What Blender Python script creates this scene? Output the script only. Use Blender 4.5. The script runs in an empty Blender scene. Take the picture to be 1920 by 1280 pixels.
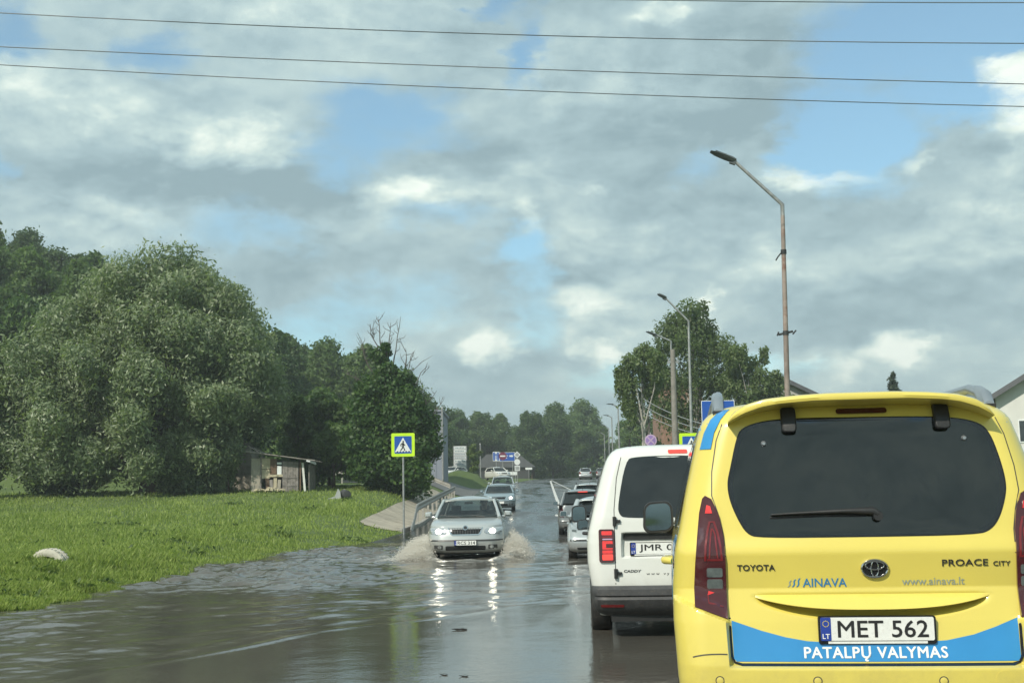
import bpy, bmesh, math, random
import numpy as np
from mathutils import Vector, Matrix
from mathutils.bvhtree import BVHTree
from mathutils.geometry import delaunay_2d_cdt

random.seed(7)
RNG = np.random.default_rng(7)
R = math.radians
scn = bpy.context.scene
COL = scn.collection

# ------------------------------------------------------------------ camera
cam_data = bpy.data.cameras.new('camera')
cam = bpy.data.objects.new('camera', cam_data)
COL.objects.link(cam)
cam_data.sensor_width = 36.0
cam_data.lens = 36.0 * 2300.0 / 1920.0
cam_data.clip_start = 0.05
cam_data.clip_end = 4000
cam.matrix_world = Matrix.Translation((0, 0, 1.33)) @ (Matrix.Rotation(R(97.38), 4, 'X') @ Matrix.Rotation(R(-1.1), 4, 'Z'))
scn.camera = cam

# ------------------------------------------------------------------ exposure
scn.view_settings.view_transform = 'Standard'
scn.view_settings.look = 'None'
scn.view_settings.gamma = 1.0
scn.view_settings.exposure = 0.35
scn.view_settings.use_curve_mapping = False

# ------------------------------------------------------------------ sun
SUN_AZ, SUN_EL = math.atan2(-0.52, -0.66), R(42)      # behind the camera, to the left
sun_dir = Vector((math.sin(SUN_AZ) * math.cos(SUN_EL), math.cos(SUN_AZ) * math.cos(SUN_EL), math.sin(SUN_EL)))
sd = bpy.data.lights.new('sun', 'SUN')
sd.energy = 3.6
sd.angle = R(0.6)
sd.color = (1.0, 0.93, 0.80)
sun = bpy.data.objects.new('sun', sd)
sun.rotation_euler = (-sun_dir).to_track_quat('-Z', 'Y').to_euler()
sun.location = (-30, -30, 40)
COL.objects.link(sun)

# ------------------------------------------------------------------ sky: real Nishita blue with a deck of procedural clouds
GAPS = [(-0.0949,0.3036,0.066,0.0215,0.85),(-0.117,0.3304,0.0565,0.0156,0.45),(-0.2942,0.3523,0.0391,0.0217,0.9),(-0.4006,0.3535,0.0304,0.0217,0.9),(0.0207,0.3652,0.0174,0.0326,0.9),(-0.0058,0.3983,0.013,0.0109,0.9),(0.353,0.3641,0.113,0.0261,1),(0.3108,0.3421,0.0652,0.0196,0.8),(0.2828,0.2908,0.0565,0.0326,1),(0.265,0.2699,0.0478,0.0196,0.8),(0.376,0.2943,0.0348,0.0196,0.9),(-0.1046,0.1647,0.0739,0.0261,0.55),(-0.2209,0.2188,0.0696,0.0217,0.7),(0.008,0.205,0.03,0.016,0.6),(0.155,0.262,0.03,0.016,0.6),(-0.06,0.232,0.05,0.012,0.6),(0.30,0.235,0.035,0.014,0.6),(0.21,0.10,0.04,0.014,0.6),(-0.13,0.105,0.05,0.014,0.6),(0.10,0.10,0.05,0.012,0.6),(-0.148,0.2754,0.0391,0.0217,0.7),(-0.1736,0.1302,0.0522,0.0261,0.65),(0.0183,0.1632,0.0261,0.0522,0.65),(0.4039,0.3565,0.0522,0.0261,1),(-0.4032,0.2617,0.013,0.0261,0.6),(0.3577,0.3164,0.0304,0.0261,0.5)]
BRIGHT = [(-0.3622,0.3128,0.0739,0.0304,0.45),(-0.213,0.2839,0.0565,0.0239,0.55),(-0.0821,0.2485,0.0565,0.0165,0.75),(-0.3119,0.2236,0.1,0.0261,0.5),(0.0849,0.3278,0.087,0.0348,0.35),(0.4088,0.2938,0.0326,0.0435,0.9),(0.0985,0.1998,0.0609,0.037,0.4),(0.0662,0.149,0.0478,0.0261,0.5),(0.2351,0.178,0.0739,0.0239,0.4),(0.2577,0.2519,0.0435,0.0122,0.8),(0.3775,0.2019,0.0609,0.0348,0.5),(0.3095,0.1169,0.0304,0.0122,0.7),(0.2518,0.099,0.0478,0.0217,0.55),(-0.0154,0.1247,0.0209,0.0209,0.8),(0.0653,0.1143,0.0326,0.013,0.7),(0.0204,0.256,0.0391,0.0304,0.35),(-0.1569,0.3865,0.113,0.0261,0.35),(0.166,0.1497,0.0109,0.013,0.7),(0.323,0.2562,0.013,0.0096,0.6),(0.0802,0.2486,0.0104,0.0078,0.35),(-0.0746,0.1082,0.0304,0.0217,0.4),(0.3362,0.103,0.0261,0.013,0.4),(0.1363,0.3886,0.0348,0.0109,0.6),(0.0128,0.2153,0.013,0.0217,0.5),(-0.1567,0.2244,0.0522,0.0174,0.3),(0.207,0.2072,0.0261,0.0174,0.3),(-0.264,0.2959,0.0652,0.0261,0.3)]
GREY = [(-0.2841,0.2599,0.1304,0.0326,0.45),(0.2174,0.3357,0.0739,0.0348,0.4),(0.1327,0.2961,0.1304,0.0261,0.4),(-0.0462,0.2804,0.0478,0.0217,0.4),(-0.0251,0.2008,0.0783,0.0239,0.35),(-0.148,0.156,0.0696,0.0261,0.2),(0.3546,0.147,0.087,0.0261,0.3),(-0.0268,0.0945,0.113,0.0261,0.25),(0.2742,0.1357,0.0783,0.0217,0.3),(0.1524,0.2401,0.0652,0.0261,0.3),(-0.0538,0.3763,0.0522,0.0261,0.3),(-0.2085,0.2528,0.0783,0.0261,0.35),(0.0626,0.1751,0.0696,0.0174,0.25),(0.3049,0.3148,0.0391,0.0217,0.25),(-0.1739,0.1943,0.0652,0.0261,0.25),(0.2373,0.2221,0.0522,0.0217,0.25)]

SKY_STRENGTH = 0.10
BLUE_GAIN = (1.08, 1.42, 1.34)
CLOUD_RAMP = [(0.0, (0.250, 0.355, 0.392)), (0.28, (0.345, 0.468, 0.500)), (0.58, (0.475, 0.600, 0.595)), (0.80, (0.63, 0.735, 0.685)), (1.0, (0.82, 0.89, 0.81))]

world = bpy.data.worlds.new('World')
scn.world = world
world.use_nodes = True
try:
    world.cycles.sampling_method = 'MANUAL'
    world.cycles.sample_map_resolution = 512
except Exception:
    pass
wt = world.node_tree
wt.nodes.clear()


class NT:
    """small helper to write node trees as expressions"""
    def __init__(s, tree):
        s.t = tree

    def n(s, typ, **kw):
        nd = s.t.nodes.new(typ)
        for k, v in kw.items():
            setattr(nd, k, v)
        return nd

    def put(s, sock, v):
        if isinstance(v, bpy.types.NodeSocket):
            s.t.links.new(v, sock)
        elif v is not None:
            sock.default_value = v

    def math(s, op, a, b=None, c=None, clamp=False):
        nd = s.n('ShaderNodeMath', operation=op, use_clamp=clamp)
        for i, v in enumerate((a, b, c)):
            s.put(nd.inputs[i], v)
        return nd.outputs[0]

    def vmath(s, op, a, b=None, c=None):
        nd = s.n('ShaderNodeVectorMath', operation=op)
        for i, v in enumerate((a, b, c)):
            if v is not None:
                s.put(nd.inputs[i], v)
        return nd.outputs['Value'] if op in ('LENGTH', 'DOT_PRODUCT', 'DISTANCE') else nd.outputs['Vector']

    def maprange(s, v, a, b, c, d, smooth=True):
        nd = s.n('ShaderNodeMapRange', interpolation_type='SMOOTHSTEP' if smooth else 'LINEAR')
        for i, x in enumerate((v, a, b, c, d)):
            s.put(nd.inputs[i], x)
        return nd.outputs[0]

    def noise(s, vec, scale, detail=4, rough=0.55, dist=0.0, dims='3D'):
        nd = s.n('ShaderNodeTexNoise', noise_dimensions=dims)
        if vec is not None:
            s.put(nd.inputs['Vector'], vec)
        nd.inputs['Scale'].default_value = scale
        nd.inputs['Detail'].default_value = detail
        nd.inputs['Roughness'].default_value = rough
        nd.inputs['Distortion'].default_value = dist
        return nd.outputs['Fac'], nd.outputs['Color']

    def ramp(s, fac, stops, interp='LINEAR'):
        nd = s.n('ShaderNodeValToRGB')
        cr = nd.color_ramp
        cr.interpolation = interp
        while len(cr.elements) < len(stops):
            cr.elements.new(0.5)
        for e, (p, c) in zip(cr.elements, stops):
            e.position = p
            e.color = (*c[:3], 1)
        s.put(nd.inputs['Fac'], fac)
        return nd.outputs['Color']

    def mix(s, fac, a, b, blend='MIX'):
        nd = s.n('ShaderNodeMix', data_type='RGBA', blend_type=blend)
        s.put(nd.inputs[0], fac)
        for sock, v in ((nd.inputs[6], a), (nd.inputs[7], b)):
            if isinstance(v, (tuple, list)):
                v = (*v[:3], 1)
            s.put(sock, v)
        return nd.outputs[2]


def build_world():
    w = NT(wt)
    tc = w.n('ShaderNodeTexCoord').outputs['Generated']
    sep = w.n('ShaderNodeSeparateXYZ')
    wt.links.new(tc, sep.inputs[0])
    az = w.math('ARCTAN2', sep.outputs[0], sep.outputs[1])
    el = w.math('ARCSINE', sep.outputs[2])
    cmb = w.n('ShaderNodeCombineXYZ')
    wt.links.new(az, cmb.inputs[0])
    wt.links.new(el, cmb.inputs[1])
    P = cmb.outputs[0]
    # clouds are flatter than wide: stretch the noise domain, use the 3D direction so it has no seam
    stretch = w.vmath('MULTIPLY', tc, (1.0, 1.0, 1.9))
    _, wc = w.noise(stretch, 14.0, 5, 0.6)
    warp = w.vmath('MULTIPLY_ADD', w.vmath('SUBTRACT', wc, (0.5, 0.5, 0.5)), (0.105, 0.062, 0.0), P)

    def field(blobs):
        acc = None
        for a, e, rx, ry, k in blobs:
            v = w.vmath('MULTIPLY_ADD', warp, (1 / rx, 1 / ry, 0), (-a / rx, -e / ry, 0))
            d = w.vmath('LENGTH', v)
            f = w.maprange(d, 0.15, 1.75, k, 0.0)
            acc = f if acc is None else w.math('ADD', acc, f)
        return acc
    gap = field(GAPS)
    bri = field(BRIGHT)
    gry = field(GREY)
    n1, _ = w.noise(stretch, 7.0, 7, 0.58, 0.15)
    n2, _ = w.noise(w.vmath('ADD', stretch, (-0.010, -0.006, 0.026)), 7.0, 7, 0.58, 0.15)
    n3, _ = w.noise(stretch, 26.0, 6, 0.62, 0.3)
    n4, _ = w.noise(w.vmath('MULTIPLY', tc, (1, 1, 2.4)), 3.1, 4, 0.55)
    # outside the frame the deck goes on with the same share of gaps
    infr = w.maprange(w.math('ABSOLUTE', az), 0.46, 0.62, 1.0, 0.0)
    infr = w.math('MULTIPLY', infr, w.maprange(el, 0.42, 0.55, 1.0, 0.0))
    wild = w.maprange(n4, 0.56, 0.66, 0.0, 1.0)
    gap = w.math('ADD', gap, w.math('MULTIPLY', wild, w.math('SUBTRACT', 1.0, infr)))
    # coverage
    g = w.math('ADD', gap, w.math('MULTIPLY', w.math('SUBTRACT', n3, 0.5), 0.85))
    g = w.math('ADD', g, w.math('MULTIPLY', w.math('SUBTRACT', n1, 0.5), 0.55))
    clear = w.maprange(g, 0.18, 1.02, 0.0, 1.0)
    # brightness of the clouds: fluffy relief lit from the upper left, broad bright and grey masses
    rel = w.math('MULTIPLY', w.math('SUBTRACT', n1, n2), 1.25)
    n5, _ = w.noise(w.vmath('ADD', stretch, (-0.004, -0.003, 0.012)), 26.0, 6, 0.62, 0.3)
    rel = w.math('ADD', rel, w.math('MULTIPLY', w.math('SUBTRACT', n3, n5), 0.30))
    b = w.math('ADD', w.math('ADD', 0.29, w.math('MULTIPLY', w.math('SUBTRACT', n4, 0.5), 0.55)), rel)
    b = w.math('ADD', b, w.math('MULTIPLY', w.math('SUBTRACT', n1, 0.5), 0.36))
    b = w.math('ADD', b, w.math('MULTIPLY', w.math('SUBTRACT', n3, 0.5), 0.13))
    puff = w.math('ADD', bri, w.math('MULTIPLY', w.math('SUBTRACT', n3, 0.5), 0.75))
    puff = w.math('ADD', puff, w.math('MULTIPLY', w.math('SUBTRACT', n1, 0.5), 0.6))
    puff = w.math('MULTIPLY', w.maprange(puff, 0.0, 1.05, 0.0, 1.0), w.math('MINIMUM', w.math('MULTIPLY', bri, 2.0), 1.0))
    b = w.math('ADD', b, w.math('MULTIPLY', puff, 0.74))
    b = w.math('SUBTRACT', b, w.math('MULTIPLY', gry, 0.40), clamp=True)
    b = w.math('ADD', b, w.maprange(w.math('ABSOLUTE', el), 0.06, 0.20, 0.14, 0.0), clamp=True)
    k = 1.0 / SKY_STRENGTH
    cloud = w.ramp(b, CLOUD_RAMP)
    cloud = w.vmath('MULTIPLY', cloud, (k, k, k))
    sky = w.n('ShaderNodeTexSky', sky_type='NISHITA')
    sky.sun_disc = False
    sky.sun_elevation = SUN_EL
    sky.sun_rotation = SUN_AZ
    sky.air_density = 1.0
    sky.dust_density = 0.7
    sky.ozone_density = 1.5
    blue = w.vmath('MULTIPLY', sky.outputs[0], BLUE_GAIN)
    # thin veil over the blue, as humid air has
    blue = w.mix(0.16, blue, (0.42 * k, 0.52 * k, 0.54 * k))
    col = w.mix(clear, cloud, blue)
    # below the horizon: the dull green land
    land = w.maprange(el, -0.03, 0.0, 1.0, 0.0)
    col = w.mix(land, col, (0.07 * k, 0.09 * k, 0.06 * k))
    bg = w.n('ShaderNodeBackground')
    wt.links.new(col, bg.inputs[0])
    bg.inputs[1].default_value = SKY_STRENGTH
    out = w.n('ShaderNodeOutputWorld')
    wt.links.new(bg.outputs[0], out.inputs[0])


build_world()

# ------------------------------------------------------------------ helpers
def tag(o, label=None, cat=None, group=None, kind=None):
    if label: o['label'] = label
    if cat: o['category'] = cat
    if group: o['group'] = group
    if kind: o['kind'] = kind
    return o


def thing(name, label, cat, loc=(0, 0, 0), rz=0.0, group=None, rot=None):
    o = bpy.data.objects.new(name, None)
    o.empty_display_size = 0.2
    COL.objects.link(o)
    o.location = loc
    o.rotation_euler = rot if rot else (0, 0, rz)
    return tag(o, label, cat, group)


def mesh_obj(name, me, m, parent=None, smooth=35):
    me.materials.append(m)
    if smooth:
        me.polygons.foreach_set('use_smooth', np.ones(len(me.polygons), dtype=bool))
        me.set_sharp_from_angle(angle=R(smooth))
    o = bpy.data.objects.new(name, me)
    COL.objects.link(o)
    if parent is not None:
        o.parent = parent
    return o


def np_mesh(name, v, f):
    """v (n,3), f (m,k) arrays -> mesh"""
    v = np.asarray(v, dtype=np.float32)
    f = np.asarray(f, dtype=np.int32)
    me = bpy.data.meshes.new(name)
    m, k = f.shape
    me.vertices.add(len(v))
    me.vertices.foreach_set('co', v.ravel())
    me.loops.add(m * k)
    me.loops.foreach_set('vertex_index', f.ravel())
    me.polygons.add(m)
    me.polygons.foreach_set('loop_start', np.arange(0, m * k, k, dtype=np.int32))
    me.update(calc_edges=True)
    return me


class MB:
    def __init__(s):
        s.v, s.f = [], []

    def add(s, vs, fs):
        b = len(s.v)
        s.v.extend([tuple(x) for x in vs])
        s.f.extend([tuple(b + i for i in f) for f in fs])
        return s

    def box(s, c, size, rot=None):
        hx, hy, hz = size[0] / 2, size[1] / 2, size[2] / 2
        vs = [Vector((x * hx, y * hy, z * hz)) for z in (-1, 1) for y in (-1, 1) for x in (-1, 1)]
        if rot is not None:
            vs = [rot @ v for v in vs]
        vs = [v + Vector(c) for v in vs]
        return s.add(vs, [(0, 2, 3, 1), (4, 5, 7, 6), (0, 1, 5, 4), (2, 6, 7, 3), (0, 4, 6, 2), (1, 3, 7, 5)])

    def tube(s, path, rad, n=8, caps=True):
        path = [Vector(p) for p in path]
        if not hasattr(rad, '__len__'):
            rad = [rad] * len(path)
        rings = []
        up = Vector((0.13, 0.21, 0.97)).normalized()
        for i, p in enumerate(path):
            t = (path[min(i + 1, len(path) - 1)] - path[max(i - 1, 0)]).normalized()
            a = t.cross(up)
            if a.length < 1e-3:
                a = t.cross(Vector((1, 0, 0)))
            a.normalize()
            b = a.cross(t).normalized()
            rings.append([p + (a * math.cos(2 * math.pi * k / n) + b * math.sin(2 * math.pi * k / n)) * rad[i] for k in range(n)])
        base = len(s.v)
        for r in rings:
            s.v.extend([tuple(x) for x in r])
        for i in range(len(path) - 1):
            for k in range(n):
                k2 = (k + 1) % n
                s.f.append((base + i * n + k, base + i * n + k2, base + (i + 1) * n + k2, base + (i + 1) * n + k))
        if caps:
            s.f.append(tuple(base + k for k in reversed(range(n))))
            s.f.append(tuple(base + (len(path) - 1) * n + k for k in range(n)))
        return s

    def lathe(s, prof, n=24, axis='x', c=(0, 0, 0), caps=True):
        """prof: list of (offset along the axis, radius)"""
        base = len(s.v)
        for h, r in prof:
            for k in range(n):
                a = 2 * math.pi * k / n
                u, w = r * math.cos(a), r * math.sin(a)
                p = {'x': (h, u, w), 'y': (u, h, w), 'z': (u, w, h)}[axis]
                s.v.append((p[0] + c[0], p[1] + c[1], p[2] + c[2]))
        for i in range(len(prof) - 1):
            for k in range(n):
                k2 = (k + 1) % n
                s.f.append((base + i * n + k, base + (i + 1) * n + k, base + (i + 1) * n + k2, base + i * n + k2))
        if caps:
            s.f.append(tuple(base + k for k in range(n)))
            s.f.append(tuple(base + (len(prof) - 1) * n + k for k in reversed(range(n))))
        return s

    def prism(s, poly, t0, t1, fn=None):
        """poly of (u,w); extruded t0..t1; fn(u,w,t)->xyz (default the x-z plane, extruded along y)"""
        fn = fn or (lambda u, w, t: (u, t, w))
        n = len(poly)
        vs = [fn(u, w, t0) for u, w in poly] + [fn(u, w, t1) for u, w in poly]
        fs = [tuple(reversed(range(n))), tuple(range(n, 2 * n))]
        fs += [(i, (i + 1) % n, n + (i + 1) % n, n + i) for i in range(n)]
        return s.add(vs, fs)

    def grid(s, pts):
        """pts[i][j] -> quads"""
        b = len(s.v)
        h, w = len(pts), len(pts[0])
        for r in pts:
            s.v.extend([tuple(p) for p in r])
        for i in range(h - 1):
            for j in range(w - 1):
                s.f.append((b + i * w + j, b + i * w + j + 1, b + (i + 1) * w + j + 1, b + (i + 1) * w + j))
        return s

    def mesh(s, name='mesh'):
        me = bpy.data.meshes.new(name)
        me.from_pydata(s.v, [], s.f)
        bm = bmesh.new()
        bm.from_mesh(me)
        bmesh.ops.recalc_face_normals(bm, faces=bm.faces)
        bm.to_mesh(me)
        bm.free()
        return me

    def build(s, name, m, parent=None, smooth=35, bevel=0.0, seg=2):
        o = mesh_obj(name, s.mesh(name), m, parent, smooth)
        if bevel:
            md = o.modifiers.new('bevel', 'BEVEL')
            md.width = bevel
            md.segments = seg
            md.limit_method = 'ANGLE'
            md.angle_limit = R(40)
        return o


def copy_tree(root, loc=None, rz=None, scale=None, label=None, group=None):
    c = root.copy()
    COL.objects.link(c)
    if loc is not None: c.location = loc
    if rz is not None: c.rotation_euler = (0, 0, rz)
    if scale is not None: c.scale = scale if hasattr(scale, '__len__') else (scale,) * 3
    if label: c['label'] = label
    if group: c['group'] = group
    for ch in list(root.children):
        d = ch.copy()
        COL.objects.link(d)
        d.parent = c
        for g in list(ch.children):
            e = g.copy()
            COL.objects.link(e)
            e.parent = d
    return c


def rrect(x0, z0, x1, z1, r, n=5):
    out = []
    for cx, cz, a0 in ((x1 - r, z0 + r, -90), (x1 - r, z1 - r, 0), (x0 + r, z1 - r, 90), (x0 + r, z0 + r, 180)):
        for k in range(n + 1):
            a = R(a0 + 90 * k / n)
            out.append((cx + r * math.cos(a), cz + r * math.sin(a)))
    return out


def chaikin(poly, it=2):
    for _ in range(it):
        o = []
        n = len(poly)
        for i in range(n):
            a, b = poly[i], poly[(i + 1) % n]
            o.append((a[0] * .75 + b[0] * .25, a[1] * .75 + b[1] * .25))
            o.append((a[0] * .25 + b[0] * .75, a[1] * .25 + b[1] * .75))
        poly = o
    return poly


def bvh_of(o):
    dg = bpy.context.evaluated_depsgraph_get()
    me = o.data
    return BVHTree.FromPolygons([v.co.copy() for v in me.vertices], [tuple(p.vertices) for p in me.polygons])


def inside(poly, x, z):
    c = False
    n = len(poly)
    j = n - 1
    for i in range(n):
        if (poly[i][1] > z) != (poly[j][1] > z) and x < (poly[j][0] - poly[i][0]) * (z - poly[i][1]) / (poly[j][1] - poly[i][1]) + poly[i][0]:
            c = not c
        j = i
    return c


def surf_y(bvh, x, z, side=-1, default=0.0):
    """y of the body where a ray along y from the rear (-1) or the front (+1) meets it"""
    h = bvh.ray_cast(Vector((x, side * 12.0, z)), Vector((0, -side, 0)))
    return h[0].y if h[0] is not None else default


def surf_x(bvh, y, z, side=-1, default=0.0):
    h = bvh.ray_cast(Vector((side * 6.0, y, z)), Vector((-side, 0, 0)))
    return h[0].x if h[0] is not None else default


def cdt_poly(poly, step):
    dense = []
    n = len(poly)
    for i in range(n):
        a, b = poly[i], poly[(i + 1) % n]
        k = max(1, int(math.hypot(b[0] - a[0], b[1] - a[1]) / step))
        dense += [(a[0] + (b[0] - a[0]) * j / k, a[1] + (b[1] - a[1]) * j / k) for j in range(k)]
    pts = [Vector(p) for p in dense]
    xs = [p[0] for p in dense]
    zs = [p[1] for p in dense]
    x = min(xs) + step * .5
    while x < max(xs):
        z = min(zs) + step * .47
        while z < max(zs):
            if inside(dense, x, z):
                pts.append(Vector((x, z)))
            z += step
        x += step
    vs, es, fs, *_ = delaunay_2d_cdt(pts, [], [list(range(len(dense)))], 1, 1e-5)
    return [(v.x, v.y) for v in vs], [tuple(f) for f in fs]


def conform(bvh, poly, out, thick, step=0.05, side=-1, axis='y', default=0.0, taper=0.0):
    """a plate of the given outline lying on a body: outer face `out` metres proud, with rims going `thick` inward"""
    vs, fs = cdt_poly(poly, step)
    mb = MB()
    cx = sum(p[0] for p in poly) / len(poly)
    cz = sum(p[1] for p in poly) / len(poly)
    cnt = {}
    for f in fs:
        for i in range(len(f)):
            e = (f[i], f[(i + 1) % len(f)])
            k = tuple(sorted(e))
            cnt.setdefault(k, []).append(e)
    outer, inner = [], []
    fn = surf_y if axis == 'y' else surf_x
    for u, w in vs:
        s = fn(bvh, u, w, side, default)
        a, b = s + side * out, s + side * (out - thick)
        outer.append((u, a, w) if axis == 'y' else (a, u, w))
        inner.append((u, b, w) if axis == 'y' else (b, u, w))
    mb.add(outer, fs)
    b0 = len(mb.v)
    mb.v.extend(inner)
    for k, e in cnt.items():
        if len(e) == 1:
            i, j = e[0]
            mb.f.append((i, j, b0 + j, b0 + i))
    mb.f.extend([tuple(b0 + i for i in reversed(f)) for f in fs])
    return mb


def boolean_cut(o, cutters):
    """carve the cutters' volumes out of a mesh (wheel arches, pockets) for good"""
    tmp = []
    for mb in cutters:
        me = mb.mesh('cutter')
        c = bpy.data.objects.new('cutter', me)
        COL.objects.link(c)
        tmp.append(c)
        md = o.modifiers.new('cut', 'BOOLEAN')
        md.operation = 'DIFFERENCE'
        md.solver = 'EXACT'
        md.object = c
    dg = bpy.context.evaluated_depsgraph_get()
    me = bpy.data.meshes.new_from_object(o.evaluated_get(dg))
    o.modifiers.clear()
    old = o.data
    o.data = me
    for c in tmp:
        m2 = c.data
        bpy.data.objects.remove(c)
        bpy.data.meshes.remove(m2)
    me.polygons.foreach_set('use_smooth', np.ones(len(me.polygons), dtype=bool))
    me.set_sharp_from_angle(angle=R(38))


def text_geo(body, height=None, width=None, extrude=0.002, bold=0.0, shear=0.0, spacing=1.0):
    """outline text -> (verts (x, z, t), faces), centred on the origin"""
    cu = bpy.data.curves.new('lettering', 'FONT')
    cu.body = body
    cu.align_x = 'CENTER'
    cu.resolution_u = 3
    cu.offset = bold
    cu.shear = shear
    cu.space_character = spacing
    cu.extrude = 0.01
    o = bpy.data.objects.new('lettering', cu)
    COL.objects.link(o)
    dg = bpy.context.evaluated_depsgraph_get()
    dg.update()
    me = bpy.data.meshes.new_from_object(o.evaluated_get(dg))
    v = np.array([tuple(x.co) for x in me.vertices])
    f = [tuple(p.vertices) for p in me.polygons]
    bpy.data.objects.remove(o)
    bpy.data.meshes.remove(me)
    bpy.data.curves.remove(cu)
    lo, hi = v.min(0), v.max(0)
    v[:, :2] -= (lo[:2] + hi[:2]) / 2
    sx = sy = 1.0
    if height: sy = height / (hi[1] - lo[1])
    if width: sx = width / (hi[0] - lo[0])
    if not height: sy = sx
    if not width: sx = sy
    v[:, 0] *= sx
    v[:, 1] *= sy
    v[:, 2] *= extrude / 0.01
    return v, f


def text_on(bvh, body, x0, z0, side=-1, out=0.002, default=0.0, tilt=0.0, fat=0.0, **kw):
    v, f = text_geo(body, **kw)
    mb = MB()
    for i, (ax_, az_) in enumerate([(0, 0)] + ([(fat, 0), (-fat, 0), (0, fat), (0, -fat)] if fat else [])):
        vs = []
        for x, z, t in v:
            X = x0 + (x if side < 0 else -x) + ax_
            Z = z0 + z + x * tilt + az_
            s = surf_y(bvh, X, Z, side, default) if bvh is not None else default
            vs.append((X, s + side * (out + t - i * .00025), Z))
        mb.add(vs, f)
    return mb


# ------------------------------------------------------------------ materials
def new_mat(name):
    m = bpy.data.materials.new(name)
    m.use_nodes = True
    m.node_tree.nodes.clear()
    w = NT(m.node_tree)
    out = w.n('ShaderNodeOutputMaterial')
    p = w.n('ShaderNodeBsdfPrincipled')
    m.node_tree.links.new(p.outputs[0], out.inputs[0])
    return m, w, p, out


def mat(name, col, rough=0.5, metal=0.0, vary=0.15, scale=4.0, bump=0.0, coat=0.0, spec=0.5, dirt=None, dirt_amt=0.0, detail=4, rvary=0.1, emit=None, estr=0.0, bump_scale=None, coat_rough=0.05):
    m, w, p, out = new_mat(name)
    tc = w.n('ShaderNodeTexCoord').outputs['Object']
    f, _ = w.noise(tc, scale, detail, 0.6)
    lo = tuple(c * (1 - vary) for c in col)
    hi = tuple(min(1, c * (1 + vary)) for c in col)
    c = w.ramp(f, [(0.3, lo), (0.7, hi)])
    if dirt:
        f2, _ = w.noise(tc, scale * 2.3, 6, 0.7)
        k = w.maprange(f2, 0.5, 0.72, 0.0, dirt_amt)
        c = w.mix(k, c, dirt)
    w.put(p.inputs['Base Color'], c)
    w.put(p.inputs['Roughness'], w.maprange(f, 0.3, 0.7, max(0.0, rough - rvary * .5), rough + rvary * .5, False))
    p.inputs['Metallic'].default_value = metal
    p.inputs['Specular IOR Level'].default_value = spec
    p.inputs['Coat Weight'].default_value = coat
    p.inputs['Coat Roughness'].default_value = coat_rough
    if bump:
        f3, _ = w.noise(tc, bump_scale or scale * 6, 5, 0.65)
        b = w.n('ShaderNodeBump')
        b.inputs['Strength'].default_value = bump
        b.inputs['Distance'].default_value = 0.02
        w.put(b.inputs['Height'], f3)
        w.put(p.inputs['Normal'], b.outputs[0])
    if emit:
        p.inputs['Emission Color'].default_value = (*emit, 1)
        p.inputs['Emission Strength'].default_value = estr
    return m


def paint_mat(name, col, metal=0.0, rough=0.32, grime=(0.16, 0.13, 0.09), grime_top=0.75, coat=0.9):
    """car paint with a clear coat and road dirt thrown up from below"""
    m, w, p, out = new_mat(name)
    tc = w.n('ShaderNodeTexCoord').outputs['Object']
    f, _ = w.noise(tc, 1.7, 4, 0.6)
    c = w.ramp(f, [(0.3, tuple(x * .96 for x in col)), (0.7, tuple(min(1, x * 1.03) for x in col))])
    sep = w.n('ShaderNodeSeparateXYZ')
    w.put(sep.inputs[0], tc)
    g, _ = w.noise(tc, 9.0, 7, 0.7)
    h = w.maprange(sep.outputs[2], 0.15, grime_top, 0.75, 0.0)
    k = w.math('MULTIPLY', h, w.maprange(g, 0.35, 0.7, 0.15, 1.0))
    g2, _ = w.noise(tc, 60.0, 4, 0.7)
    k = w.math('ADD', k, w.maprange(g2, 0.62, 0.8, 0.0, 0.10), clamp=True)
    c = w.mix(k, c, grime)
    w.put(p.inputs['Base Color'], c)
    p.inputs['Metallic'].default_value = metal
    w.put(p.inputs['Roughness'], w.math('ADD', rough, w.math('MULTIPLY', k, 0.4)))
    w.put(p.inputs['Coat Weight'], w.math('MULTIPLY', coat, w.math('SUBTRACT', 1.0, k)))
    p.inputs['Coat Roughness'].default_value = 0.06
    return m


def glass_mat(name, tint=(0.66, 0.74, 0.71), ior=1.5):
    """window glass: tinted see-through with a Fresnel reflection"""
    m, w, p, out = new_mat(name)
    t = w.n('ShaderNodeBsdfTransparent')
    t.inputs[0].default_value = (*tint, 1)
    gl = w.n('ShaderNodeBsdfGlossy')
    gl.inputs['Color'].default_value = (1, 1, 1, 1)
    gl.inputs['Roughness'].default_value = 0.02
    fr = w.n('ShaderNodeFresnel')
    fr.inputs[0].default_value = ior
    mx = w.n('ShaderNodeMixShader')
    m.node_tree.links.new(fr.outputs[0], mx.inputs[0])
    m.node_tree.links.new(t.outputs[0], mx.inputs[1])
    m.node_tree.links.new(gl.outputs[0], mx.inputs[2])
    m.node_tree.links.new(mx.outputs[0], out.inputs[0])
    m.node_tree.nodes.remove(p)
    return m


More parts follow.
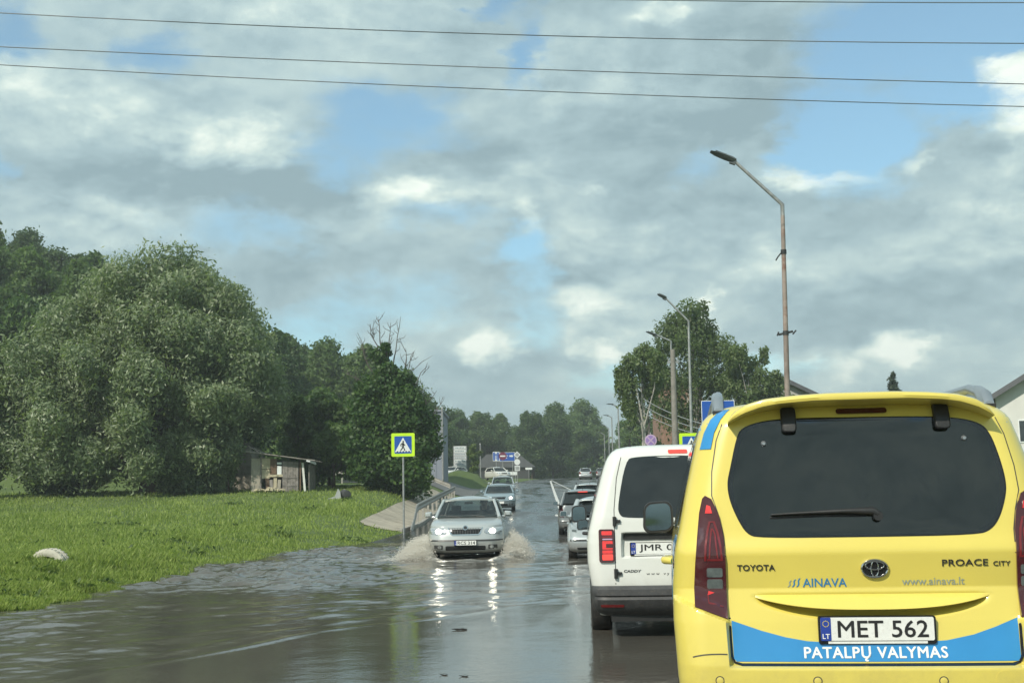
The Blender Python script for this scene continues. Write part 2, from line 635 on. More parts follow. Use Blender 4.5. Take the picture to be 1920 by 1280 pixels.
def leaf_mat(name, c1, c2, trans=0.25, rough=0.55, clump=0.5, gloss=0.35):
    """foliage: every leaf has its own shade of green, clumps differ in hue, light passes through"""
    m, w, p, out = new_mat(name)
    geo = w.n('ShaderNodeNewGeometry')
    tc = w.n('ShaderNodeTexCoord').outputs['Object']
    inf = w.n('ShaderNodeObjectInfo')
    f, _ = w.noise(tc, clump, 3, 0.6)
    k = w.math('ADD', w.math('MULTIPLY', geo.outputs['Random Per Island'], 0.55), w.math('MULTIPLY', f, 0.6))
    k = w.math('ADD', k, w.math('MULTIPLY', w.math('SUBTRACT', inf.outputs['Random'], 0.5), 0.45))
    c = w.ramp(k, [(0.25, c1), (0.85, c2)])
    w.put(p.inputs['Base Color'], c)
    p.inputs['Roughness'].default_value = rough
    p.inputs['Specular IOR Level'].default_value = gloss
    tr = w.n('ShaderNodeBsdfTranslucent')
    w.put(tr.inputs[0], w.vmath('MULTIPLY', c, (1.2, 1.35, 0.6)))
    mx = w.n('ShaderNodeMixShader')
    mx.inputs[0].default_value = trans
    m.node_tree.links.new(p.outputs[0], mx.inputs[1])
    m.node_tree.links.new(tr.outputs[0], mx.inputs[2])
    m.node_tree.links.new(mx.outputs[0], out.inputs[0])
    return m


M = {}
M['yellow'] = paint_mat('yellow_paint', (0.70, 0.585, 0.115), rough=0.36, grime=(0.33, 0.27, 0.10), grime_top=0.85)
M['blue_film'] = mat('blue_film', (0.025, 0.24, 0.55), 0.42, vary=0.05, coat=0.5)
M['white_paint'] = paint_mat('white_paint', (0.66, 0.68, 0.65), grime=(0.30, 0.27, 0.22), grime_top=0.7)
M['silver'] = paint_mat('silver_paint', (0.52, 0.56, 0.57), metal=0.55, rough=0.32, grime_top=.5)
M['silver_green'] = paint_mat('silver_green_paint', (0.50, 0.53, 0.525), metal=0.45, rough=0.30, grime=(.24,.21,.16), grime_top=.36)
M['grey_paint'] = paint_mat('grey_paint', (0.20, 0.22, 0.23), metal=0.5, rough=0.32)
M['blue_grey'] = paint_mat('blue_grey_paint', (0.30, 0.38, 0.42), metal=0.45, rough=0.32)
M['dark_glass'] = mat('privacy_glass', (0.010, 0.013, 0.014), 0.04, vary=0.4, spec=0.85, rvary=0.02)
M['glass'] = glass_mat('car_glass')
M['tinted_glass'] = glass_mat('tinted_glass', (0.12, 0.155, 0.165), 1.8)
M['lining'] = mat('cabin_lining', (0.055, 0.066, 0.072), 0.8, vary=0.2)
M['pane'] = mat('house_window_glass', (0.03, 0.04, 0.045), 0.06, vary=0.3)
M['black_plastic'] = mat('black_plastic', (0.022, 0.023, 0.024), 0.45, vary=0.2, scale=20, bump=0.1)
M['grey_plastic'] = mat('grey_plastic', (0.045, 0.047, 0.05), 0.55, vary=0.2, scale=14, dirt=(0.15, 0.13, 0.10), dirt_amt=0.35, bump=0.1)
M['trim_black'] = mat('gloss_black_trim', (0.012, 0.012, 0.013), 0.2, vary=0.2)
M['rubber'] = mat('tyre_rubber', (0.018, 0.018, 0.018), 0.75, vary=0.25, scale=12, dirt=(0.09, 0.08, 0.065), dirt_amt=0.5, bump=0.2)
M['rim'] = mat('alloy_rim', (0.42, 0.43, 0.44), 0.32, 0.8, dirt=(0.12, 0.10, 0.08), dirt_amt=0.5)
M['chrome'] = mat('chrome', (0.70, 0.71, 0.72), 0.12, 1.0, vary=0.05)
M['dark_chrome'] = mat('dark_chrome', (0.10, 0.10, 0.10), 0.22, 0.8, vary=0.1)
M['silver_trim'] = mat('silver_trim', (0.40, 0.43, 0.46), 0.35, 0.75, vary=0.08)
M['lamp_red'] = mat('dark_red_lens', (0.055, 0.004, 0.006), 0.12, vary=0.15, scale=30, coat=1.0)
M['lens_red'] = mat('red_lens', (0.16, 0.008, 0.010), 0.15, vary=0.2, scale=25, coat=1.0)
M['brake_lit'] = mat('lit_brake_lens', (0.6, 0.02, 0.02), 0.2, emit=(1.0, 0.10, 0.07), estr=0.75)
M['tail_glow'] = mat('lit_tail_lens', (0.55, 0.02, 0.02), 0.15, vary=0.3, scale=30, coat=1.0, emit=(1.0, 0.06, 0.05), estr=0.22)
M['lens_clear'] = mat('clear_lens', (0.10, 0.12, 0.12), 0.08, vary=0.3, scale=30, coat=1.0)
M['lamp_glass'] = mat('headlamp_glass', (0.50, 0.54, 0.55), 0.08, 0.6, vary=0.25, scale=30, coat=1.0)
M['headlight'] = mat('lit_headlight', (0.9, 0.88, 0.8), 0.2, emit=(1.0, 0.92, 0.72), estr=14.0)
M['plate_white'] = mat('plate_white', (0.74, 0.76, 0.74), 0.4, vary=0.05, scale=30, dirt=(0.4, 0.36, 0.3), dirt_amt=0.25)
M['plate_blue'] = mat('plate_blue', (0.02, 0.05, 0.30), 0.4, vary=0.05)
M['ink'] = mat('black_ink', (0.015, 0.015, 0.016), 0.5, vary=0.1)
M['white_ink'] = mat('white_ink', (0.80, 0.82, 0.80), 0.5, vary=0.04)
M['grey_ink'] = mat('grey_film', (0.28, 0.33, 0.28), 0.45, vary=0.05)
M['blue_ink'] = mat('blue_lettering_film', (0.03, 0.20, 0.42), 0.45, vary=0.05)
M['seat'] = mat('seat_cloth', (0.03, 0.032, 0.034), 0.9, vary=0.3, scale=30)
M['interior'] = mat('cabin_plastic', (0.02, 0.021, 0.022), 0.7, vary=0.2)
M['galv'] = mat('galvanised_steel', (0.33, 0.35, 0.35), 0.5, 0.45, vary=0.2, scale=8, dirt=(0.20, 0.16, 0.12), dirt_amt=0.5, bump=0.05)
M['rail'] = mat('guardrail_steel', (0.36, 0.35, 0.32), 0.55, 0.3, vary=0.2, scale=3, dirt=(0.16, 0.12, 0.08), dirt_amt=0.6, bump=0.08)
M['rust'] = mat('rusty_paint', (0.25, 0.21, 0.185), 0.75, 0.0, vary=0.35, scale=1.6, dirt=(0.19, 0.075, 0.04), dirt_amt=0.95, bump=0.15)
M['concrete'] = mat('concrete_pole', (0.22, 0.21, 0.19), 0.9, vary=0.2, scale=3, dirt=(0.10, 0.10, 0.08), dirt_amt=0.5, bump=0.2)
M['lamp_head'] = mat('lamp_head_grey', (0.10, 0.115, 0.12), 0.5, 0.3)
M['sign_lime'] = mat('fluorescent_lime', (0.52, 0.80, 0.02), 0.5, vary=0.05, emit=(0.45, 0.9, 0.0), estr=0.0)
M['sign_blue'] = mat('sign_blue', (0.012, 0.085, 0.40), 0.4, vary=0.08)
M['sign_white'] = mat('sign_white', (0.72, 0.76, 0.76), 0.45, vary=0.05)
M['sign_red'] = mat('sign_red', (0.16, 0.025, 0.06), 0.45, vary=0.08)
M['sign_purple'] = mat('faded_sign_violet', (0.26, 0.17, 0.42), 0.5, vary=0.1)
M['sign_mauve'] = mat('faded_sign_mauve', (0.48, 0.36, 0.52), 0.5, vary=0.1)
M['sign_back'] = mat('sign_back_grey', (0.40, 0.42, 0.42), 0.5, 0.4, vary=0.1)
M['wire'] = mat('cable_black', (0.03, 0.033, 0.035), 0.6)
M['cable'] = mat('weathered_cable', (0.13, 0.15, 0.16), 0.5)
M['bark'] = mat('bark', (0.075, 0.06, 0.045), 0.95, vary=0.4, scale=5, bump=0.6)
M['dead_wood'] = mat('dead_wood', (0.11, 0.10, 0.09), 0.95, vary=0.3, scale=5, bump=0.4)
M['birch_bark'] = mat('birch_bark', (0.42, 0.40, 0.36), 0.85, vary=0.25, scale=3, dirt=(0.05, 0.05, 0.045), dirt_amt=0.8, bump=0.2)
M['leaf_willow'] = leaf_mat('willow_leaves', (0.090, 0.132, 0.068), (0.255, 0.318, 0.180), 0.38, 0.45, 0.35, 0.6)
M['leaf_maple'] = leaf_mat('maple_leaves', (0.040, 0.092, 0.027), (0.128, 0.210, 0.052), 0.38, 0.5, 0.7)
M['leaf_dark'] = leaf_mat('dark_leaves', (0.038, 0.080, 0.028), (0.118, 0.185, 0.056), 0.38, 0.55, 0.3)
M['leaf_bright'] = leaf_mat('bright_leaves', (0.045, 0.085, 0.020), (0.13, 0.19, 0.045), 0.3, 0.55, 0.6)
M['leaf_birch'] = leaf_mat('birch_leaves', (0.060, 0.102, 0.040), (0.158, 0.215, 0.084), 0.44, 0.5, 0.5)
M['leaf_conifer'] = leaf_mat('needles', (0.014, 0.030, 0.016), (0.04, 0.065, 0.03), 0.1, 0.6, 0.6)
M['grass'] = leaf_mat('grass_blades', (0.110, 0.168, 0.034), (0.320, 0.400, 0.115), 0.40, 0.5, 0.22, 0.3)
M['skin'] = mat('skin', (0.42, 0.26, 0.19), 0.6, vary=0.08)
M['hair'] = mat('dark_hair', (0.02, 0.015, 0.012), 0.7)
M['dark_cloth'] = mat('dark_cloth', (0.02, 0.022, 0.03), 0.9, vary=0.2)
M['plaster'] = mat('stained_plaster', (0.30, 0.28, 0.23), 0.95, vary=0.25, scale=1.2, dirt=(0.12, 0.11, 0.085), dirt_amt=0.8, bump=0.3)
M['beige_board'] = mat('beige_board', (0.42, 0.38, 0.27), 0.85, vary=0.2, scale=3, dirt=(0.15, 0.12, 0.08), dirt_amt=0.6)
M['brown_board'] = mat('brown_board', (0.13, 0.085, 0.055), 0.85, vary=0.3, scale=3)
M['grey_wood'] = mat('weathered_planks', (0.21, 0.195, 0.18), 0.9, vary=0.35, scale=3, dirt=(0.07, 0.06, 0.05), dirt_amt=0.7, bump=0.3)
M['roof_sheet'] = mat('weathered_roof_sheet', (0.26, 0.24, 0.22), 0.8, vary=0.3, scale=2, dirt=(0.08, 0.075, 0.06), dirt_amt=0.7, bump=0.2)
M['grey_wall'] = mat('grey_wall_cladding', (0.23, 0.26, 0.31), 0.7, vary=0.05, scale=1)
M['pale_roof'] = mat('pale_metal_roof', (0.62, 0.64, 0.66), 0.45, vary=0.1, scale=1)
M['dark_roof'] = mat('dark_roofing', (0.09, 0.095, 0.105), 0.6, vary=0.15, scale=2)
M['white_wall'] = mat('white_render', (0.60, 0.61, 0.58), 0.9, vary=0.06, scale=1)
M['pale_wall'] = mat('pale_grey_render', (0.42, 0.42, 0.40), 0.9, vary=0.1, scale=1)
M['brick'] = mat('old_brick', (0.27, 0.17, 0.125), 0.9, vary=0.3, scale=3, bump=0.2)
M['tyre_paint'] = mat('white_painted_rubber', (0.46, 0.45, 0.38), 0.7, vary=0.15, scale=6, dirt=(0.13, 0.11, 0.08), dirt_amt=0.7, bump=0.2)
M['line_paint'] = mat('worn_road_paint', (0.60, 0.60, 0.57), 0.5, vary=0.1, scale=3, dirt=(0.10, 0.10, 0.10), dirt_amt=0.5)
M['kerb'] = mat('kerb_concrete', (0.30, 0.29, 0.26), 0.85, vary=0.15, scale=3, bump=0.2)
M['twig'] = mat('wet_debris', (0.012, 0.010, 0.008), 0.5)

# ================================================================== THE GROUND
def sstep(t):
    t = np.clip(t, 0, 1)
    return t * t * (3 - 2 * t)


_EY = [-60, 0, 30, 36, 42, 47, 53, 92, 120, 135, 150, 170, 200, 300, 600]
_EL = [-6.3, -6.3, -6.25, -5.9, -5.1, -4.45, -3.95, -4.0, -3.6, -1.8, 0.0, 2.2, 5.5, 30, 150]
_RY = [-60, 0, 20, 30, 44, 63, 100, 150, 170, 200, 300, 600]
_ER = [5.0, 5.0, 5.0, 5.2, 5.6, 6.8, 9.3, 12.6, 14.0, 16.5, 41, 161]
_FY = [-60, 0, 15, 24, 35, 47, 58, 68, 80, 90, 105, 125, 150, 185, 600]
_FZ = [0.10, 0.10, 0.14, 0.20, 0.38, 0.75, 1.40, 2.12, 2.50, 2.75, 2.98, 3.50, 4.0, 4.6, 4.9]
_ZY = [-60, 8, 18, 26, 36, 43, 48, 54, 170, 186, 200, 900]
_ZZ = [-0.028, -0.028, -0.035, -0.06, -0.05, 0.0, 0.19, 0.384, 4.096, 4.48, 4.6, 4.6]


def edge_l(y): return np.interp(y, _EY, _EL)
def edge_r(y): return np.interp(y, _RY, _ER)


def smooth_interp(y, X, Z, w):
    return sum(np.interp(np.asarray(y) + k * w, X, Z) for k in (-1, -.5, 0, .5, 1)) / 5


def road_z(y): return smooth_interp(y, _ZY, _ZZ, 2.0)
def field_z(y): return smooth_interp(y, _FY, _FZ, 3.0)


def vnoise(x, y, seed=0, n=10, lo=0.05, hi=0.6):
    """cheap band-limited noise: a few random waves"""
    r = np.random.default_rng(seed)
    a = np.zeros(np.broadcast(x, y).shape)
    for _ in range(n):
        th, f, ph = r.uniform(0, 2 * math.pi), r.uniform(lo, hi), r.uniform(0, 6.28)
        a = a + np.sin(2 * math.pi * f * (x * math.cos(th) + y * math.sin(th)) + ph)
    return a / math.sqrt(n)


def terrain(x, y):
    x = np.asarray(x, float)
    y = np.asarray(y, float)
    zr, zf = road_z(y), field_z(y)
    d = edge_l(y) - x
    hill = 0.385 * np.log1p(np.exp((-x - 16.0) * 0.5)) / 0.5
    hill = np.minimum(hill, 24) * sstep((y - 78) / 32)
    left = zr + (zf - zr) * sstep(d / 3.6) + hill * sstep(d / 8)
    left = left + 0.05 * vnoise(x, y, 3, 8, 0.03, 0.22) * sstep(d / 3) * sstep((90 - y) / 20)
    left = left + 1.05 * np.exp(-((x + 4.2) / 3.4) ** 4 - ((y - 129) / 4.5) ** 2) * sstep(d / 1.5)
    d2 = x - edge_r(y)
    right = zr + 0.13 * sstep(d2 / 0.25) + 0.25 * sstep((d2 - 2) / 8)
    road = zr - 0.10
    z = np.where(d > 0, left, np.where(d2 > 0, right, road))
    z = z + np.where(d > 0, 0.045 * vnoise(x, y, 5, 12, 0.15, 0.8) * sstep(d / 0.4) * sstep((3.5 - d) / 2) * sstep((50 - y) / 5), 0)
    # the side street on the left is level with the field there
    return z


def gz(x, y): return float(terrain(x, y))


def lin(a, b, s): return np.arange(a, b, s)


gy = np.concatenate([lin(-60, 6, 3), lin(6, 60, .45), lin(60, 120, 1.0), lin(120, 240, 3), lin(240, 700, 25), [700, 900, 1300]])
gx = np.concatenate([[-900, -500, -300, -200], lin(-150, -60, 8), lin(-60, -30, 2), lin(-30, -9, .8), lin(-9, 8, .3), lin(8, 20, .8), lin(20, 60, 4), lin(60, 200, 20), [200, 400, 900]])
GX, GY = np.meshgrid(gx, gy)
GZ = terrain(GX, GY)
nx, ny = len(gx), len(gy)
idx = np.arange(nx * ny).reshape(ny, nx)
gf = np.stack([idx[:-1, :-1], idx[:-1, 1:], idx[1:, 1:], idx[1:, :-1]], -1).reshape(-1, 4)
m, w, p, out = new_mat('ground_turf')
tc = w.n('ShaderNodeTexCoord').outputs['Object']
f1, _ = w.noise(tc, 0.35, 5, 0.6)
f2, _ = w.noise(tc, 5.0, 6, 0.7)
c = w.ramp(f1, [(0.3, (0.055, 0.095, 0.018)), (0.7, (0.115, 0.165, 0.038))])
c = w.mix(w.maprange(f2, 0.45, 0.75, 0.0, 0.55), c, (0.035, 0.045, 0.016))
w.put(p.inputs['Base Color'], c)
p.inputs['Roughness'].default_value = 0.95
b = w.n('ShaderNodeBump')
b.inputs['Strength'].default_value = 0.6
b.inputs['Distance'].default_value = 0.08
w.put(b.inputs['Height'], f2)
w.put(p.inputs['Normal'], b.outputs[0])
tag(mesh_obj('ground', np_mesh('ground', np.stack([GX, GY, GZ], -1).reshape(-1, 3), gf), m, smooth=180), kind='structure')

# ------------------------------------------------------------------ road
m, w, p, out = new_mat('wet_asphalt')
tc = w.n('ShaderNodeTexCoord').outputs['Object']
st = w.vmath('MULTIPLY', tc, (1.0, 0.10, 1.0))
f1, _ = w.noise(st, 0.9, 5, 0.6)
f2, _ = w.noise(tc, 60.0, 4, 0.7)
f3, _ = w.noise(w.vmath('MULTIPLY', tc, (1.0, 0.22, 1.0)), 0.45, 4, 0.6)
c = w.ramp(f1, [(0.3, (0.035, 0.036, 0.036)), (0.7, (0.062, 0.061, 0.058))])
c = w.mix(w.maprange(f2, 0.5, 0.75, 0.0, 0.35), c, (0.085, 0.083, 0.078))
w.put(p.inputs['Base Color'], c)
w.put(p.inputs['Roughness'], w.maprange(f3, 0.38, 0.66, 0.10, 0.42))
p.inputs['Specular IOR Level'].default_value = 0.55
b = w.n('ShaderNodeBump')
b.inputs['Strength'].default_value = 0.18
b.inputs['Distance'].default_value = 0.01
w.put(b.inputs['Height'], f2)
w.put(p.inputs['Normal'], b.outputs[0])
M['asphalt'] = m
ry = np.concatenate([lin(-60, 40, 4), lin(40, 60, 1), lin(60, 200, 4), lin(200, 601, 20)])
RS = np.linspace(0, 1, 25)
RYY, RSS = np.meshgrid(ry, RS, indexing='ij')
RXX = edge_l(RYY) + (edge_r(RYY) - edge_l(RYY)) * RSS
RZZ = road_z(RYY) + 0.05 * (1 - (2 * RSS - 1) ** 2) * sstep((RYY - 46) / 8) - 0.001
idx = np.arange(RXX.size).reshape(RXX.shape)
rf = np.stack([idx[:-1, :-1], idx[:-1, 1:], idx[1:, 1:], idx[1:, :-1]], -1).reshape(-1, 4)
tag(mesh_obj('road', np_mesh('road', np.stack([RXX, RYY, RZZ], -1).reshape(-1, 3), rf), M['asphalt'], smooth=180), kind='structure')


def road_surf(x, y):
    s = (x - edge_l(y)) / (edge_r(y) - edge_l(y))
    return float(road_z(y) + 0.05 * (1 - (2 * s - 1) ** 2) * sstep((y - 46) / 8) - 0.001)


def sheet(name, pts_fn, us, vs, m, kind='structure', parent=None):
    pts = [[pts_fn(u, v) for v in vs] for u in us]
    o = MB().grid(pts).build(name, m, parent, 180)
    if kind: tag(o, kind=kind)
    return o


# the side street that joins from the left, and the pavement behind the guardrail
def side_pt(u, v):
    x = -3.2 - u * 40
    y = 95.5 + v * 23 - u * 2
    z = float(terrain(x, y)) + 0.03 + 0.02 * (1 - u)
    zr = road_surf(x, y) + 0.004 if x > edge_l(y) else -1
    return (x, y, max(z, zr))


m2 = mat('dry_grey_asphalt', (0.105, 0.102, 0.098), 0.6, vary=0.15, scale=0.6, dirt=(0.16, 0.15, 0.13), dirt_amt=0.5, bump=0.1)
sheet('side_street', side_pt, np.linspace(0, 1, 40), np.linspace(0, 1, 20), m2)
M['pavement'] = mat('pavement_concrete', (0.36, 0.325, 0.26), 0.85, vary=0.2, scale=0.9, dirt=(0.15, 0.13, 0.09), dirt_amt=0.9, bump=0.3)


def pave_pt(u, v):
    y = 48.3 + u * 42
    xl = np.interp(y, [47, 49, 54, 62, 70, 90], [-5.5, -6.15, -6.1, -5.95, -5.8, -6.0])
    xr = float(edge_l(y)) - 0.28
    x = xl + (xr - xl) * v
    return (x, y, float(terrain(x, y)) + 0.035)


sheet('pavement', pave_pt, np.linspace(0, 1, 60), np.linspace(0, 1, 8), M['pavement'])
# kerb stones along the left edge, each a piece
kerb = thing('kerb', None, None)
kerb['kind'] = 'structure'
kst = None
for i in range(40):
    y0 = 48.2 + i * 1.02
    x = float(edge_l(y0 + .5)) - 0.13
    x2 = float(edge_l(y0 + 1.0)) - 0.13
    x1 = float(edge_l(y0)) - 0.13
    z = road_surf(x, y0 + .5)
    z1, z2 = road_surf(x1, y0), road_surf(x2, y0 + 1)
    if kst is None:
        kst = MB().box((0, 0, 0), (0.16, 1.0, 0.30)).build('kerb_stone', M['kerb'], kerb, bevel=0.015)
        o = kst
    else:
        o = kst.copy()
        COL.objects.link(o)
    o.location = (x, y0 + .5, z - 0.02)
    o.rotation_euler = (math.atan2(z2 - z1, 1.0), 0, -math.atan2(x2 - x1, 1.0))

# the kerb on the far side of our lane
def kerb_r(u, v):
    y = -10 + u * 150
    x = float(edge_r(y)) + [-0.001, 0.0, 0.16, 0.16][v]
    z = road_surf(float(edge_r(y)) - .01, y) + [-.12, .12, .125, -.1][v]
    return (x, y, z)


sheet('kerb_strip', kerb_r, np.linspace(0, 1, 80), [0, 1, 2, 3], M['kerb'])


# painted island: a tapering hatched wedge between the two directions
def mark(name, pts, w_, m=M['line_paint']):
    """a painted line along ground points (x,y)"""
    rows = []
    for i, (x, y) in enumerate(pts):
        a = pts[max(i - 1, 0)]
        b = pts[min(i + 1, len(pts) - 1)]
        t = Vector((b[0] - a[0], b[1] - a[1])).normalized()
        nrm = Vector((t.y, -t.x)) * w_ / 2
        rows.append([(x + nrm.x * s, y + nrm.y * s, road_surf(x, y) + 0.006) for s in (-1, 1)])
    return tag(MB().grid(rows).build(name, m, None, 180), kind='structure')


def isl_l(y): return float(np.interp(y, [55, 63, 100, 155, 170], [2.05, 2.34, 3.2, 4.5, 5.6]))
def isl_r(y): return float(np.interp(y, [55, 75, 100, 155], [4.6, 4.9, 4.9, 4.75]))


mark('island_line', [(isl_l(y), y) for y in np.linspace(60, 160, 40)], 0.20)
mark('island_line', [(isl_r(y), y) for y in np.linspace(72, 155, 40)], 0.13)
for y in np.arange(70, 150, 5.0):
    a, bx = isl_l(y) + .15, isl_r(y + 2) - .12
    if bx - a > 0.4:
        mark('island_hatch', [(a + (bx - a) * t, y + 2 * t) for t in np.linspace(0, 1, 6)], 0.32)
for y in np.arange(50, 62, 1.0)[::4]:
    mark('lane_dash', [(isl_l(55) - .1 + .03 * t, y + 1.8 * t) for t in np.linspace(0, 1, 4)], 0.14)

# ================================================================== THE FLOOD WATER
def flood_rows():
    ys = [3.0]
    while ys[-1] < 52:
        ys.append(ys[-1] + min(0.07, max(0.022, 0.55 * ys[-1] ** 2 / 1700.0)))
    return np.array(ys)


wy = flood_rows()
wx = np.arange(-8.5, 6.6, 0.05)
WX, WY = np.meshgrid(wx, wy)


def wave_height(X, Y):
    r = np.random.default_rng(11)
    # the front of the bow wave: a line swinging from the far kerb across the road toward us
    fy = np.interp(X, [-8.5, -5.2, -3.7, -3.0, -2.0, -0.8, 0.4, 1.6, 4.0, 6.6], [5.0, 7.4, 9.4, 10.9, 13.0, 14.8, 15.9, 17.0, 20.0, 24.0])
    fd = (Y - fy) * np.interp(X, [-8, 6], [0.45, 0.75])
    m = sstep(fd / 1.6 + 0.1)
    # waves get livelier near the moving car
    dc = np.sqrt((X + 1.1) ** 2 + ((Y - 29) * .8) ** 2)
    act = m * (0.35 + 1.15 * np.exp(-(dc / 11.0) ** 2)) * np.interp(X, [-8, -2, 1, 6], [1.15, 1.0, 0.75, 0.6])
    patch = 0.65 + 0.45 * vnoise(X, Y, 21, 7, 0.05, 0.22)
    act = act * np.clip(patch, 0.15, 1.7)
    h = np.zeros_like(X)
    for i in range(60):
        lam = 0.17 * (1.046 ** i)                      # 0.28 .. 3 m
        th = r.normal(-math.pi / 2, 0.95)              # most crests roll toward the camera
        a = 0.0082 * lam ** 0.62 / 2.2
        k = 2 * math.pi / lam
        ph = k * (X * math.cos(th) + Y * math.sin(th)) + r.uniform(0, 6.28)
        ph = ph + 0.9 * vnoise(X, Y, 100 + i, 3, 0.08, 0.3)
        h += a * (np.sin(ph) + 0.25 * np.sin(2 * ph + 0.6))
    h = h * (0.022 + act)
    global LIVELY
    LIVELY = np.clip(act * 1.3, 0, 1)
    # the front itself, and two rolls behind it
    for off, amp, wd in ((0.10, 0.009, 0.09), (0.75, 0.006, 0.14), (1.7, 0.008, 0.20)):
        h += amp * np.exp(-((fd - off - 0.10 * vnoise(X, Y, 31, 6, .15, .7)) / wd) ** 2) * np.clip(0.75 + .5 * vnoise(X, Y, 33, 5, .1, .5), 0, 1.4) * np.interp(X, [-8.5, -1.0, 1.5, 3], [1, 1, .4, .15])
    # bow wave before the Octavia-sized car and the trough it ploughs
    u, v = X + 1.12, Y - 28.4
    rr = np.sqrt((u / 1.25) ** 2 + (np.minimum(v, 0.0) / 1.0) ** 2)
    h += 0.075 * np.exp(-((rr - 0.72) / 0.20) ** 2) * (v < 0.3) * (0.7 + .3 * vnoise(X, Y, 41, 8, .5, 2.0))
    for s in (-1, 1):
        arm = (s * u - 0.85 - 0.42 * np.maximum(28.6 - Y, 0) * 0.0 - 0.30 * np.maximum(Y - 28.2, 0))
        h += 0.060 * np.exp(-(arm / 0.30) ** 2) * (Y > 27.9) * np.exp(-np.maximum(Y - 28.5, 0) / 5.0) * (0.7 + .4 * vnoise(X, Y, 43 + s, 8, .4, 1.6))
    arc = np.sqrt((u * .75) ** 2 + (v - 0.3) ** 2)
    for r0, amp in ((2.4, .022), (3.9, .016), (5.6, .012), (7.6, .010)):
        h += amp * np.exp(-((arc - r0 - 0.25 * vnoise(X, Y, 51, 6, .1, .5)) / 0.24) ** 2) * (v < 0) * np.clip(.6 + .6 * vnoise(X, Y, 53, 6, .1, .6), 0, 1.5)
    # wakes of the crawling cars in our lane
    for cx, cy in ((1.75, 16.0), (2.0, 32.0)):
        for s in (-1, 1):
            h += 0.008 * np.exp(-((s * (X - cx) - 1.05 - 0.2 * np.abs(Y - cy)) / .14) ** 2) * np.exp(-np.abs(Y - cy) / 3.0) * (np.abs(Y - cy) < 6)
    return h


WH = wave_height(WX, WY)
WH *= sstep((WY - 3.0) / 2.0) * 0.9 + 0.1
# foam: crests close to the car and the churned rim
def foam_amount(X, Y, H_):
    u, v = X + 1.12, Y - 28.4
    near = np.exp(-((u / 2.2) ** 2 + ((v + .1) / 1.3) ** 2)) + 0.8 * np.exp(-(((np.abs(u) - 1.6) / .9) ** 2 + ((v - 0.5) / 1.6) ** 2))
    crest = sstep((H_ - 0.018) / 0.05)
    streak = sstep(vnoise(X, Y * 2.0, 61, 12, 0.3, 1.8) - 0.75)
    # foam patches left at the grass edge of the pool, from earlier cars
    left = np.exp(-((X + 3.4) / 1.3) ** 2 - ((Y - 29.5) / 1.6) ** 2) * sstep(vnoise(X, Y * 1.6, 63, 10, .4, 2.0) - .25)
    return np.clip(near * (0.35 * crest + 0.55 * streak) + 0.55 * left, 0, 1)


FO = foam_amount(WX, WY, WH)
idx = np.arange(WX.size).reshape(WX.shape)
wf = np.stack([idx[:-1, :-1], idx[:-1, 1:], idx[1:, 1:], idx[1:, :-1]], -1).reshape(-1, 4)
# drop the faces that lie well under the bank
tz = terrain(WX, WY)
ok = (tz < 0.06) & (road_z(WY) < 0.05)
okf = ok.ravel()[wf].any(1)
wme = np_mesh('flood_water', np.stack([WX, WY, WH], -1).reshape(-1, 3), wf[okf])
at = wme.attributes.new('foam', 'FLOAT', 'POINT')
at.data.foreach_set('value', FO.astype(np.float32).ravel())
at2 = wme.attributes.new('lively', 'FLOAT', 'POINT')
at2.data.foreach_set('value', LIVELY.astype(np.float32).ravel())
m, w, p, out = new_mat('muddy_flood_water')
tc = w.n('ShaderNodeTexCoord').outputs['Object']
f1, _ = w.noise(w.vmath('MULTIPLY', tc, (1, .4, 1)), 0.5, 4, 0.6)
c = w.ramp(f1, [(0.3, (0.074, 0.072, 0.063)), (0.7, (0.116, 0.107, 0.090))])
fa = w.n('ShaderNodeAttribute', attribute_name='foam')
f4, _ = w.noise(tc, 14.0, 6, 0.7)
ca = w.n('ShaderNodeAttribute', attribute_name='lively')
fk = w.math('MULTIPLY', fa.outputs['Fac'], w.maprange(f4, 0.35, 0.62, 0.15, 1.25), clamp=True)
c = w.mix(fk, c, (0.62, 0.60, 0.54))
w.put(p.inputs['Base Color'], c)
w.put(p.inputs['Roughness'], w.math('ADD', 0.022, w.math('MULTIPLY', fk, 0.6)))
p.inputs['IOR'].default_value = 1.33
f5, _ = w.noise(w.vmath('MULTIPLY', tc, (1.0, 1.0, 1.0)), 9.0, 4, 0.6)
f6, _ = w.noise(tc, 42.0, 3, 0.6)
f7, _ = w.noise(tc, 22.0, 3, 0.6)
hh = w.math('ADD', w.math('ADD', f5, w.math('MULTIPLY', f7, 0.45)), w.math('MULTIPLY', f6, 0.22))
b = w.n('ShaderNodeBump')
w.put(b.inputs['Strength'], w.maprange(ca.outputs['Fac'], 0.0, 1.0, 0.036, 0.12, False))
b.inputs['Distance'].default_value = 0.05
w.put(b.inputs['Height'], hh)
w.put(p.inputs['Normal'], b.outputs[0])
tag(mesh_obj('flood_water', wme, m, smooth=180), kind='structure')

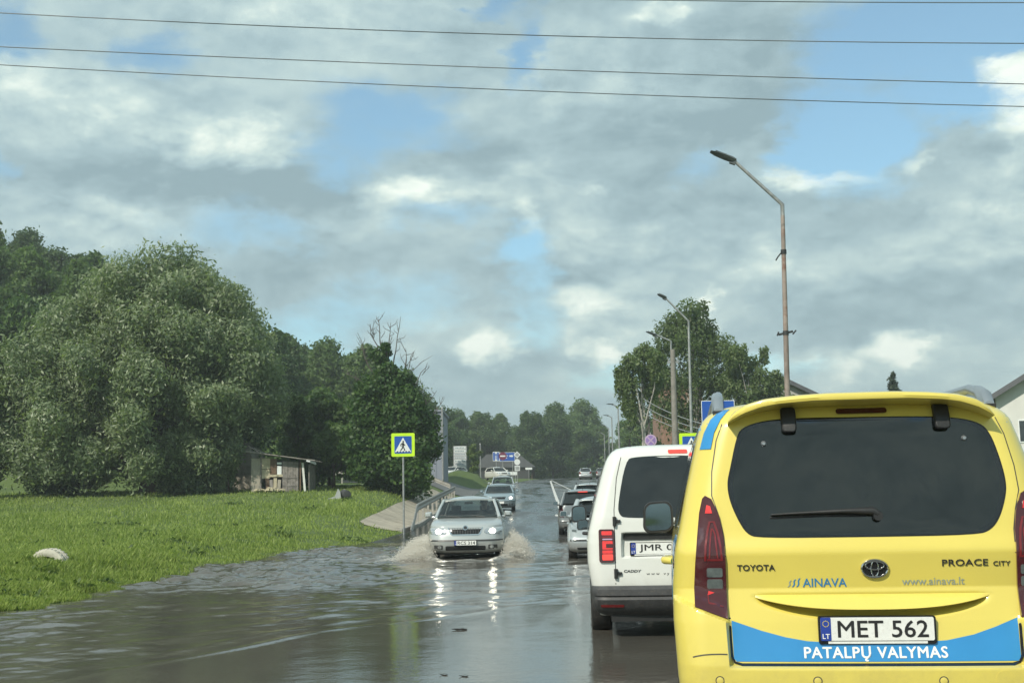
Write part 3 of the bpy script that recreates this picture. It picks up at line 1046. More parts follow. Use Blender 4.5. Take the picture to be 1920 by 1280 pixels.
# ================================================================== GRASS
def grass_blades(n, y0, y1, seed, hmul=1.0):
    r = np.random.default_rng(seed)
    u = r.random(n)
    Y = 1.0 / (1.0 / y0 + u * (1.0 / y1 - 1.0 / y0))          # equally dense in view
    xl = -0.44 * Y - 1.5
    xr = edge_l(Y) + 0.35
    X = xl + (xr - xl) * r.random(n)
    cl = 0.7 * vnoise(X, Y, 71, 12, 0.15, 1.3) + 0.6 * vnoise(X, Y, 72, 8, 0.04, 0.2)
    Z = terrain(X, Y)
    keep = (Z > -0.03) & (r.random(n) < np.clip(0.75 + 0.25 * cl, 0.2, 1))
    pv = (X > np.interp(Y, [47, 49, 54, 62, 70, 90], [-5.5, -6.15, -6.1, -5.95, -5.8, -6.0]) - .1 * vnoise(X, Y, 77, 6, .1, .6) - 0.05) & (Y > 48.3 + .15 * vnoise(X, Y, 78, 5, .2, .8))
    keep &= ~pv
    X, Y, Z, cl = X[keep], Y[keep], Z[keep], cl[keep]
    k = len(X)
    d = edge_l(Y) - X
    hgt = (0.065 + 0.105 * r.random(k) ** 1.6 + 0.05 * np.clip(cl, -1, 2)) * np.clip(0.45 + d * 0.35, 0.4, 1.0) * hmul
    hgt = np.maximum(hgt, 0.05)
    wd = np.maximum(0.0055, 0.00034 * Y) * (0.7 + 0.7 * r.random(k))
    th = r.uniform(0, 6.28, k)
    lean = hgt * r.uniform(0.1, 0.75, k)
    la = r.uniform(0, 6.28, k)
    ax, ay = np.cos(th) * wd, np.sin(th) * wd
    lx, ly = np.cos(la) * lean, np.sin(la) * lean
    v = np.stack([np.stack([X - ax, Y - ay, Z - .02], -1), np.stack([X + ax, Y + ay, Z - .02], -1),
                  np.stack([X + ax * .7 + lx * .45, Y + ay * .7 + ly * .45, Z + hgt * .62], -1),
                  np.stack([X + lx, Y + ly, Z + hgt], -1)], 1).reshape(-1, 3)
    return v, np.arange(k * 4).reshape(k, 4)


v, f = grass_blades(400000, 12.5, 74.0, 5)
# the same grass on the verge across the road
r_ = np.random.default_rng(6)
n_ = 60000
Y_ = 1 / (1 / 9.0 + r_.random(n_) * (1 / 70.0 - 1 / 9.0))
X_ = edge_r(Y_) + .2 + (2 + .32 * Y_) * r_.random(n_)
Z_ = terrain(X_, Y_)
h_ = .06 + .10 * r_.random(n_) ** 1.6
th_, la_ = r_.uniform(0, 6.28, n_), r_.uniform(0, 6.28, n_)
w_ = np.maximum(.006, .0005 * Y_)
ax_, ay_, lx_, ly_ = np.cos(th_) * w_, np.sin(th_) * w_, np.cos(la_) * h_ * .5, np.sin(la_) * h_ * .5
v_ = np.stack([np.stack([X_ - ax_, Y_ - ay_, Z_ - .02], -1), np.stack([X_ + ax_, Y_ + ay_, Z_ - .02], -1), np.stack([X_ + ax_ * .7 + lx_ * .45, Y_ + ay_ * .7 + ly_ * .45, Z_ + h_ * .62], -1), np.stack([X_ + lx_, Y_ + ly_, Z_ + h_], -1)], 1).reshape(-1, 3)
f = np.concatenate([f, np.arange(n_ * 4).reshape(n_, 4) + len(v)])
v = np.concatenate([v, v_])
tag(mesh_obj('grass', np_mesh('grass', v, f), M['grass'], smooth=0), 'long green grass covering the bank and field beside the road', 'grass', kind='stuff')


def weed_patch(name, cx, cy, rad, n, seed, hgt, m):
    r = np.random.default_rng(seed)
    a, q = r.uniform(0, 6.28, n), rad * np.sqrt(r.random(n))
    X, Y = cx + np.cos(a) * q, cy + np.sin(a) * q * .8
    Z = terrain(X, Y)
    H_ = hgt * (1 - (q / rad) ** 2 * .6) * (0.4 + .6 * r.random(n))
    c = np.stack([X, Y, Z + H_ * r.random(n)], -1)
    return leaf_quads(c, r.normal(size=(n, 3)) + [0, 0, .8], 0.05 * (1 + cy / 60), r, 1.6)


# ================================================================== FOLIAGE
def leaf_quads(c, nrm, size, r, elong=1.3, down=0.0):
    n = len(c)
    nrm = nrm / np.maximum(np.linalg.norm(nrm, axis=1, keepdims=True), 1e-6)
    t = r.normal(size=(n, 3))
    t[:, 2] -= down
    t -= nrm * (t * nrm).sum(1, keepdims=True)
    t /= np.maximum(np.linalg.norm(t, axis=1, keepdims=True), 1e-6)
    b = np.cross(nrm, t)
    s = size * (0.6 + 0.8 * r.random((n, 1)))
    v = np.stack([c - t * s * elong * .5, c + b * s * .36 + t * s * .05, c + t * s * elong * .5, c - b * s * .36 + t * s * .05], 1).reshape(-1, 3)
    return v, np.arange(n * 4).reshape(n, 4)


def crown_leaves(clumps, n, size, seed, elong=1.3, down=0.0, flat=0.85, shell=0.33):
    """clumps: (x,y,z,r); leaves sit in the outer shell of each clump, with stray sprays at their rims"""
    r = np.random.default_rng(seed)
    cl = np.array(clumps, float)
    wgt = cl[:, 3] ** 2
    ci = r.choice(len(cl), n, p=wgt / wgt.sum())
    d = r.normal(size=(n, 3))
    d /= np.linalg.norm(d, axis=1, keepdims=True)
    q = r.random(n) ** shell * (1 + 0.14 * r.normal(size=n) * (r.random(n) < .5))
    # lumpy clumps: the radius itself varies with direction
    lump = 1 + 0.16 * np.sin(d[:, 0] * 5 + ci * 1.7) * np.cos(d[:, 2] * 6 + ci * 2.3) + 0.10 * np.sin(d[:, 1] * 9 + ci)
    p = d * (cl[ci, 3] * q * lump)[:, None]
    p[:, 2] *= flat
    p += cl[ci, :3]
    # loosen the clumps: the crown's outline wanders and some sprays hang out of it
    a_ = .20 * cl[ci, 3]
    p = p + np.stack([np.sin(p[:, 2] * 1.9 + p[:, 1] * 1.1 + seed), np.sin(p[:, 0] * 1.7 + p[:, 2] * 1.3 + 2 * seed), np.sin(p[:, 0] * 1.5 - p[:, 1] * 1.9 + 3 * seed)], -1) * a_[:, None]
    if down > .6:
        p[:, 2] -= np.where(r.random(n) < .45, r.exponential(.42, n), 0) * cl[ci, 3] / 1.6
        p[:, :2] += r.normal(0, .10, (n, 2))
    return leaf_quads(p, d + r.normal(size=(n, 3)) * 0.75, size, r, elong, down)


def limbs(base, clumps, trunk_r, seed, trunk_top=None, every=1, wig=0.25):
    """a tapered trunk and a limb to each (every-th) clump"""
    r = random.Random(seed)
    mb = MB()
    tt = trunk_top
    if tt is None:
        zs = sum(c[2] for c in clumps) / len(clumps)
        tt = (sum(c[0] for c in clumps) / len(clumps) * .6, 0, zs * .8)
    tt = Vector(tt)
    pts = [Vector((0, 0, -0.25))]
    for i in range(1, 7):
        t = i / 6
        pts.append(Vector((tt.x * t, tt.y * t, tt.z * t)) + Vector((r.uniform(-wig, wig), r.uniform(-wig, wig), 0)) * (t * .6))
    rad = [trunk_r * (1.35 if i == 0 else 1 - 0.72 * i / 6) for i in range(7)]
    mb.tube(pts, rad, 9)
    for i, c in enumerate(clumps):
        if i % every: continue
        e = Vector(c[:3])
        s = pts[min(6, max(1, int(6 * min(1, e.z * .62 / max(tt.z, .1)))))]
        mid = s.lerp(e, .5) + Vector((r.uniform(-.3, .3), r.uniform(-.3, .3), r.uniform(0, .35))) * min(1.0, (e - s).length * .3)
        r0 = max(0.02, trunk_r * .32)
        mb.tube([s, mid, e], [r0, r0 * .6, r0 * .2], 6)
    return mb


def tree(name, label, loc, clumps, leaves_n, leaf_size, leaf_m, trunk_r=.25, seed=1, elong=1.3, down=0.0, bark='bark', group=None, cat='tree', trunk_top=None, flat=.85, every=1, shell=.33):
    t = thing(name, label, cat, loc, 0, group)
    limbs((0, 0, 0), clumps, trunk_r, seed, trunk_top, every).build('trunk', M[bark], t, 60)
    v, f = crown_leaves(clumps, leaves_n, leaf_size, seed + 50, elong, down, flat, shell)
    mesh_obj('crown', np_mesh('crown', v, f), M[leaf_m], t, smooth=0)
    return t




# the great willow
rw = random.Random(3)
wc2 = [(1.3, 11.5, 1.9), (3.0, 11.0, 1.6), (-.9, 10.8, 1.9), (-2.6, 9.8, 1.9), (-4.0, 8.6, 2.0), (-5.2, 7.0, 2.0), (-6.2, 5.2, 1.9), (-6.6, 3.4, 1.8), (-5.6, 2.0, 1.7),
       (4.6, 9.6, 1.6), (5.3, 8.0, 1.6), (6.2, 6.4, 1.6), (6.9, 5.2, 1.4), (5.0, 4.6, 1.6), (3.2, 7.6, 2.0), (1.0, 8.6, 2.1), (-1.2, 7.6, 2.1), (-3.0, 6.0, 2.1),
       (-3.8, 3.6, 1.9), (-1.2, 4.8, 2.0), (.8, 5.6, 1.9), (0.2, 3.2, 1.6), (3.0, 4.8, 1.7), (2.6, 2.6, 1.5), (-2.2, 2.0, 1.5), (3.7, 1.9, 1.1), (1.9, 9.9, 1.5), (-4.3, 1.5, 1.2), (0.9, 1.5, 1.2)]
wcl = []
for x, z, r_ in wc2:
    lim = math.sqrt(max(0.0, 1 - (x / 8.0) ** 2 - ((z - 4.5) / 9.5) ** 2)) * 5.5
    wcl.append((x, -lim * rw.uniform(.35, .95), z, r_ * .84))
    wcl.append((x * .92, lim * rw.uniform(.2, .9), z * .96, r_))
wcl += [(.7, -5.6, 5.7, 1.0), (4.6, -4.9, 4.6, .95), (.9, -5.7, 3.7, .85), (-1.9, -5.6, 6.6, 1.0), (2.6, -5.0, 8.2, 1.1), (-4.6, -4.4, 5.2, 1.0)]
tree('willow_tree', 'huge rounded grey-green willow filling the left side of the meadow', (-20.2, 68.5, gz(-20.2, 68.5)), [(a_ * .97, b_, c_ * 1.06, d_) for a_, b_, c_, d_ in wcl], 250000, 0.125, 'leaf_willow', .55, 3, elong=2.0, down=0.7, trunk_top=(0.3, 0, 6.5), every=3, shell=.30)

# the maple whose top has died
mc = [(-.75, 7.7, .5), (-.45, 6.7, .8), (.5, 6.2, .75), (-1.1, 5.8, .85), (.0, 5.3, 1.1), (1.1, 5.0, .8), (-1.35, 4.4, 1.05), (.3, 4.1, 1.3), (1.55, 3.8, 1.0), (-1.75, 3.0, 1.1), (-.2, 2.7, 1.4),
      (1.3, 2.7, 1.25), (2.0, 2.7, .8), (-1.5, 1.5, 1.0), (0, 1.3, 1.25), (1.2, 1.2, 1.0), (-.3, 8.2, .3)]
mcl = []
for x, z, r_ in mc:
    mcl.append((x, rw.uniform(-.9, -.1) * (2.4 - z * .2), z, r_))
    mcl.append((x * .9, rw.uniform(.1, .9) * (2.4 - z * .2), z * .97, r_))
mp = tree('maple_tree', 'dark green maple with bare dead branches sticking out of its crown', (-6.75, 68.5, gz(-6.75, 68.5)), mcl, 48000, 0.19, 'leaf_maple', .26, 8, elong=1.1, flat=.9, trunk_top=(-.5, 0, 7.4), every=2)


def dead_branch(parent, p0, p1, r0, seed, twigs=6):
    r = random.Random(seed)
    p0, p1 = Vector(p0), Vector(p1)
    L = (p1 - p0).length
    mb = MB()
    pts = [p0.lerp(p1, t) + Vector((r.uniform(-1, 1), r.uniform(-1, 1), r.uniform(-1, 1))) * .05 * L * (0 if t in (0, 1) else 1) for t in (0, .25, .5, .75, 1)]
    mb.tube(pts, [r0, r0 * .8, r0 * .62, r0 * .45, r0 * .25], 6)
    d = (p1 - p0).normalized()
    for k in range(twigs):
        t = r.uniform(.3, .97)
        s = p0.lerp(p1, t)
        side = Vector((r.uniform(-1, 1), r.uniform(-1, 1), r.uniform(-.2, 1))).normalized()
        e = s + (d * .55 + side * .7) * L * r.uniform(.14, .32)
        m_ = s.lerp(e, .5) + side * .05 * L
        mb.tube([s, m_, e], [r0 * .42, r0 * .3, r0 * .16], 5)
        if r.random() < .6:
            e2 = m_ + (d * .3 + Vector((r.uniform(-1, 1), r.uniform(-1, 1), r.uniform(0, 1)))).normalized() * L * .13
            mb.tube([m_, e2], [r0 * .25, r0 * .13], 4)
    mb.build('dead_branch', M['dead_wood'], parent, 60)


for i, (a, b_, r_) in enumerate([((-.4, 0, 7.0), (-.75, -.1, 9.75), .055), ((-.3, 0, 7.2), (-.1, .2, 9.55), .05), ((-.6, 0, 7.0), (-1.25, .2, 9.5), .05), ((0, 0, 6.8), (.45, -.2, 9.3), .045),
                                ((-1.0, 0, 6.6), (-1.95, 0, 9.0), .04), ((.7, 0, 5.6), (.75, .2, 8.1), .05), ((.6, 0, 6.3), (1.3, -.2, 7.9), .04), ((.9, 0, 5.2), (1.95, -.1, 7.0), .045),
                                ((1.0, 0, 4.9), (1.95, .2, 5.9), .035), ((1.2, -.2, 4.0), (2.5, -.4, 5.6), .04), ((1.9, -.2, 3.4), (2.75, -.3, 4.9), .035), ((-1.0, .2, 5.6), (-2.9, .4, 6.9), .035), ((.3, 0, 6.0), (1.75, .3, 7.4), .035)]):
    dead_branch(mp, a, b_, r_, 40 + i, 7 if i < 4 else 6)


def blob_clumps(w_, h, d, n, seed, z0=.35, r0=.28, taper=.5):
    r = random.Random(seed)
    o = []
    for i in range(n):
        z = z0 * h + (1 - z0) * h * (i + r.random()) / n * .92
        t = (z - z0 * h) / (h * (1 - z0))
        wd = math.sin(math.pi * (0.22 + .70 * t)) ** .8
        a = r.uniform(0, 6.28)
        q = math.sqrt(r.random()) * .72
        o.append((math.cos(a) * q * w_ / 2 * wd, math.sin(a) * q * d / 2 * wd, z, r0 * w_ * (0.55 + .45 * wd) * r.uniform(.75, 1.15)))
    return o


# small dark trees between the shed and the maple, and the bright bush at the left border
tree('dark_tree', 'small dark round tree close behind the ruined shed', (-11.3, 75.5, gz(-11.3, 75.5)), blob_clumps(4.6, 5.6, 4, 14, 12, .25), 11000, .24, 'leaf_dark', .14, 12)
tree('dark_tree', 'low dark tree touching the left side of the half-dead maple', (-8.9, 73.5, gz(-8.9, 73.5)), blob_clumps(3.9, 5.0, 3.4, 13, 13, .2), 10000, .22, 'leaf_dark', .13, 13)
tree('dark_tree', 'dark tree filling the gap between the shed and the maple', (-13.2, 80, gz(-13.2, 80)), blob_clumps(5.4, 6.2, 5, 14, 14, .15), 10000, .26, 'leaf_dark', .16, 14)
tree('young_tree', 'slim pale-leaved young tree showing above the shed roof', (-13.0, 73.6, gz(-13.0, 73.6)), blob_clumps(2.2, 5.6, 2, 11, 15, .3), 4500, .20, 'leaf_bright', .09, 15)
tree('orchard_tree', 'little tree on a thin dark trunk right of the shed', (-10.35, 70.5, gz(-10.35, 70.5)), [(0, 0, 2.1, .8), (.7, .2, 2.4, .7), (-.6, -.2, 2.5, .7), (.2, .1, 3.1, .8), (-.2, .3, 1.7, .5), (.9, 0, 1.8, .45)], 4500, .19, 'leaf_dark', .12, 16)
tree('leafy_bush', 'bright green bushy tree cut by the left border of the view', (-28.3, 66, gz(-28.3, 66)), blob_clumps(4.6, 8.6, 4, 18, 17, .08), 15000, .2, 'leaf_bright', .15, 17)
tree('dark_bush', 'dark low bush under the left skirt of the willow', (-25.4, 69.5, gz(-25.4, 69.5)), blob_clumps(5, 3.4, 3, 12, 18, .1), 7000, .2, 'leaf_dark', .12, 18)
tree('dark_bush', 'dark undergrowth bush right behind the willow trunk', (-18.2, 73, gz(-18.2, 73)), blob_clumps(9, 5.0, 4, 18, 19, .08), 11000, .24, 'leaf_dark', .12, 19)
tree('dark_bush', 'drooping dark bush hiding the front of the ruined house', (-17.6, 66.8, gz(-17.6, 66.8)), blob_clumps(4.6, 3.0, 2.2, 14, 28, .08), 12000, .15, 'leaf_willow', .1, 28)
tree('dark_bush', 'grey-green bush at the left corner of the patched shed', (-15.5, 66.9, gz(-15.5, 66.9)), blob_clumps(2.6, 3.6, 1.8, 12, 29, .06), 8000, .14, 'leaf_willow', .08, 29)
tree('dark_bush', 'shady bush filling the foot of the maple', (-6.6, 70.2, gz(-6.6, 70.2)), blob_clumps(4.4, 2.6, 2.6, 12, 20, .08), 7000, .2, 'leaf_dark', .08, 20)

# ------------------------------------------------------------------ the wooded hillside and the far wood: four kinds of tree, copied
KIND = []
for i, (w_, h, lm, ls, n) in enumerate([(7.5, 12.5, 'leaf_dark', .29, 19000), (6.5, 11.5, 'leaf_maple', .27, 18000), (8.5, 13.5, 'leaf_dark', .30, 22000), (5.6, 13.0, 'leaf_dark', .26, 17000)]):
    t = tree('wood_tree', 'dark leafy tree among many on the wooded slope', (0, 0, -500), blob_clumps(w_, h, w_ * .95, 26, 60 + i, .22, .20), n, ls, lm, .24, 60 + i, group='trees on the wooded hillside')
    KIND.append(t)
first = [True] * 4


def put_tree(i, x, y, s, rz, label=None, group='trees on the wooded hillside'):
    z = gz(x, y) - .2
    if first[i]:
        o = KIND[i]
        first[i] = False
        o.location = (x, y, z)
        o.rotation_euler = (0, 0, rz)
        o.scale = (s,) * 3
        if label: o['label'] = label
        o['group'] = group
    else:
        o = copy_tree(KIND[i], (x, y, z), rz, s, label, group)
    return o


rt = random.Random(21)
placed = []
tries = 0
while len(placed) < 175 and tries < 20000:
    tries += 1
    y = rt.uniform(88, 205)
    x = rt.uniform(-0.47 * y - 6, -10.5 - (y - 88) * .012)
    if y < 122 and x > -21.5: continue
    if y < 140 and x > -15.5: continue
    if any((x - a) ** 2 + ((y - b) * .8) ** 2 < 3.6 ** 2 for a, b in placed): continue
    placed.append((x, y))
for x, y in placed:
    put_tree(rt.randrange(4), x, y, rt.uniform(.80, 1.12), rt.uniform(0, 6.28), 'dark leafy tree among many on the wooded slope')
far = []
tries = 0
while len(far) < 120 and tries < 20000:
    tries += 1
    y = rt.uniform(206, 330)
    x = rt.uniform(-0.14 * y + 6, 0.16 * y)
    if any((x - a) ** 2 + ((y - b) * .7) ** 2 < 4.5 ** 2 for a, b in far): continue
    if edge_l(y) - 2.2 < x < edge_r(y) + 2.5: continue
    far.append((x, y))
for x, y in far:
    put_tree(rt.randrange(4), x, y, rt.uniform(.84, 1.06), rt.uniform(0, 6.28), 'distant dark tree of the wood that closes the road', 'trees of the far wood behind the road')

def undergrowth(name, label, xs, ys, hgt, n, seed, lm, size):
    r = np.random.default_rng(seed)
    X, Y = r.uniform(*xs, n), r.uniform(*ys, n)
    top = hgt * np.clip(.65 + .45 * vnoise(X, Y, seed, 9, .02, .2), .25, 1.5)
    Z = terrain(X, Y) + top * r.random(n) ** .7
    v_, f_ = leaf_quads(np.stack([X, Y, Z], -1), r.normal(size=(n, 3)) + [0, -.6, .6], size, r, 1.3)
    return tag(mesh_obj(name, np_mesh(name, v_, f_), M[lm], smooth=0), label, 'undergrowth', kind='stuff')


undergrowth('undergrowth', 'dark undergrowth at the foot of the far wood', (-34, 48), (222, 300), 5.5, 26000, 81, 'leaf_dark', .75)
undergrowth('undergrowth', 'dark undergrowth along the foot of the wooded slope', (-62, -13), (92, 128), 3.2, 26000, 82, 'leaf_dark', .42)
undergrowth('undergrowth', 'bushes along the right road edge under the thin lamps', (17, 34), (128, 205), 4.0, 16000, 83, 'leaf_dark', .5)

wv, wf_ = [], []
nb = 0
rwd = random.Random(44)
for k in range(60):
    yy = 1 / rwd.uniform(1 / 60, 1 / 15.5)
    xx = float(edge_l(yy)) - rwd.uniform(.5, min(.36 * yy - 4.5, 12) if yy > 16 else 2.0)
    if yy > 44 and xx > -7.2: continue
    a_, b_ = weed_patch('weeds', xx, yy, rwd.uniform(.15, .6), rwd.randint(30, 110), 300 + k, rwd.uniform(.12, .30), None)
    wv.append(a_)
    wf_.append(b_ + nb)
    nb += len(a_)
tag(mesh_obj('weeds', np_mesh('weeds', np.concatenate(wv), np.concatenate(wf_)), M['leaf_bright'], smooth=0), 'broad-leaved weeds standing in the grass', 'weeds', kind='stuff')

# nearer trees right of the road and the bushes under the birches
for i, (x, y, k, s, lb) in enumerate([(19.5, 152, 1, .80, 'rounded mid-green tree behind the row of thin lamps'), (17.6, 172, 0, .82, 'dark round tree behind the farthest thin lamps'), (22, 140, 2, .62, 'low dark tree left of the birch trunk'),
                                     (16.2, 118, 3, .42, 'narrow dark bushy tree just right of the pale birch trunk'), (19.8, 125, 0, .48, 'dark bushy tree behind the concrete pole'), (18.9, 196, 1, .95, 'tall leafy tree beyond the last thin lamps'), (21.2, 205, 0, 1.0, 'tall dark tree hidden partly by the thin lamps'), (15.0, 247, 2, 1.22, 'broad tree rising over the far silver car'), (17.2, 260, 1, 1.25, 'high rounded tree left of the thin lamps'), (12.0, 238, 0, 1.08, 'rounded tree at the end of the visible road')]):
    put_tree(k, x, y, s, i * 1.3, lb, 'trees beside the road on the right')
tree('shrub', 'dark shrub below the birches behind the no stopping sign', (9.9, 84, gz(9.9, 84)), blob_clumps(4.2, 3.4, 3, 12, 22, .08), 6000, .2, 'leaf_dark', .08, 22)
tree('shrub', 'mid-green shrub behind the blue road sign', (14.0, 82, gz(14.0, 82)), blob_clumps(4.6, 4.2, 3, 13, 23, .08), 6500, .2, 'leaf_maple', .08, 23)
tree('shrub', 'yellowish shrub beneath the brick house', (17.2, 86, gz(17.2, 86)), blob_clumps(3.6, 6.2, 3, 13, 24, .1), 6000, .2, 'leaf_bright', .08, 24)
tree('hedge', 'dark hedge in front of the white gable house', (29.4, 62, gz(29.4, 62)), blob_clumps(5.5, 4.0, 2.4, 16, 25, .1), 9000, .16, 'leaf_dark', .08, 25)
tree('conifer_tree', 'dark conifer tip showing over the yellow van roof', (34.2, 110, gz(34.2, 110)), [(.12 * math.sin(z * 9), .1 * math.cos(z * 7), z, .16 + (9.7 - z) * .17) for z in np.arange(1.0, 9.5, .22)], 14000, .20, 'leaf_conifer', .16, 26, elong=2.2, flat=.8)
tree('island_bush', 'yellow-green bush on the traffic island by the grey board', (-4.35, 131, gz(-4.35, 131)), blob_clumps(1.6, 3.4, 1.5, 9, 27, .1), 2200, .16, 'leaf_bright', .06, 27)


# ------------------------------------------------------------------ birches with hanging twigs
def birch(label, loc, clumps, n, seed, trunk_top, tr, hang=1.6):
    t = thing('birch_tree', label, 'tree', loc, 0, 'birches on the right of the road')
    limbs((0, 0, 0), clumps, tr, seed, trunk_top, 1).build('trunk', M['birch_bark'], t, 60)
    r = np.random.default_rng(seed)
    v1, f1 = crown_leaves(clumps, int(n * .5), .17, seed, 1.4, .5)
    # drooping strings of leaves under every clump
    cl = np.array(clumps)
    ns = int(n * .5 / 22)
    ci = r.integers(0, len(cl), ns)
    a = r.uniform(0, 6.28, ns)
    q = cl[ci, 3] * np.sqrt(r.uniform(.15, 1.1, ns))
    top = np.stack([cl[ci, 0] + np.cos(a) * q, cl[ci, 1] + np.sin(a) * q, cl[ci, 2] + cl[ci, 3] * r.uniform(-.5, .4, ns)], -1)
    L = r.uniform(.5, hang, ns)
    s = r.random((ns, 22))
    p = top[:, None, :] + np.stack([r.normal(0, .06, (ns, 22)), r.normal(0, .06, (ns, 22)), -s * L[:, None]], -1)
    p = p.reshape(-1, 3)
    v2, f2 = leaf_quads(p, r.normal(size=p.shape), .15, r, 1.5, 1.2)
    mesh_obj('crown', np_mesh('crown', np.concatenate([v1, v2]), np.concatenate([f1, f2 + len(v1)])), M['leaf_birch'], t, smooth=0)
    return t


bb = [(-.4, 13.0, 1.0), (1.2, 12.2, 1.0), (-2.0, 11.7, 1.0), (-2.9, 10.2, 1.0), (-.4, 11.2, 1.5), (2.0, 10.3, 1.2), (-2.3, 8.4, 1.1), (0, 8.6, 1.5), (2.4, 8.0, 1.2), (-1.8, 6.1, 1.1), (.1, 6.0, 1.3), (1.7, 5.6, 1.2), (3.2, 9.4, .8), (.6, 13.6, .6), (-1.3, 12.8, .7), (.8, 3.6, 1.0), (-.8, 4.0, 1.0)]
b1 = birch('tallest full-crowned birch behind the concrete pole and lamps', (13.4, 90, gz(13.4, 90)), [(x, rw.uniform(-1.6, 1.6), z, r_) for x, z, r_ in bb] + [(x * .8, rw.uniform(-1.6, 1.6), z * .97, r_) for x, z, r_ in bb[:10]], 31000, 31, (.0, 0, 11.5), .24, 2.0)
b2c = [(-.7, 8.6, .7), (.2, 9.4, .7), (-1.1, 7.4, .65), (.5, 8.0, .8), (-.9, 6.2, .5), (.3, 6.8, .6), (-1.3, 8.3, .45), (.9, 9.1, .6)]
b2 = birch('slender birch with a bare pale trunk, leftmost of the group', (8.5, 80, gz(8.5, 80)), [(x, rw.uniform(-.7, .7), z, r_) for x, z, r_ in b2c], 9500, 32, (-.05, 0, 8.9), .20, 1.9)
MB().tube([(-.05, 0, 4.6), (-.7, .1, 5.0), (-1.1, .1, 5.1)], [.04, .03, .015], 5).tube([(0, 0, 3.6), (-.5, 0, 4.0), (-.7, 0, 4.05)], [.035, .025, .012], 5).tube([(.05, 0, 4.2), (.45, .1, 4.9), (.9, .1, 5.1)], [.04, .03, .012], 5).tube([(.1, 0, 3.0), (.35, .1, 4.4), (.3, .1, 5.6)], [.09, .07, .04], 6).build('bare_branch', M['dead_wood'], b2, 60)
b3c = [(-.8, 9.6, .9), (.4, 9.0, .8), (-.3, 8.2, 1.0), (1.0, 7.8, .8), (1.9, 7.0, .7), (-1.1, 7.2, 1.0), (.3, 6.6, 1.0), (2.5, 6.1, .7), (1.3, 5.6, .8), (-.6, 5.4, .9), (1.4, 9.8, .35), (2.1, 8.0, .4), (2.9, 6.4, .4)]
b3 = birch('lower spreading birch in front of the brick house', (16.6, 87, gz(16.6, 87)), [(x, rw.uniform(-1., 1.), z, r_) for x, z, r_ in b3c], 13000, 33, (.2, 0, 8.0), .15, 1.2)

# ================================================================== BUILDINGS
def gable_house(name, label, x0, x1, y0, y1, zg, ze, zr_, wall_m, roof_m, ridge='y', over=.35, cat='house', windows=()):
    t = thing(name, label, cat, ((x0 + x1) / 2, y0, zg))
    W, D = x1 - x0, y1 - y0
    h, hr = ze - zg, zr_ - zg
    mb = MB()
    if ridge == 'y':
        mb.prism([(-W / 2, -.6), (W / 2, -.6), (W / 2, h), (0, hr), (-W / 2, h)], 0, D)
    else:
        mb.prism([(0, -.6), (D, -.6), (D, h), (D / 2, hr), (0, h)], -W / 2, W / 2, lambda u, w_, t_: (t_, u, w_))
    mb.build('wall', wall_m, t)
    th = .16
    if ridge == 'y':
        sl = (hr - h) / (W / 2)
        for s in (-1, 1):
            MB().prism([(0, hr + .01), (s * (W / 2 + over), h - sl * over + .01), (s * (W / 2 + over), h - sl * over + th), (0, hr + th + .02)], -over, D + over).build('roof', roof_m, t)
            MB().prism([(0, hr - .16), (s * (W / 2 + over + .02), h - sl * (over + .02) - .16), (s * (W / 2 + over + .02), h - sl * (over + .02) + .005), (0, hr + .005)], -over - .03, -over + .02).build('barge_board', M['dark_roof'], t)
    else:
        sl = (hr - h) / (D / 2)
        for y_a, y_b in ((D / 2, -over), (D / 2, D + over)):
            MB().prism([(y_a, hr + .01), (y_b, h - sl * over + .01), (y_b, h - sl * over + th), (y_a, hr + th + .02)], -W / 2 - over, W / 2 + over, lambda u, w_, t_: (t_, u, w_)).build('roof', roof_m, t)
    for wx0, wx1, wz0, wz1 in windows:
        fr = MB().box(((wx0 + wx1) / 2, .0, (wz0 + wz1) / 2), (wx1 - wx0, .10, wz1 - wz0)).build('window', M['sign_white'], t)
        for k in (0, 1):
            a = wx0 + (wx1 - wx0) * k / 2 + .06
            MB().box((a + (wx1 - wx0) / 4 - .06, -.056, (wz0 + wz1) / 2), ((wx1 - wx0) / 2 - .10, .02, wz1 - wz0 - .14)).build('pane', M['pane'], fr)
    return t


WH_ = gable_house('white_house', 'white rendered gable house with a dark roof edge at the right border', 27.5, 37.0, 70, 84, gz(30, 70), 6.75, 9.6, M['white_wall'], M['dark_roof'], 'y', .6,
            windows=((.25 - 3.9, 1.05 - 3.9, 2.75, 4.05), (1.75 - 3.9, 2.8 - 3.9, 2.75, 4.05), (-3.9 + 4.2, -3.9 + 5.4, 2.75, 4.05), (-.7, .7, 5.2, 6.3)))
WH_.location = (32.0, 68.3, gz(30, 70))
WH_.rotation_euler = (0, 0, -R(21))
gable_house('grey_house', 'pale house with a sloping dark roof behind the rusty lamp post', 15.4, 25.4, 93, 104, gz(20, 92), 7.6, 10.1, M['pale_wall'], M['dark_roof'], 'y', .5,
            windows=((-3.0, -1.9, 2.6, 4.0), (.4, 1.5, 2.6, 4.0), (2.6, 3.7, 2.6, 4.0)))
t = thing('brick_house', 'old flat-roofed brick building behind the lower birch', 'house', (17.6, 97.5, gz(17.6, 97)))
t.location = (16.6, 96.0, gz(16.6, 96))
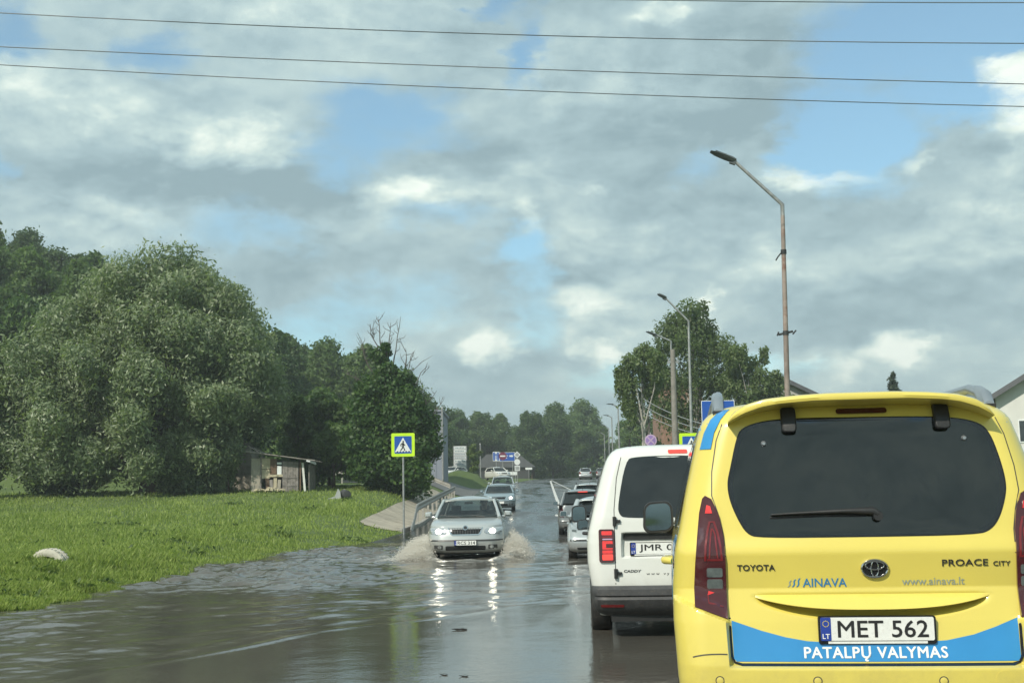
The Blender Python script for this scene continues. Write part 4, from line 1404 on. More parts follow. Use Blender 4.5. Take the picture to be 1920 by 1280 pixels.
# it stands clear of the grey house, nearer to the road
t.location = (13.6, 99.0, gz(13.6, 99))
MB().box((0, 3, 4.0), (3.4, 6, 9.2)).build('wall', M['brick'], t)
MB().box((0, 3, 8.72), (3.9, 6.5, .22)).build('roof', M['pale_roof'], t)
for wx0, wz0 in ((-1.2, 5.4), (.35, 5.4), (-1.2, 2.2), (.35, 2.2)):
    fr = MB().box((wx0 + .42, 0, wz0 + .65), (.84, .12, 1.3)).build('window', M['sign_white'], t)
    MB().box((wx0 + .42, -.07, wz0 + .65), (.7, .02, 1.14)).build('pane', M['pane'], fr)
# grey hall behind the maple, with a white-roofed building farther up
t = thing('grey_hall', 'windowless blue-grey hall wall half hidden by the maple', 'building', (-11.6, 110, gz(-11, 110)))
g0 = gz(-11, 110)
MB().box((0, 5, 2.7), (10.3, 10, 7.0)).build('wall', M['grey_wall'], t)
MB().box((0, 5, 6.28), (10.6, 10.3, .18)).build('roof', M['grey_wall'], t)
for k in range(9):
    MB().box((-4.6 + k * 1.15, -.02, 2.75), (.05, .05, 6.9)).build('wall_seam', M['grey_wall'], t)
t = thing('white_roof_building', 'building behind the trees of which only the white roof shows', 'building', (-16.4, 113, gz(-16, 113)), .10)
MB().box((0, 3.0, 2.6), (6.2, 6, 6.6)).build('wall', M['pale_wall'], t)
MB().prism([(-3.4, 5.9), (3.5, 6.7), (3.5, 6.95), (-3.4, 6.15)], -.4, 6.6).build('roof', M['pale_roof'], t)
t = thing('low_house', 'low grey roof beyond the junction signs', 'house', (-1.6, 196, 4.4))
MB().box((0, 4, 1.0), (8, 8, 2.4)).build('wall', M['grey_plastic'], t)
MB().prism([(-5, 2.15), (5, 2.15), (2.2, 4.3), (-2.8, 4.3)], -.4, 8.4).build('roof', M['dark_roof'], t)

# ------------------------------------------------------------------ the ruined house under the willow, with its shed
zs = gz(-15, 70)
t = thing('ruined_house', 'abandoned plaster house with a broken roof in the willow shade', 'house', (-16.9, 70.4, zs))
MB().prism([(-2.6, -.5), (1.85, -.5), (1.85, 2.05), (0.2, 3.2), (-1.0, 3.3), (-2.6, 2.1)], 0, 4.2).build('wall', M['plaster'], t)
fr = MB().box((-.55, -.02, 1.25), (1.0, .10, 1.0)).build('window', M['grey_wood'], t)
MB().box((-.55, -.075, 1.25), (.82, .03, .82)).build('pane', M['pane'], fr)
MB().box((-.55, -.06, .70), (1.2, .14, .07)).build('sill', M['kerb'], t)
MB().box((1.55, -.06, 2.28), (.62, .2, .42)).build('plaster_block', M['plaster'], t)
for k in range(7):
    y = -.2 + k * .62
    MB().box((1.05, y, 2.93 - .05 * (k % 2)), (1.7, .06 + .05 * (k % 3), .06), Matrix.Rotation(R(36), 3, 'Y')).build('rafter', M['grey_wood'], t)
MB().prism([(-2.9, 2.0), (-1.0, 3.42), (-1.0, 3.50), (-2.9, 2.08)], -.3, 4.5).build('roof', M['roof_sheet'], t)
MB().prism([(-1.0, 3.45), (.1, 2.95), (.1, 3.02), (-1.0, 3.52)], .8, 4.5).build('roof', M['roof_sheet'], t)
t = thing('shed', 'crooked plank shed with a patched front and sagging roof', 'shed', (-14.12, 66.0, gz(-12.5, 66) - .02))
t.scale = (.945, .945, .945)
xs = 0.02
pieces = [('board', .50, 'beige_board', 1.98, 0), ('board', .10, 'grey_wood', 1.95, 0), ('board', .47, 'beige_board', .62, 1.28), ('board', .40, 'brown_board', .84, 1.03)]
MB().box((.28, 0, .95), (.50, .05, 1.95)).build('plaster_panel', M['plaster'], t)
MB().box((.58, -.03, 1.0), (.07, .09, 2.05)).build('post', M['grey_wood'], t)
MB().box((.86, 0, 1.62), (.48, .04, .60)).build('beige_board', M['beige_board'], t)
MB().box((.86, .01, 1.04), (.48, .04, .50)).build('beige_board', M['beige_board'], t)
MB().box((1.29, -.01, 1.45), (.36, .04, .86)).build('brown_board', M['brown_board'], t)
MB().box((1.62, 0, 1.20), (.25, .04, .55)).build('white_board', M['sign_white'], t)
MB().box((1.62, -.01, 1.62), (.25, .04, .12)).build('white_board', M['sign_white'], t)
MB().box((1.42, -.02, .93), (.80, .05, .14)).build('lintel_board', M['beige_board'], t)
for k, (a, c_) in enumerate([(.95, 'brown_board'), (1.16, 'grey_wood'), (1.38, 'beige_board'), (1.60, 'plaster')]):
    MB().box((a, .03 + .02 * (k % 2), .42 - .05 * (k % 2)), (.19, .04, .78 - .1 * (k % 2)), Matrix.Rotation(R((k - 1.5) * 3), 3, 'Y')).build('plank', M[c_], t)
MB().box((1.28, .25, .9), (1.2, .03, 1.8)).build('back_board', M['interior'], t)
for k in range(6):
    hgt = 1.78 - .015 * k
    MB().box((1.87 + k * .152, -.02 - .012 * (k % 2), hgt / 2 - .04), (.140, .035, hgt)).build('plank', M['grey_wood'], t)
for z in (.35, .80):
    MB().box((2.24, -.06, z), (.78, .03, .05)).build('batten', M['grey_wood'], t)
MB().box((2.82, -.02, .82), (.07, .1, 1.7)).build('post', M['brown_board'], t)
MB().box((3.02, -.05, .80), (.12, .10, 1.68), Matrix.Rotation(R(-5), 3, 'Y')).build('post', M['white_wall'], t)
MB().box((3.28, 1.2, .75), (.05, 2.2, 1.55)).build('side_wall', M['grey_wood'], t)
for k in range(9):
    y = -.42 + k * .30
    MB().box((1.78, y, 2.02 - .012 * (k % 3)), (3.95, .28, .045), Matrix.Rotation(R(8.5 + .7 * (k % 2)), 3, 'Y')).build('roof_sheet', M['roof_sheet'], t)
for k in range(4):
    MB().box((3.35 + .1 * k, -.48 + .1 * k, 1.70 - .03 * k), (.22, .14, .09), Matrix.Rotation(R(14 + 15 * k), 3, 'Y')).build('loose_sheet', M['pale_roof'], t)
MB().box((.35, -.3, 2.36), (1.0, .12, .04), Matrix.Rotation(R(33), 3, 'Y')).build('loose_plank', M['grey_wood'], t)
MB().box((.62, -.2, 2.30), (.9, .10, .04), Matrix.Rotation(R(27), 3, 'Y')).build('loose_plank', M['roof_sheet'], t)
# rubble in front of the doorway
rb = random.Random(9)
mb = MB()
for k in range(70):
    x, y = rb.uniform(.4, 2.0), rb.uniform(-1.1, -.1)
    s = rb.uniform(.05, .16)
    mb.box((x, y, .04 + .18 * rb.random() * (1 - abs(x - 1.2))), (s * 1.6, s, s * .7), Matrix.Rotation(rb.uniform(0, 6), 3, 'Z') @ Matrix.Rotation(rb.uniform(-.6, .6), 3, 'X'))
o = mb.build('rubble', M['beige_board'])
o.location = (-14.12, 66.0, gz(-12.5, 66))
o.scale = (.945, .945, .945)
tag(o, 'low heap of rubble and boards before the shed doorway', 'rubble', kind='stuff')

# ================================================================== STREET FURNITURE
def street_lamp(label, x, y, z0, bend, neck, tip, r0, m='rust', group='street lamps on the right of the road', wires=False, name='street_lamp'):
    """pole, raked arm and a flat LED head; bend/neck/tip are (x, z) in world metres"""
    t = thing(name, label, 'street lamp', (x, y, z0), 0, group)
    bx, bz = bend[0] - x, bend[1] - z0
    nx_, nz = neck[0] - x, neck[1] - z0
    tx, tz_ = tip[0] - x, tip[1] - z0
    MB().tube([(0, 0, -.3), (bx * .5, 0, bz * .5), (bx * .97, 0, bz * .97)], [r0 * 1.25, r0 * 1.02, r0 * .8], 12).build('pole', M[m], t, 60)
    MB().tube([(bx * .96, 0, bz * .965), (bx, 0, bz + .02), (bx + (nx_ - bx) * .12, 0, bz + (nz - bz) * .12 + .02), (nx_, 0, nz)], [r0 * .8, r0 * .8, r0 * .7, r0 * .62], 10).build('arm', M[m if m != 'rust' else 'galv'], t, 60)
    d = Vector((tx - nx_, 0, tz_ - nz))
    L = d.length
    rot = Matrix.Rotation(-math.atan2(d.z, d.x), 3, 'Y')
    u = d.normalized()
    mb = MB()
    prof = [(-.10, .05, .06), (0, .10, .085), (.30 * L, .15, .07), (.75 * L, .15, .045), (L, .09, .02)]
    rings = []
    for s, wd, th in prof:
        c = Vector((nx_, 0, nz)) + u * s
        rings.append([c + rot @ Vector((0, a * wd, b * th * (1 if b > 0 else .55))) for a, b in ((-1, 0), (-.7, .8), (0, 1), (.7, .8), (1, 0), (.7, -.9), (-.7, -.9))])
    pts = [r + [r[0]] for r in rings]
    mb.grid(pts)
    n = len(rings[0])
    mb.add(rings[0], [tuple(range(n))])
    mb.add(rings[-1], [tuple(range(n))])
    mb.box(Vector((nx_, 0, nz)) + Vector((.02, 0, -.07)), (.14, .09, .12), rot)
    hd = mb.build('lamp_head', M['lamp_head'], t)
    MB().box(Vector((nx_, 0, nz)) + u * (L * .55) + rot @ Vector((0, 0, -.035)), (L * .5, .2, .015), rot).build('lens', M['lens_clear'], hd)
    if wires:
        for zz, dx in ((bz - 1.1, -.30), (bz - 3.0, -.12)):
            mb = MB()
            mb.lathe([(zz - .05, r0 * 1.1), (zz + .05, r0 * 1.1)], 12, 'z', (bx * zz / bz, 0, 0))
            if zz > bz - 2:
                mb.tube([(bx * zz / bz, 0, zz + .05), (bx * zz / bz - .14, 0, zz - .12), (bx * zz / bz - .19, 0, zz - .20)], .016, 6)
            else:
                mb.box((bx * zz / bz, 0, zz), (.34, .04, .05), Matrix.Rotation(R(-12), 3, 'Y'))
                mb.tube([(bx * zz / bz + .16, 0, zz - .03), (bx * zz / bz + .24, 0, zz + .06)], .018, 6)
                mb.tube([(bx * zz / bz - .16, 0, zz + .03), (bx * zz / bz - .20, 0, zz - .06)], .018, 6)
            mb.build('clamp', M['wire'], t)
    return t


street_lamp('tall rusty lamp post with a raked arm, nearest and highest of all', 6.20, 28, gz(6.2, 28), (6.37, 8.03), (5.24, 9.17), (4.74, 9.36), .062, 'rust', wires=True)
street_lamp('pale thin lamp post before the birches, second in height', 6.90, 48, gz(6.9, 48), (6.99, 8.20), (6.06, 9.22), (5.80, 9.33), .055, 'galv')
street_lamp('grey lamp with a short arm rising beside the concrete pole', 7.75, 60, gz(7.8, 60), (7.83, 8.95), (7.05, 9.32), (6.62, 9.47), .055, 'galv')
for (bx, bz), (hx, hz), y, lb in (((9.41, 9.36), (8.37, 9.76), 125, 'thin grey lamp before the wood, tallest of the far row'), ((8.81, 8.51), (8.01, 8.76), 155, 'thin lamp before the wood, second of the far row'),
                                  ((8.50, 7.56), (7.79, 7.86), 188, 'thin lamp before the wood, third of the far row'), ((8.10, 6.99), (7.39, 7.25), 212, 'thin lamp before the wood, last and lowest of the far row')):
    k = y / 110.0
    f_ = lambda a, b: (a * k, 1.33 + (b - 1.33) * k)
    bend, tip = f_(bx, bz), f_(hx, hz)
    neck = (tip[0] + .62, tip[1] - .02)
    street_lamp(lb, bend[0], y, gz(bend[0], y), bend, neck, tip, .085, 'galv')

t = thing('utility_pole', 'thick bare concrete utility pole in front of the birches', 'pole', (7.32, 56, gz(7.3, 56)))
MB().tube([(0, 0, -.3), (0.03, 0, 4), (.06, 0, 8.07 - gz(7.3, 56))], [.16, .14, .11], 12).build('pole', M['concrete'], t, 60)
mb = MB()
mb.box((.06, 0, 6.9), (.5, .1, .1))
for k in range(4):
    mb.tube([(-.15 + k * .14, 0, 6.95), (-.15 + k * .14, 0, 7.08)], .025, 6)
mb.build('crossarm', M['galv'], t)


def wire(label, pts, r, group, name='overhead_wire'):
    """a sagging cable through three or more points"""
    P = [Vector(p) for p in pts]
    out_ = []
    n = 48
    # quadratic through the first, middle and last point, carried on beyond the ends
    a, b, c = P
    for i in range(n + 1):
        s = -1.2 + 3.4 * i / n
        l0, l1, l2 = (s - .5) * (s - 1) / .5, s * (s - 1) / -.25, s * (s - .5) / .5
        out_.append(a * l0 + b * l1 + c * l2)
    o = MB().tube(out_, r, 6).build(name, M['cable'], None, 60)
    return tag(o, label, 'cable', group)


g = 'power cables crossing over the road'
wire('power cable second from the top, crossing the whole sky', [(-10.77, 25, 11.83), (.12, 25, 11.13), (10.97, 25, 10.72)], .0105, g)
wire('power cable third from the top, crossing the whole sky', [(-11.18, 26, 11.47), (.11, 26, 10.75), (11.34, 26, 10.17)], .0105, g)
wire('lowest of the power cables crossing the whole sky', [(-11.59, 27, 11.43), (.11, 27, 10.60), (11.74, 27, 9.98)], .0105, g)
wire('topmost power cable, seen only at the top right', [(-8.3, 24, 11.88), (2.32, 24, 11.44), (10.60, 24, 11.21)], .010, g)
g = 'thin cables by the concrete pole'
for k, lb in enumerate(('upper thin cable slanting down right from the birch trunk', 'middle thin cable slanting down right from the birch trunk', 'lower thin cable slanting down right from the birch trunk')):
    p0, p1 = Vector((8.3, 78, 7.6 - k * .45)), Vector((9.4, 52, 4.1 - k * .22))
    mid = p0.lerp(p1, .5) - Vector((0, 0, .35))
    pts = []
    for i in range(13):
        s = i / 12
        pts.append(p0.lerp(p1, s) - Vector((0, 0, 1.2 * s * (1 - s))))
    o = MB().tube(pts, .022, 5).build('service_cable', M['sign_back'], None, 60)
    tag(o, lb, 'cable', g)


# ------------------------------------------------------------------ signs
def panel(t, name, poly, y0, y1, m):
    return MB().prism(poly, y0, y1).build(name, m, t)


def rect(x0, z0, x1, z1): return [(x0, z0), (x1, z0), (x1, z1), (x0, z1)]


def disc(cx, cz, r, n=28): return [(cx + r * math.cos(2 * math.pi * k / n), cz + r * math.sin(2 * math.pi * k / n)) for k in range(n)]


def walker(t, cx, cz, s, y):
    """the striding figure of a pedestrian crossing sign, with the stripes under its feet"""
    tri = [(cx - .52 * s, cz - .42 * s), (cx + .52 * s, cz - .42 * s), (cx, cz + .50 * s)]
    panel(t, 'triangle', tri, y - .004, y, M['sign_white'])
    mb = MB()
    q = lambda L: [(cx + a * s, cz + b * s) for a, b in L]
    y1, y0 = y - .004, y - .009
    mb.prism(disc(cx + .01 * s, cz + .235 * s, .055 * s, 12), y0, y1)
    mb.prism(q([(-.05, .16), (.05, .17), (.07, .0), (.04, -.10), (-.05, -.10), (-.06, .02)]), y0 - .001, y1)
    mb.prism(q([(-.05, -.09), (.03, -.09), (-.02, -.20), (-.13, -.34), (-.19, -.31), (-.09, -.19)]), y0 - .002, y1)
    mb.prism(q([(-.02, -.09), (.05, -.09), (.10, -.21), (.15, -.33), (.08, -.34), (.04, -.22)]), y0 - .003, y1)
    mb.prism(q([(.03, .15), (.06, .12), (.15, .0), (.12, -.03), (.03, .07)]), y0 - .004, y1)
    mb.prism(q([(-.04, .16), (-.05, .10), (-.12, .03), (-.10, -.08), (-.14, -.08), (-.17, .04), (-.08, .15)]), y0 - .005, y1)
    mb.build('pedestrian_symbol', M['ink'], t)
    mb = MB()
    for k in range(5):
        a = -.42 + k * .19
        mb.prism(q([(a, -.42), (a + .10, -.42), (a + .10 + .02 * (2 - k) * .5, -.36), (a + .02 + .02 * (2 - k) * .5, -.36)]), y0 + .002, y1)
    mb.build('crossing_stripes', M['ink'], t)


def crossing_sign(label, x, y, zg, zc, half=.445):
    t = thing('crossing_sign', label, 'road sign', (x, y, zg), 0, 'pedestrian crossing signs')
    c = zc - zg
    MB().tube([(0, .05, -.3), (0, .05, c + .3)], .038, 12).build('pole', M['galv'], t, 60)
    MB().prism(rrect(-half, c - half, half, c + half, .05), -.005, .0).build('board', M['sign_lime'], t)
    MB().prism(rrect(-half, c - half, half, c + half, .05), .001, .02).build('back_plate', M['sign_back'], t)
    MB().prism(rrect(-half * .74, c - half * .74, half * .74, c + half * .74, .03), -.010, -.006).build('blue_square', M['sign_blue'], t)
    walker(t, 0, c - .02, .60, -.011)
    for dz in (-.25, .25):
        MB().box((0, .05, c + dz), (.12, .09, .04)).build('clamp', M['galv'], t)
    return t


crossing_sign('pedestrian crossing sign with lime border on a pole left of the road', -4.24, 47, gz(-4.24, 47), 3.52)
crossing_sign('pedestrian crossing sign with lime border half hidden by the yellow van', 6.20, 43, gz(6.2, 43), 3.13, .42)

t = thing('no_stopping_sign', 'faded round violet no stopping sign over the white van roof', 'road sign', (6.12, 55, gz(6.12, 55)))
c = 3.88 - gz(6.12, 55)
MB().tube([(0, .04, -.3), (0, .04, c + .35)], .032, 10).build('pole', M['galv'], t, 60)
MB().prism(disc(0, c, .27), 0, .015).build('back_plate', M['sign_back'], t)
MB().prism(disc(0, c, .27), -.005, 0).build('rim', M['sign_mauve'], t)
MB().prism(disc(0, c, .215), -.009, -.005).build('disc', M['sign_purple'], t)
for a in (45, -45):
    MB().box((0, -.0115 - .0005 * (a > 0), c), (.42, .004, .055), Matrix.Rotation(R(a), 3, 'Y')).build('bar', M['sign_mauve'], t)

t = thing('blue_road_sign', 'plain blue rectangular road sign behind the yellow van roof', 'road sign', (8.35, 50, gz(8.3, 50)))
c = 4.5 - gz(8.3, 50)
MB().prism(rrect(-.68, c - .75, .68, c + .72, .05), 0, .02).build('board', M['sign_white'], t)
MB().prism(rrect(-.655, c - .725, .655, c + .695, .04), -.004, 0).build('blue_face', M['sign_blue'], t)
for s in (-.4, .4):
    MB().tube([(s, .06, -.3), (s, .06, c + .6)], .035, 10).build('pole', M['galv'], t, 60)

# the grey name board
zt = gz(-6.6, 150)
t = thing('name_board', 'tall pale grey board with rows of faded names by the junction', 'sign board', (-6.6, 150, zt))
MB().box((0, 0, 2.2), (1.62, .12, 3.7)).build('board', M['sign_back'], t)
for s in (-.80, .80):
    MB().box((s, -.01, 1.75), (.08, .16, 4.6)).build('post', M['galv'], t)
for k in range(9):
    MB().box((0, -.075, .62 + k * .40), (1.42, .03, .33)).build('name_strip', M['sign_white' if k in (7, 8, 4) else 'pale_roof'], t)
for k in range(9):
    rr = random.Random(k)
    mb = MB()
    x = -.6
    while x < .5:
        wd = rr.uniform(.08, .22)
        mb.box((x + wd / 2, -.094, .62 + k * .40), (wd, .008, .13))
        x += wd + .06
    mb.build('faded_print', M['blue_grey'], t)

# blue direction boards, no-entry disc, priority signs
zt = gz(-1.0, 165)
t = thing('direction_sign', 'wide blue direction board behind the no entry sign', 'road sign', (-.95, 165, 4.1))
MB().prism(rrect(-1.05, 2.45, 1.05, 3.65, .06), 0, .04).build('board', M['sign_white'], t)
MB().prism(rrect(-1.0, 2.5, 1.0, 3.6, .05), -.005, 0).build('blue_face', M['sign_blue'], t)
MB().prism([(.3, 3.05), (.62, 3.05), (.62, 2.95), (.82, 3.15), (.62, 3.35), (.62, 3.25), (.3, 3.25)], -.010, -.005).build('arrow', M['sign_white'], t)
for k, (x0, x1) in enumerate(((-.7, .1), (-.7, .0))):
    MB().box(((x0 + x1) / 2, -.008, 3.2 - k * .3), (x1 - x0, .006, .1)).build('faded_print', M['sign_white'], t)
for s in (-.6, .72):
    MB().tube([(s, .08, -.6), (s, .08, 3.5)], .055, 8).build('post', M['galv'], t, 60)
t = thing('arrow_sign', 'square blue and white arrow sign left of the no entry sign', 'road sign', (-2.36, 160, 3.9))
MB().prism(rrect(-.42, 2.55, .42, 3.75, .04), 0, .03).build('board', M['sign_white'], t)
for a in (-.26, .26):
    MB().prism(rrect(a - .12, 2.62, a + .12, 3.68, .03), -.005, 0).build('blue_face', M['sign_blue'], t)
MB().prism([(-.06, 2.75), (.06, 2.75), (.06, 3.3), (.16, 3.3), (0, 3.6), (-.16, 3.3), (-.06, 3.3)], -.010, -.005).build('arrow', M['sign_blue'], t)
MB().tube([(0, .07, -.6), (0, .07, 3.6)], .05, 8).build('post', M['galv'], t, 60)
t = thing('no_entry_sign', 'dark red round no entry sign in front of the blue board', 'road sign', (-1.45, 155, 3.7))
MB().prism(disc(0, 3.2, .50), 0, .02).build('disc', M['sign_red'], t)
MB().box((0, -.006, 3.2), (.66, .008, .17)).build('bar', M['sign_white'], t)
MB().tube([(0, .06, -.6), (0, .06, 3.55)], .05, 8).build('post', M['galv'], t, 60)
zt = gz(.62, 150)
t = thing('priority_sign', 'diamond, disc and plate stacked on one pole at the junction', 'road sign', (.35, 150, zt))
c = 6.85 - zt
MB().prism([(-.42, c), (0, c - .42), (.42, c), (0, c + .42)], 0, .02).build('diamond', M['sign_white'], t)
MB().prism([(-.28, c), (0, c - .28), (.28, c), (0, c + .28)], -.006, 0).build('diamond_face', M['sign_back'], t)
MB().prism(disc(0, c - .88, .36), 0, .02).build('disc', M['sign_white'], t)
MB().prism(rrect(-.32, c - 1.95, .32, c - 1.32, .04), 0, .02).build('plate', M['sign_white'], t)
MB().prism(rrect(-.24, c - 1.85, .24, c - 1.42, .03), -.006, 0).build('plate_face', M['sign_back'], t)
MB().tube([(0, .06, -.4), (0, .06, c + .2)], .05, 8).build('pole', M['galv'], t, 60)
t = thing('small_sign', 'low white plate on a short pole at the far road edge', 'road sign', (2.0, 172, gz(2, 172)))
MB().box((0, 0, 1.55), (.95, .04, .30)).build('plate', M['sign_white'], t)
MB().tube([(0, .05, -.3), (0, .05, 1.6)], .045, 8).build('pole', M['galv'], t, 60)
for (x, y, h, lb) in ((-4.4, 160, 4.5, 'bare grey post between the name board and the blue signs'), (-6.15, 106, 6.6, 'tall grey post at the right end of the grey hall')):
    t = thing('post', lb, 'post', (x, y, gz(x, y)))
    MB().tube([(0, 0, -.4), (0, 0, h)], .085, 10).build('shaft', M['galv'], t, 60)
    MB().lathe([(h, .10), (h + .12, .06)], 10, 'z').build('cap', M['galv'], t)
t = thing('barrier', 'low white board barrier beside the junction signs', 'barrier', (-.8, 153, gz(-.8, 153)))
for k in range(5):
    MB().box((-1.6 + k * .62, 0, 1.0), (.58, .05, .42)).build('board', M['sign_white'], t)
for k in range(3):
    MB().box((-1.5 + k * 1.2, .05, .5), (.08, .08, 1.1)).build('post', M['galv'], t)


# ------------------------------------------------------------------ guardrails
def guardrail(label, path, zf_, h=.95, ramp_end=True, name='guardrail'):
    t = thing(name, label, 'guardrail', (path[0][0], path[0][1], 0), 0, 'guardrails at the pavement')
    ox, oy = path[0]
    # the W-profile beam, swept along the path
    prof = [(.02, -.16), (.055, -.12), (.055, -.07), (.012, -.03), (.012, .03), (.055, .07), (.055, .12), (.02, .16), (.005, .16), (.035, .115), (.035, .075), (-.008, .035), (-.008, -.035), (.035, -.075), (.035, -.115), (.005, -.16)]
    rows = []
    n = len(path)
    for i, (x, y) in enumerate(path):
        a, b_ = path[max(i - 1, 0)], path[min(i + 1, n - 1)]
        tx_, ty_ = b_[0] - a[0], b_[1] - a[1]
        L = math.hypot(tx_, ty_)
        nx2, ny2 = ty_ / L, -tx_ / L
        hz_ = h - .16
        if ramp_end and i < 3:
            hz_ = [.02, .38, .74][i]
        z = zf_(x, y) + hz_
        rows.append([(x - ox + nx2 * q, y - oy + ny2 * q, z + w_) for q, w_ in prof + prof[:1]])
    MB().grid(rows).build('beam', M['rail'], t, 30)
    k = 0
    for i in range(1 if ramp_end else 0, n, 2):
        x, y = path[i]
        z = zf_(x, y)
        top = (.40 if (ramp_end and i < 3) else h - .04)
        MB().box((x - ox - .05, y - oy, z + top / 2 - .15), (.10, .14, top + .3)).build('post', M['rail'], t)
    return t


pth = [(-3.98 - .16, 48.6), (-4.12, 50.0), (-4.13, 51.6)] + [(-4.15 - .006 * k, 53.0 + k * 1.75) for k in range(21)]
guardrail('weathered steel guardrail along the pavement with a ramped near end', pth, gz)
pth2 = [(-4.7 - k * 1.0, 90.2 + .12 * k) for k in range(13)]
guardrail('short pale guardrail across the end of the pavement by the side street', pth2, gz, .95, False)

# ------------------------------------------------------------------ the half-buried tyre and other small things
t = thing('painted_tyre', 'white painted half-buried tyre standing in the grass', 'tyre', (-9.0, 24.0, gz(-9.0, 24) - .05), R(-14))
mb = MB()
prof = [(-.115, .23), (-.13, .27), (-.135, .33), (-.115, .385), (-.07, .40), (-.045, .405), (-.04, .39), (-.012, .39), (-.008, .407), (.008, .407), (.012, .39), (.04, .39), (.045, .405), (.07, .40), (.115, .385), (.135, .33), (.13, .27), (.115, .23), (.10, .24), (.06, .36), (-.06, .36), (-.10, .24)]
rows = []
for k in range(33):
    a = math.pi * (k / 32) * 1.10 - .05 * math.pi
    rows.append([(r_ * math.cos(a), h_, r_ * math.sin(a) * .86) for h_, r_ in prof + prof[:1]])
mb.grid(rows)
mb.build('tyre_casing', M['tyre_paint'], t, 30)
mb = MB()
for k in range(15):
    a = math.pi * (k + .5) / 15
    for s in (-1, 1):
        mb.box((.402 * math.cos(a), s * .075, .402 * .86 * math.sin(a)), (.012, .05, .035), Matrix.Rotation(-a, 3, 'Y'))
mb.build('tread_block', M['tyre_paint'], t)

t = thing('bucket', 'dark dented bucket lying in the grass near the pavement', 'bucket', (-8.35, 61, gz(-8.35, 61) + .18), R(25))
MB().lathe([(-.26, .17), (-.25, .20), (.22, .25), (.26, .26), (.26, .235), (-.2, .17)], 16, 'y').build('shell', M['grey_plastic'], t)
MB().tube([(.0, .26, .26), (.14, .42, .16), (.16, .46, 0), (.14, .42, -.14), (0, .26, -.18)], .014, 6).build('handle', M['galv'], t)
o = MB().prism([(-.5, 0), (-.1, .12), (.05, .5), (.16, .34), (.2, 0)], -.05, .05).build('broken_board', M['sign_back'])
o.location = (-8.75, 60.8, gz(-8.75, 60.8))
tag(o, 'pale broken board leaning beside the dark bucket', 'board')


def debris(label, x, y, s, seed):
    r = random.Random(seed)
    mb = MB()
    mb.tube([(-.16 * s, 0, .012), (-.05 * s, .02, .016 * s), (.07 * s, -.01, .018 * s), (.17 * s, .015, .008)], [.006 * s, .018 * s, .016 * s, .006 * s], 6)
    mb.tube([(-.02 * s, .03, .01), (.10 * s, .10 * s, .012)], [.007 * s, .004 * s], 5)
    mb.box((.06 * s, 0, .012 * s), (.20 * s, .09 * s, .016 * s), Matrix.Rotation(R(8), 3, 'Y'))
    o = mb.build('floating_debris', M['twig'])
    o.location = (x, y, 0.0)
    return tag(o, label, 'debris', 'bits of wood floating in the water')


debris('larger dark stick floating between the headlight reflections', -.61, 13.1, .5, 1)
debris('tiny dark chip floating in the nearest smooth water', -.58, 9.75, .2, 2)
debris('thin dark sliver floating just right of the tiny chip', -.42, 9.65, .22, 3)


# ------------------------------------------------------------------ spray thrown up by the oncoming car
def spray(name, label, plumes, n, seed):
    r = np.random.default_rng(seed)
    allc, alls = [], []
    for (x0, y0, dx, dy, h, w_, share) in plumes:
        k = int(n * share)
        # jets: ballistic threads leaving the wheel
        nj = max(18, k // 240)
        j = r.integers(0, nj, k)
        ang = r.normal(0, .42, nj)
        v = r.uniform(.25, 1.0, nj) ** .8
        up = r.uniform(.35, 1.0, nj)
        s = r.random(k) ** .75
        bx = x0 + dx * v[j] * s * (1 + .25 * ang[j]) + r.normal(0, w_ * .10, k)
        by = y0 + dy * v[j] * s + ang[j] * .55 * s + r.normal(0, w_ * .12, k) + r.uniform(-.5, .7, nj)[j]
        bz = h * up[j] * 4 * s * (1 - s) * (1.0 - .25 * v[j]) + np.abs(r.normal(0, .05, k)) * (1 - s * .5) + .01
        bz += r.normal(0, .035, k) * (.4 + s)
        allc.append(np.stack([bx, by, np.abs(bz)], -1))
        sz = .0025 + .0085 * r.random(k) ** 3 + .022 * (r.random(k) < .008) * r.random(k)
        alls.append(sz)
    c, s = np.concatenate(allc), np.concatenate(alls)
    k = len(c)
    e = np.array([[1, 0, 0], [-1, 0, 0], [0, 1, 0], [0, -1, 0], [0, 0, 1], [0, 0, -1]], float)
    st = np.stack([np.ones(k), np.ones(k), 1 + r.random(k) * .9], -1)
    v = c[:, None, :] + e[None] * (s[:, None] * st)[:, None, :]
    fb = np.array([[0, 2, 4], [2, 1, 4], [1, 3, 4], [3, 0, 4], [2, 0, 5], [1, 2, 5], [3, 1, 5], [0, 3, 5]])
    f = (np.arange(k) * 6)[:, None, None] + fb[None]
    o = mesh_obj(name, np_mesh(name, v.reshape(-1, 3), f.reshape(-1, 3)), M['spray'], smooth=180)
    return tag(o, label, 'splash', kind='stuff')


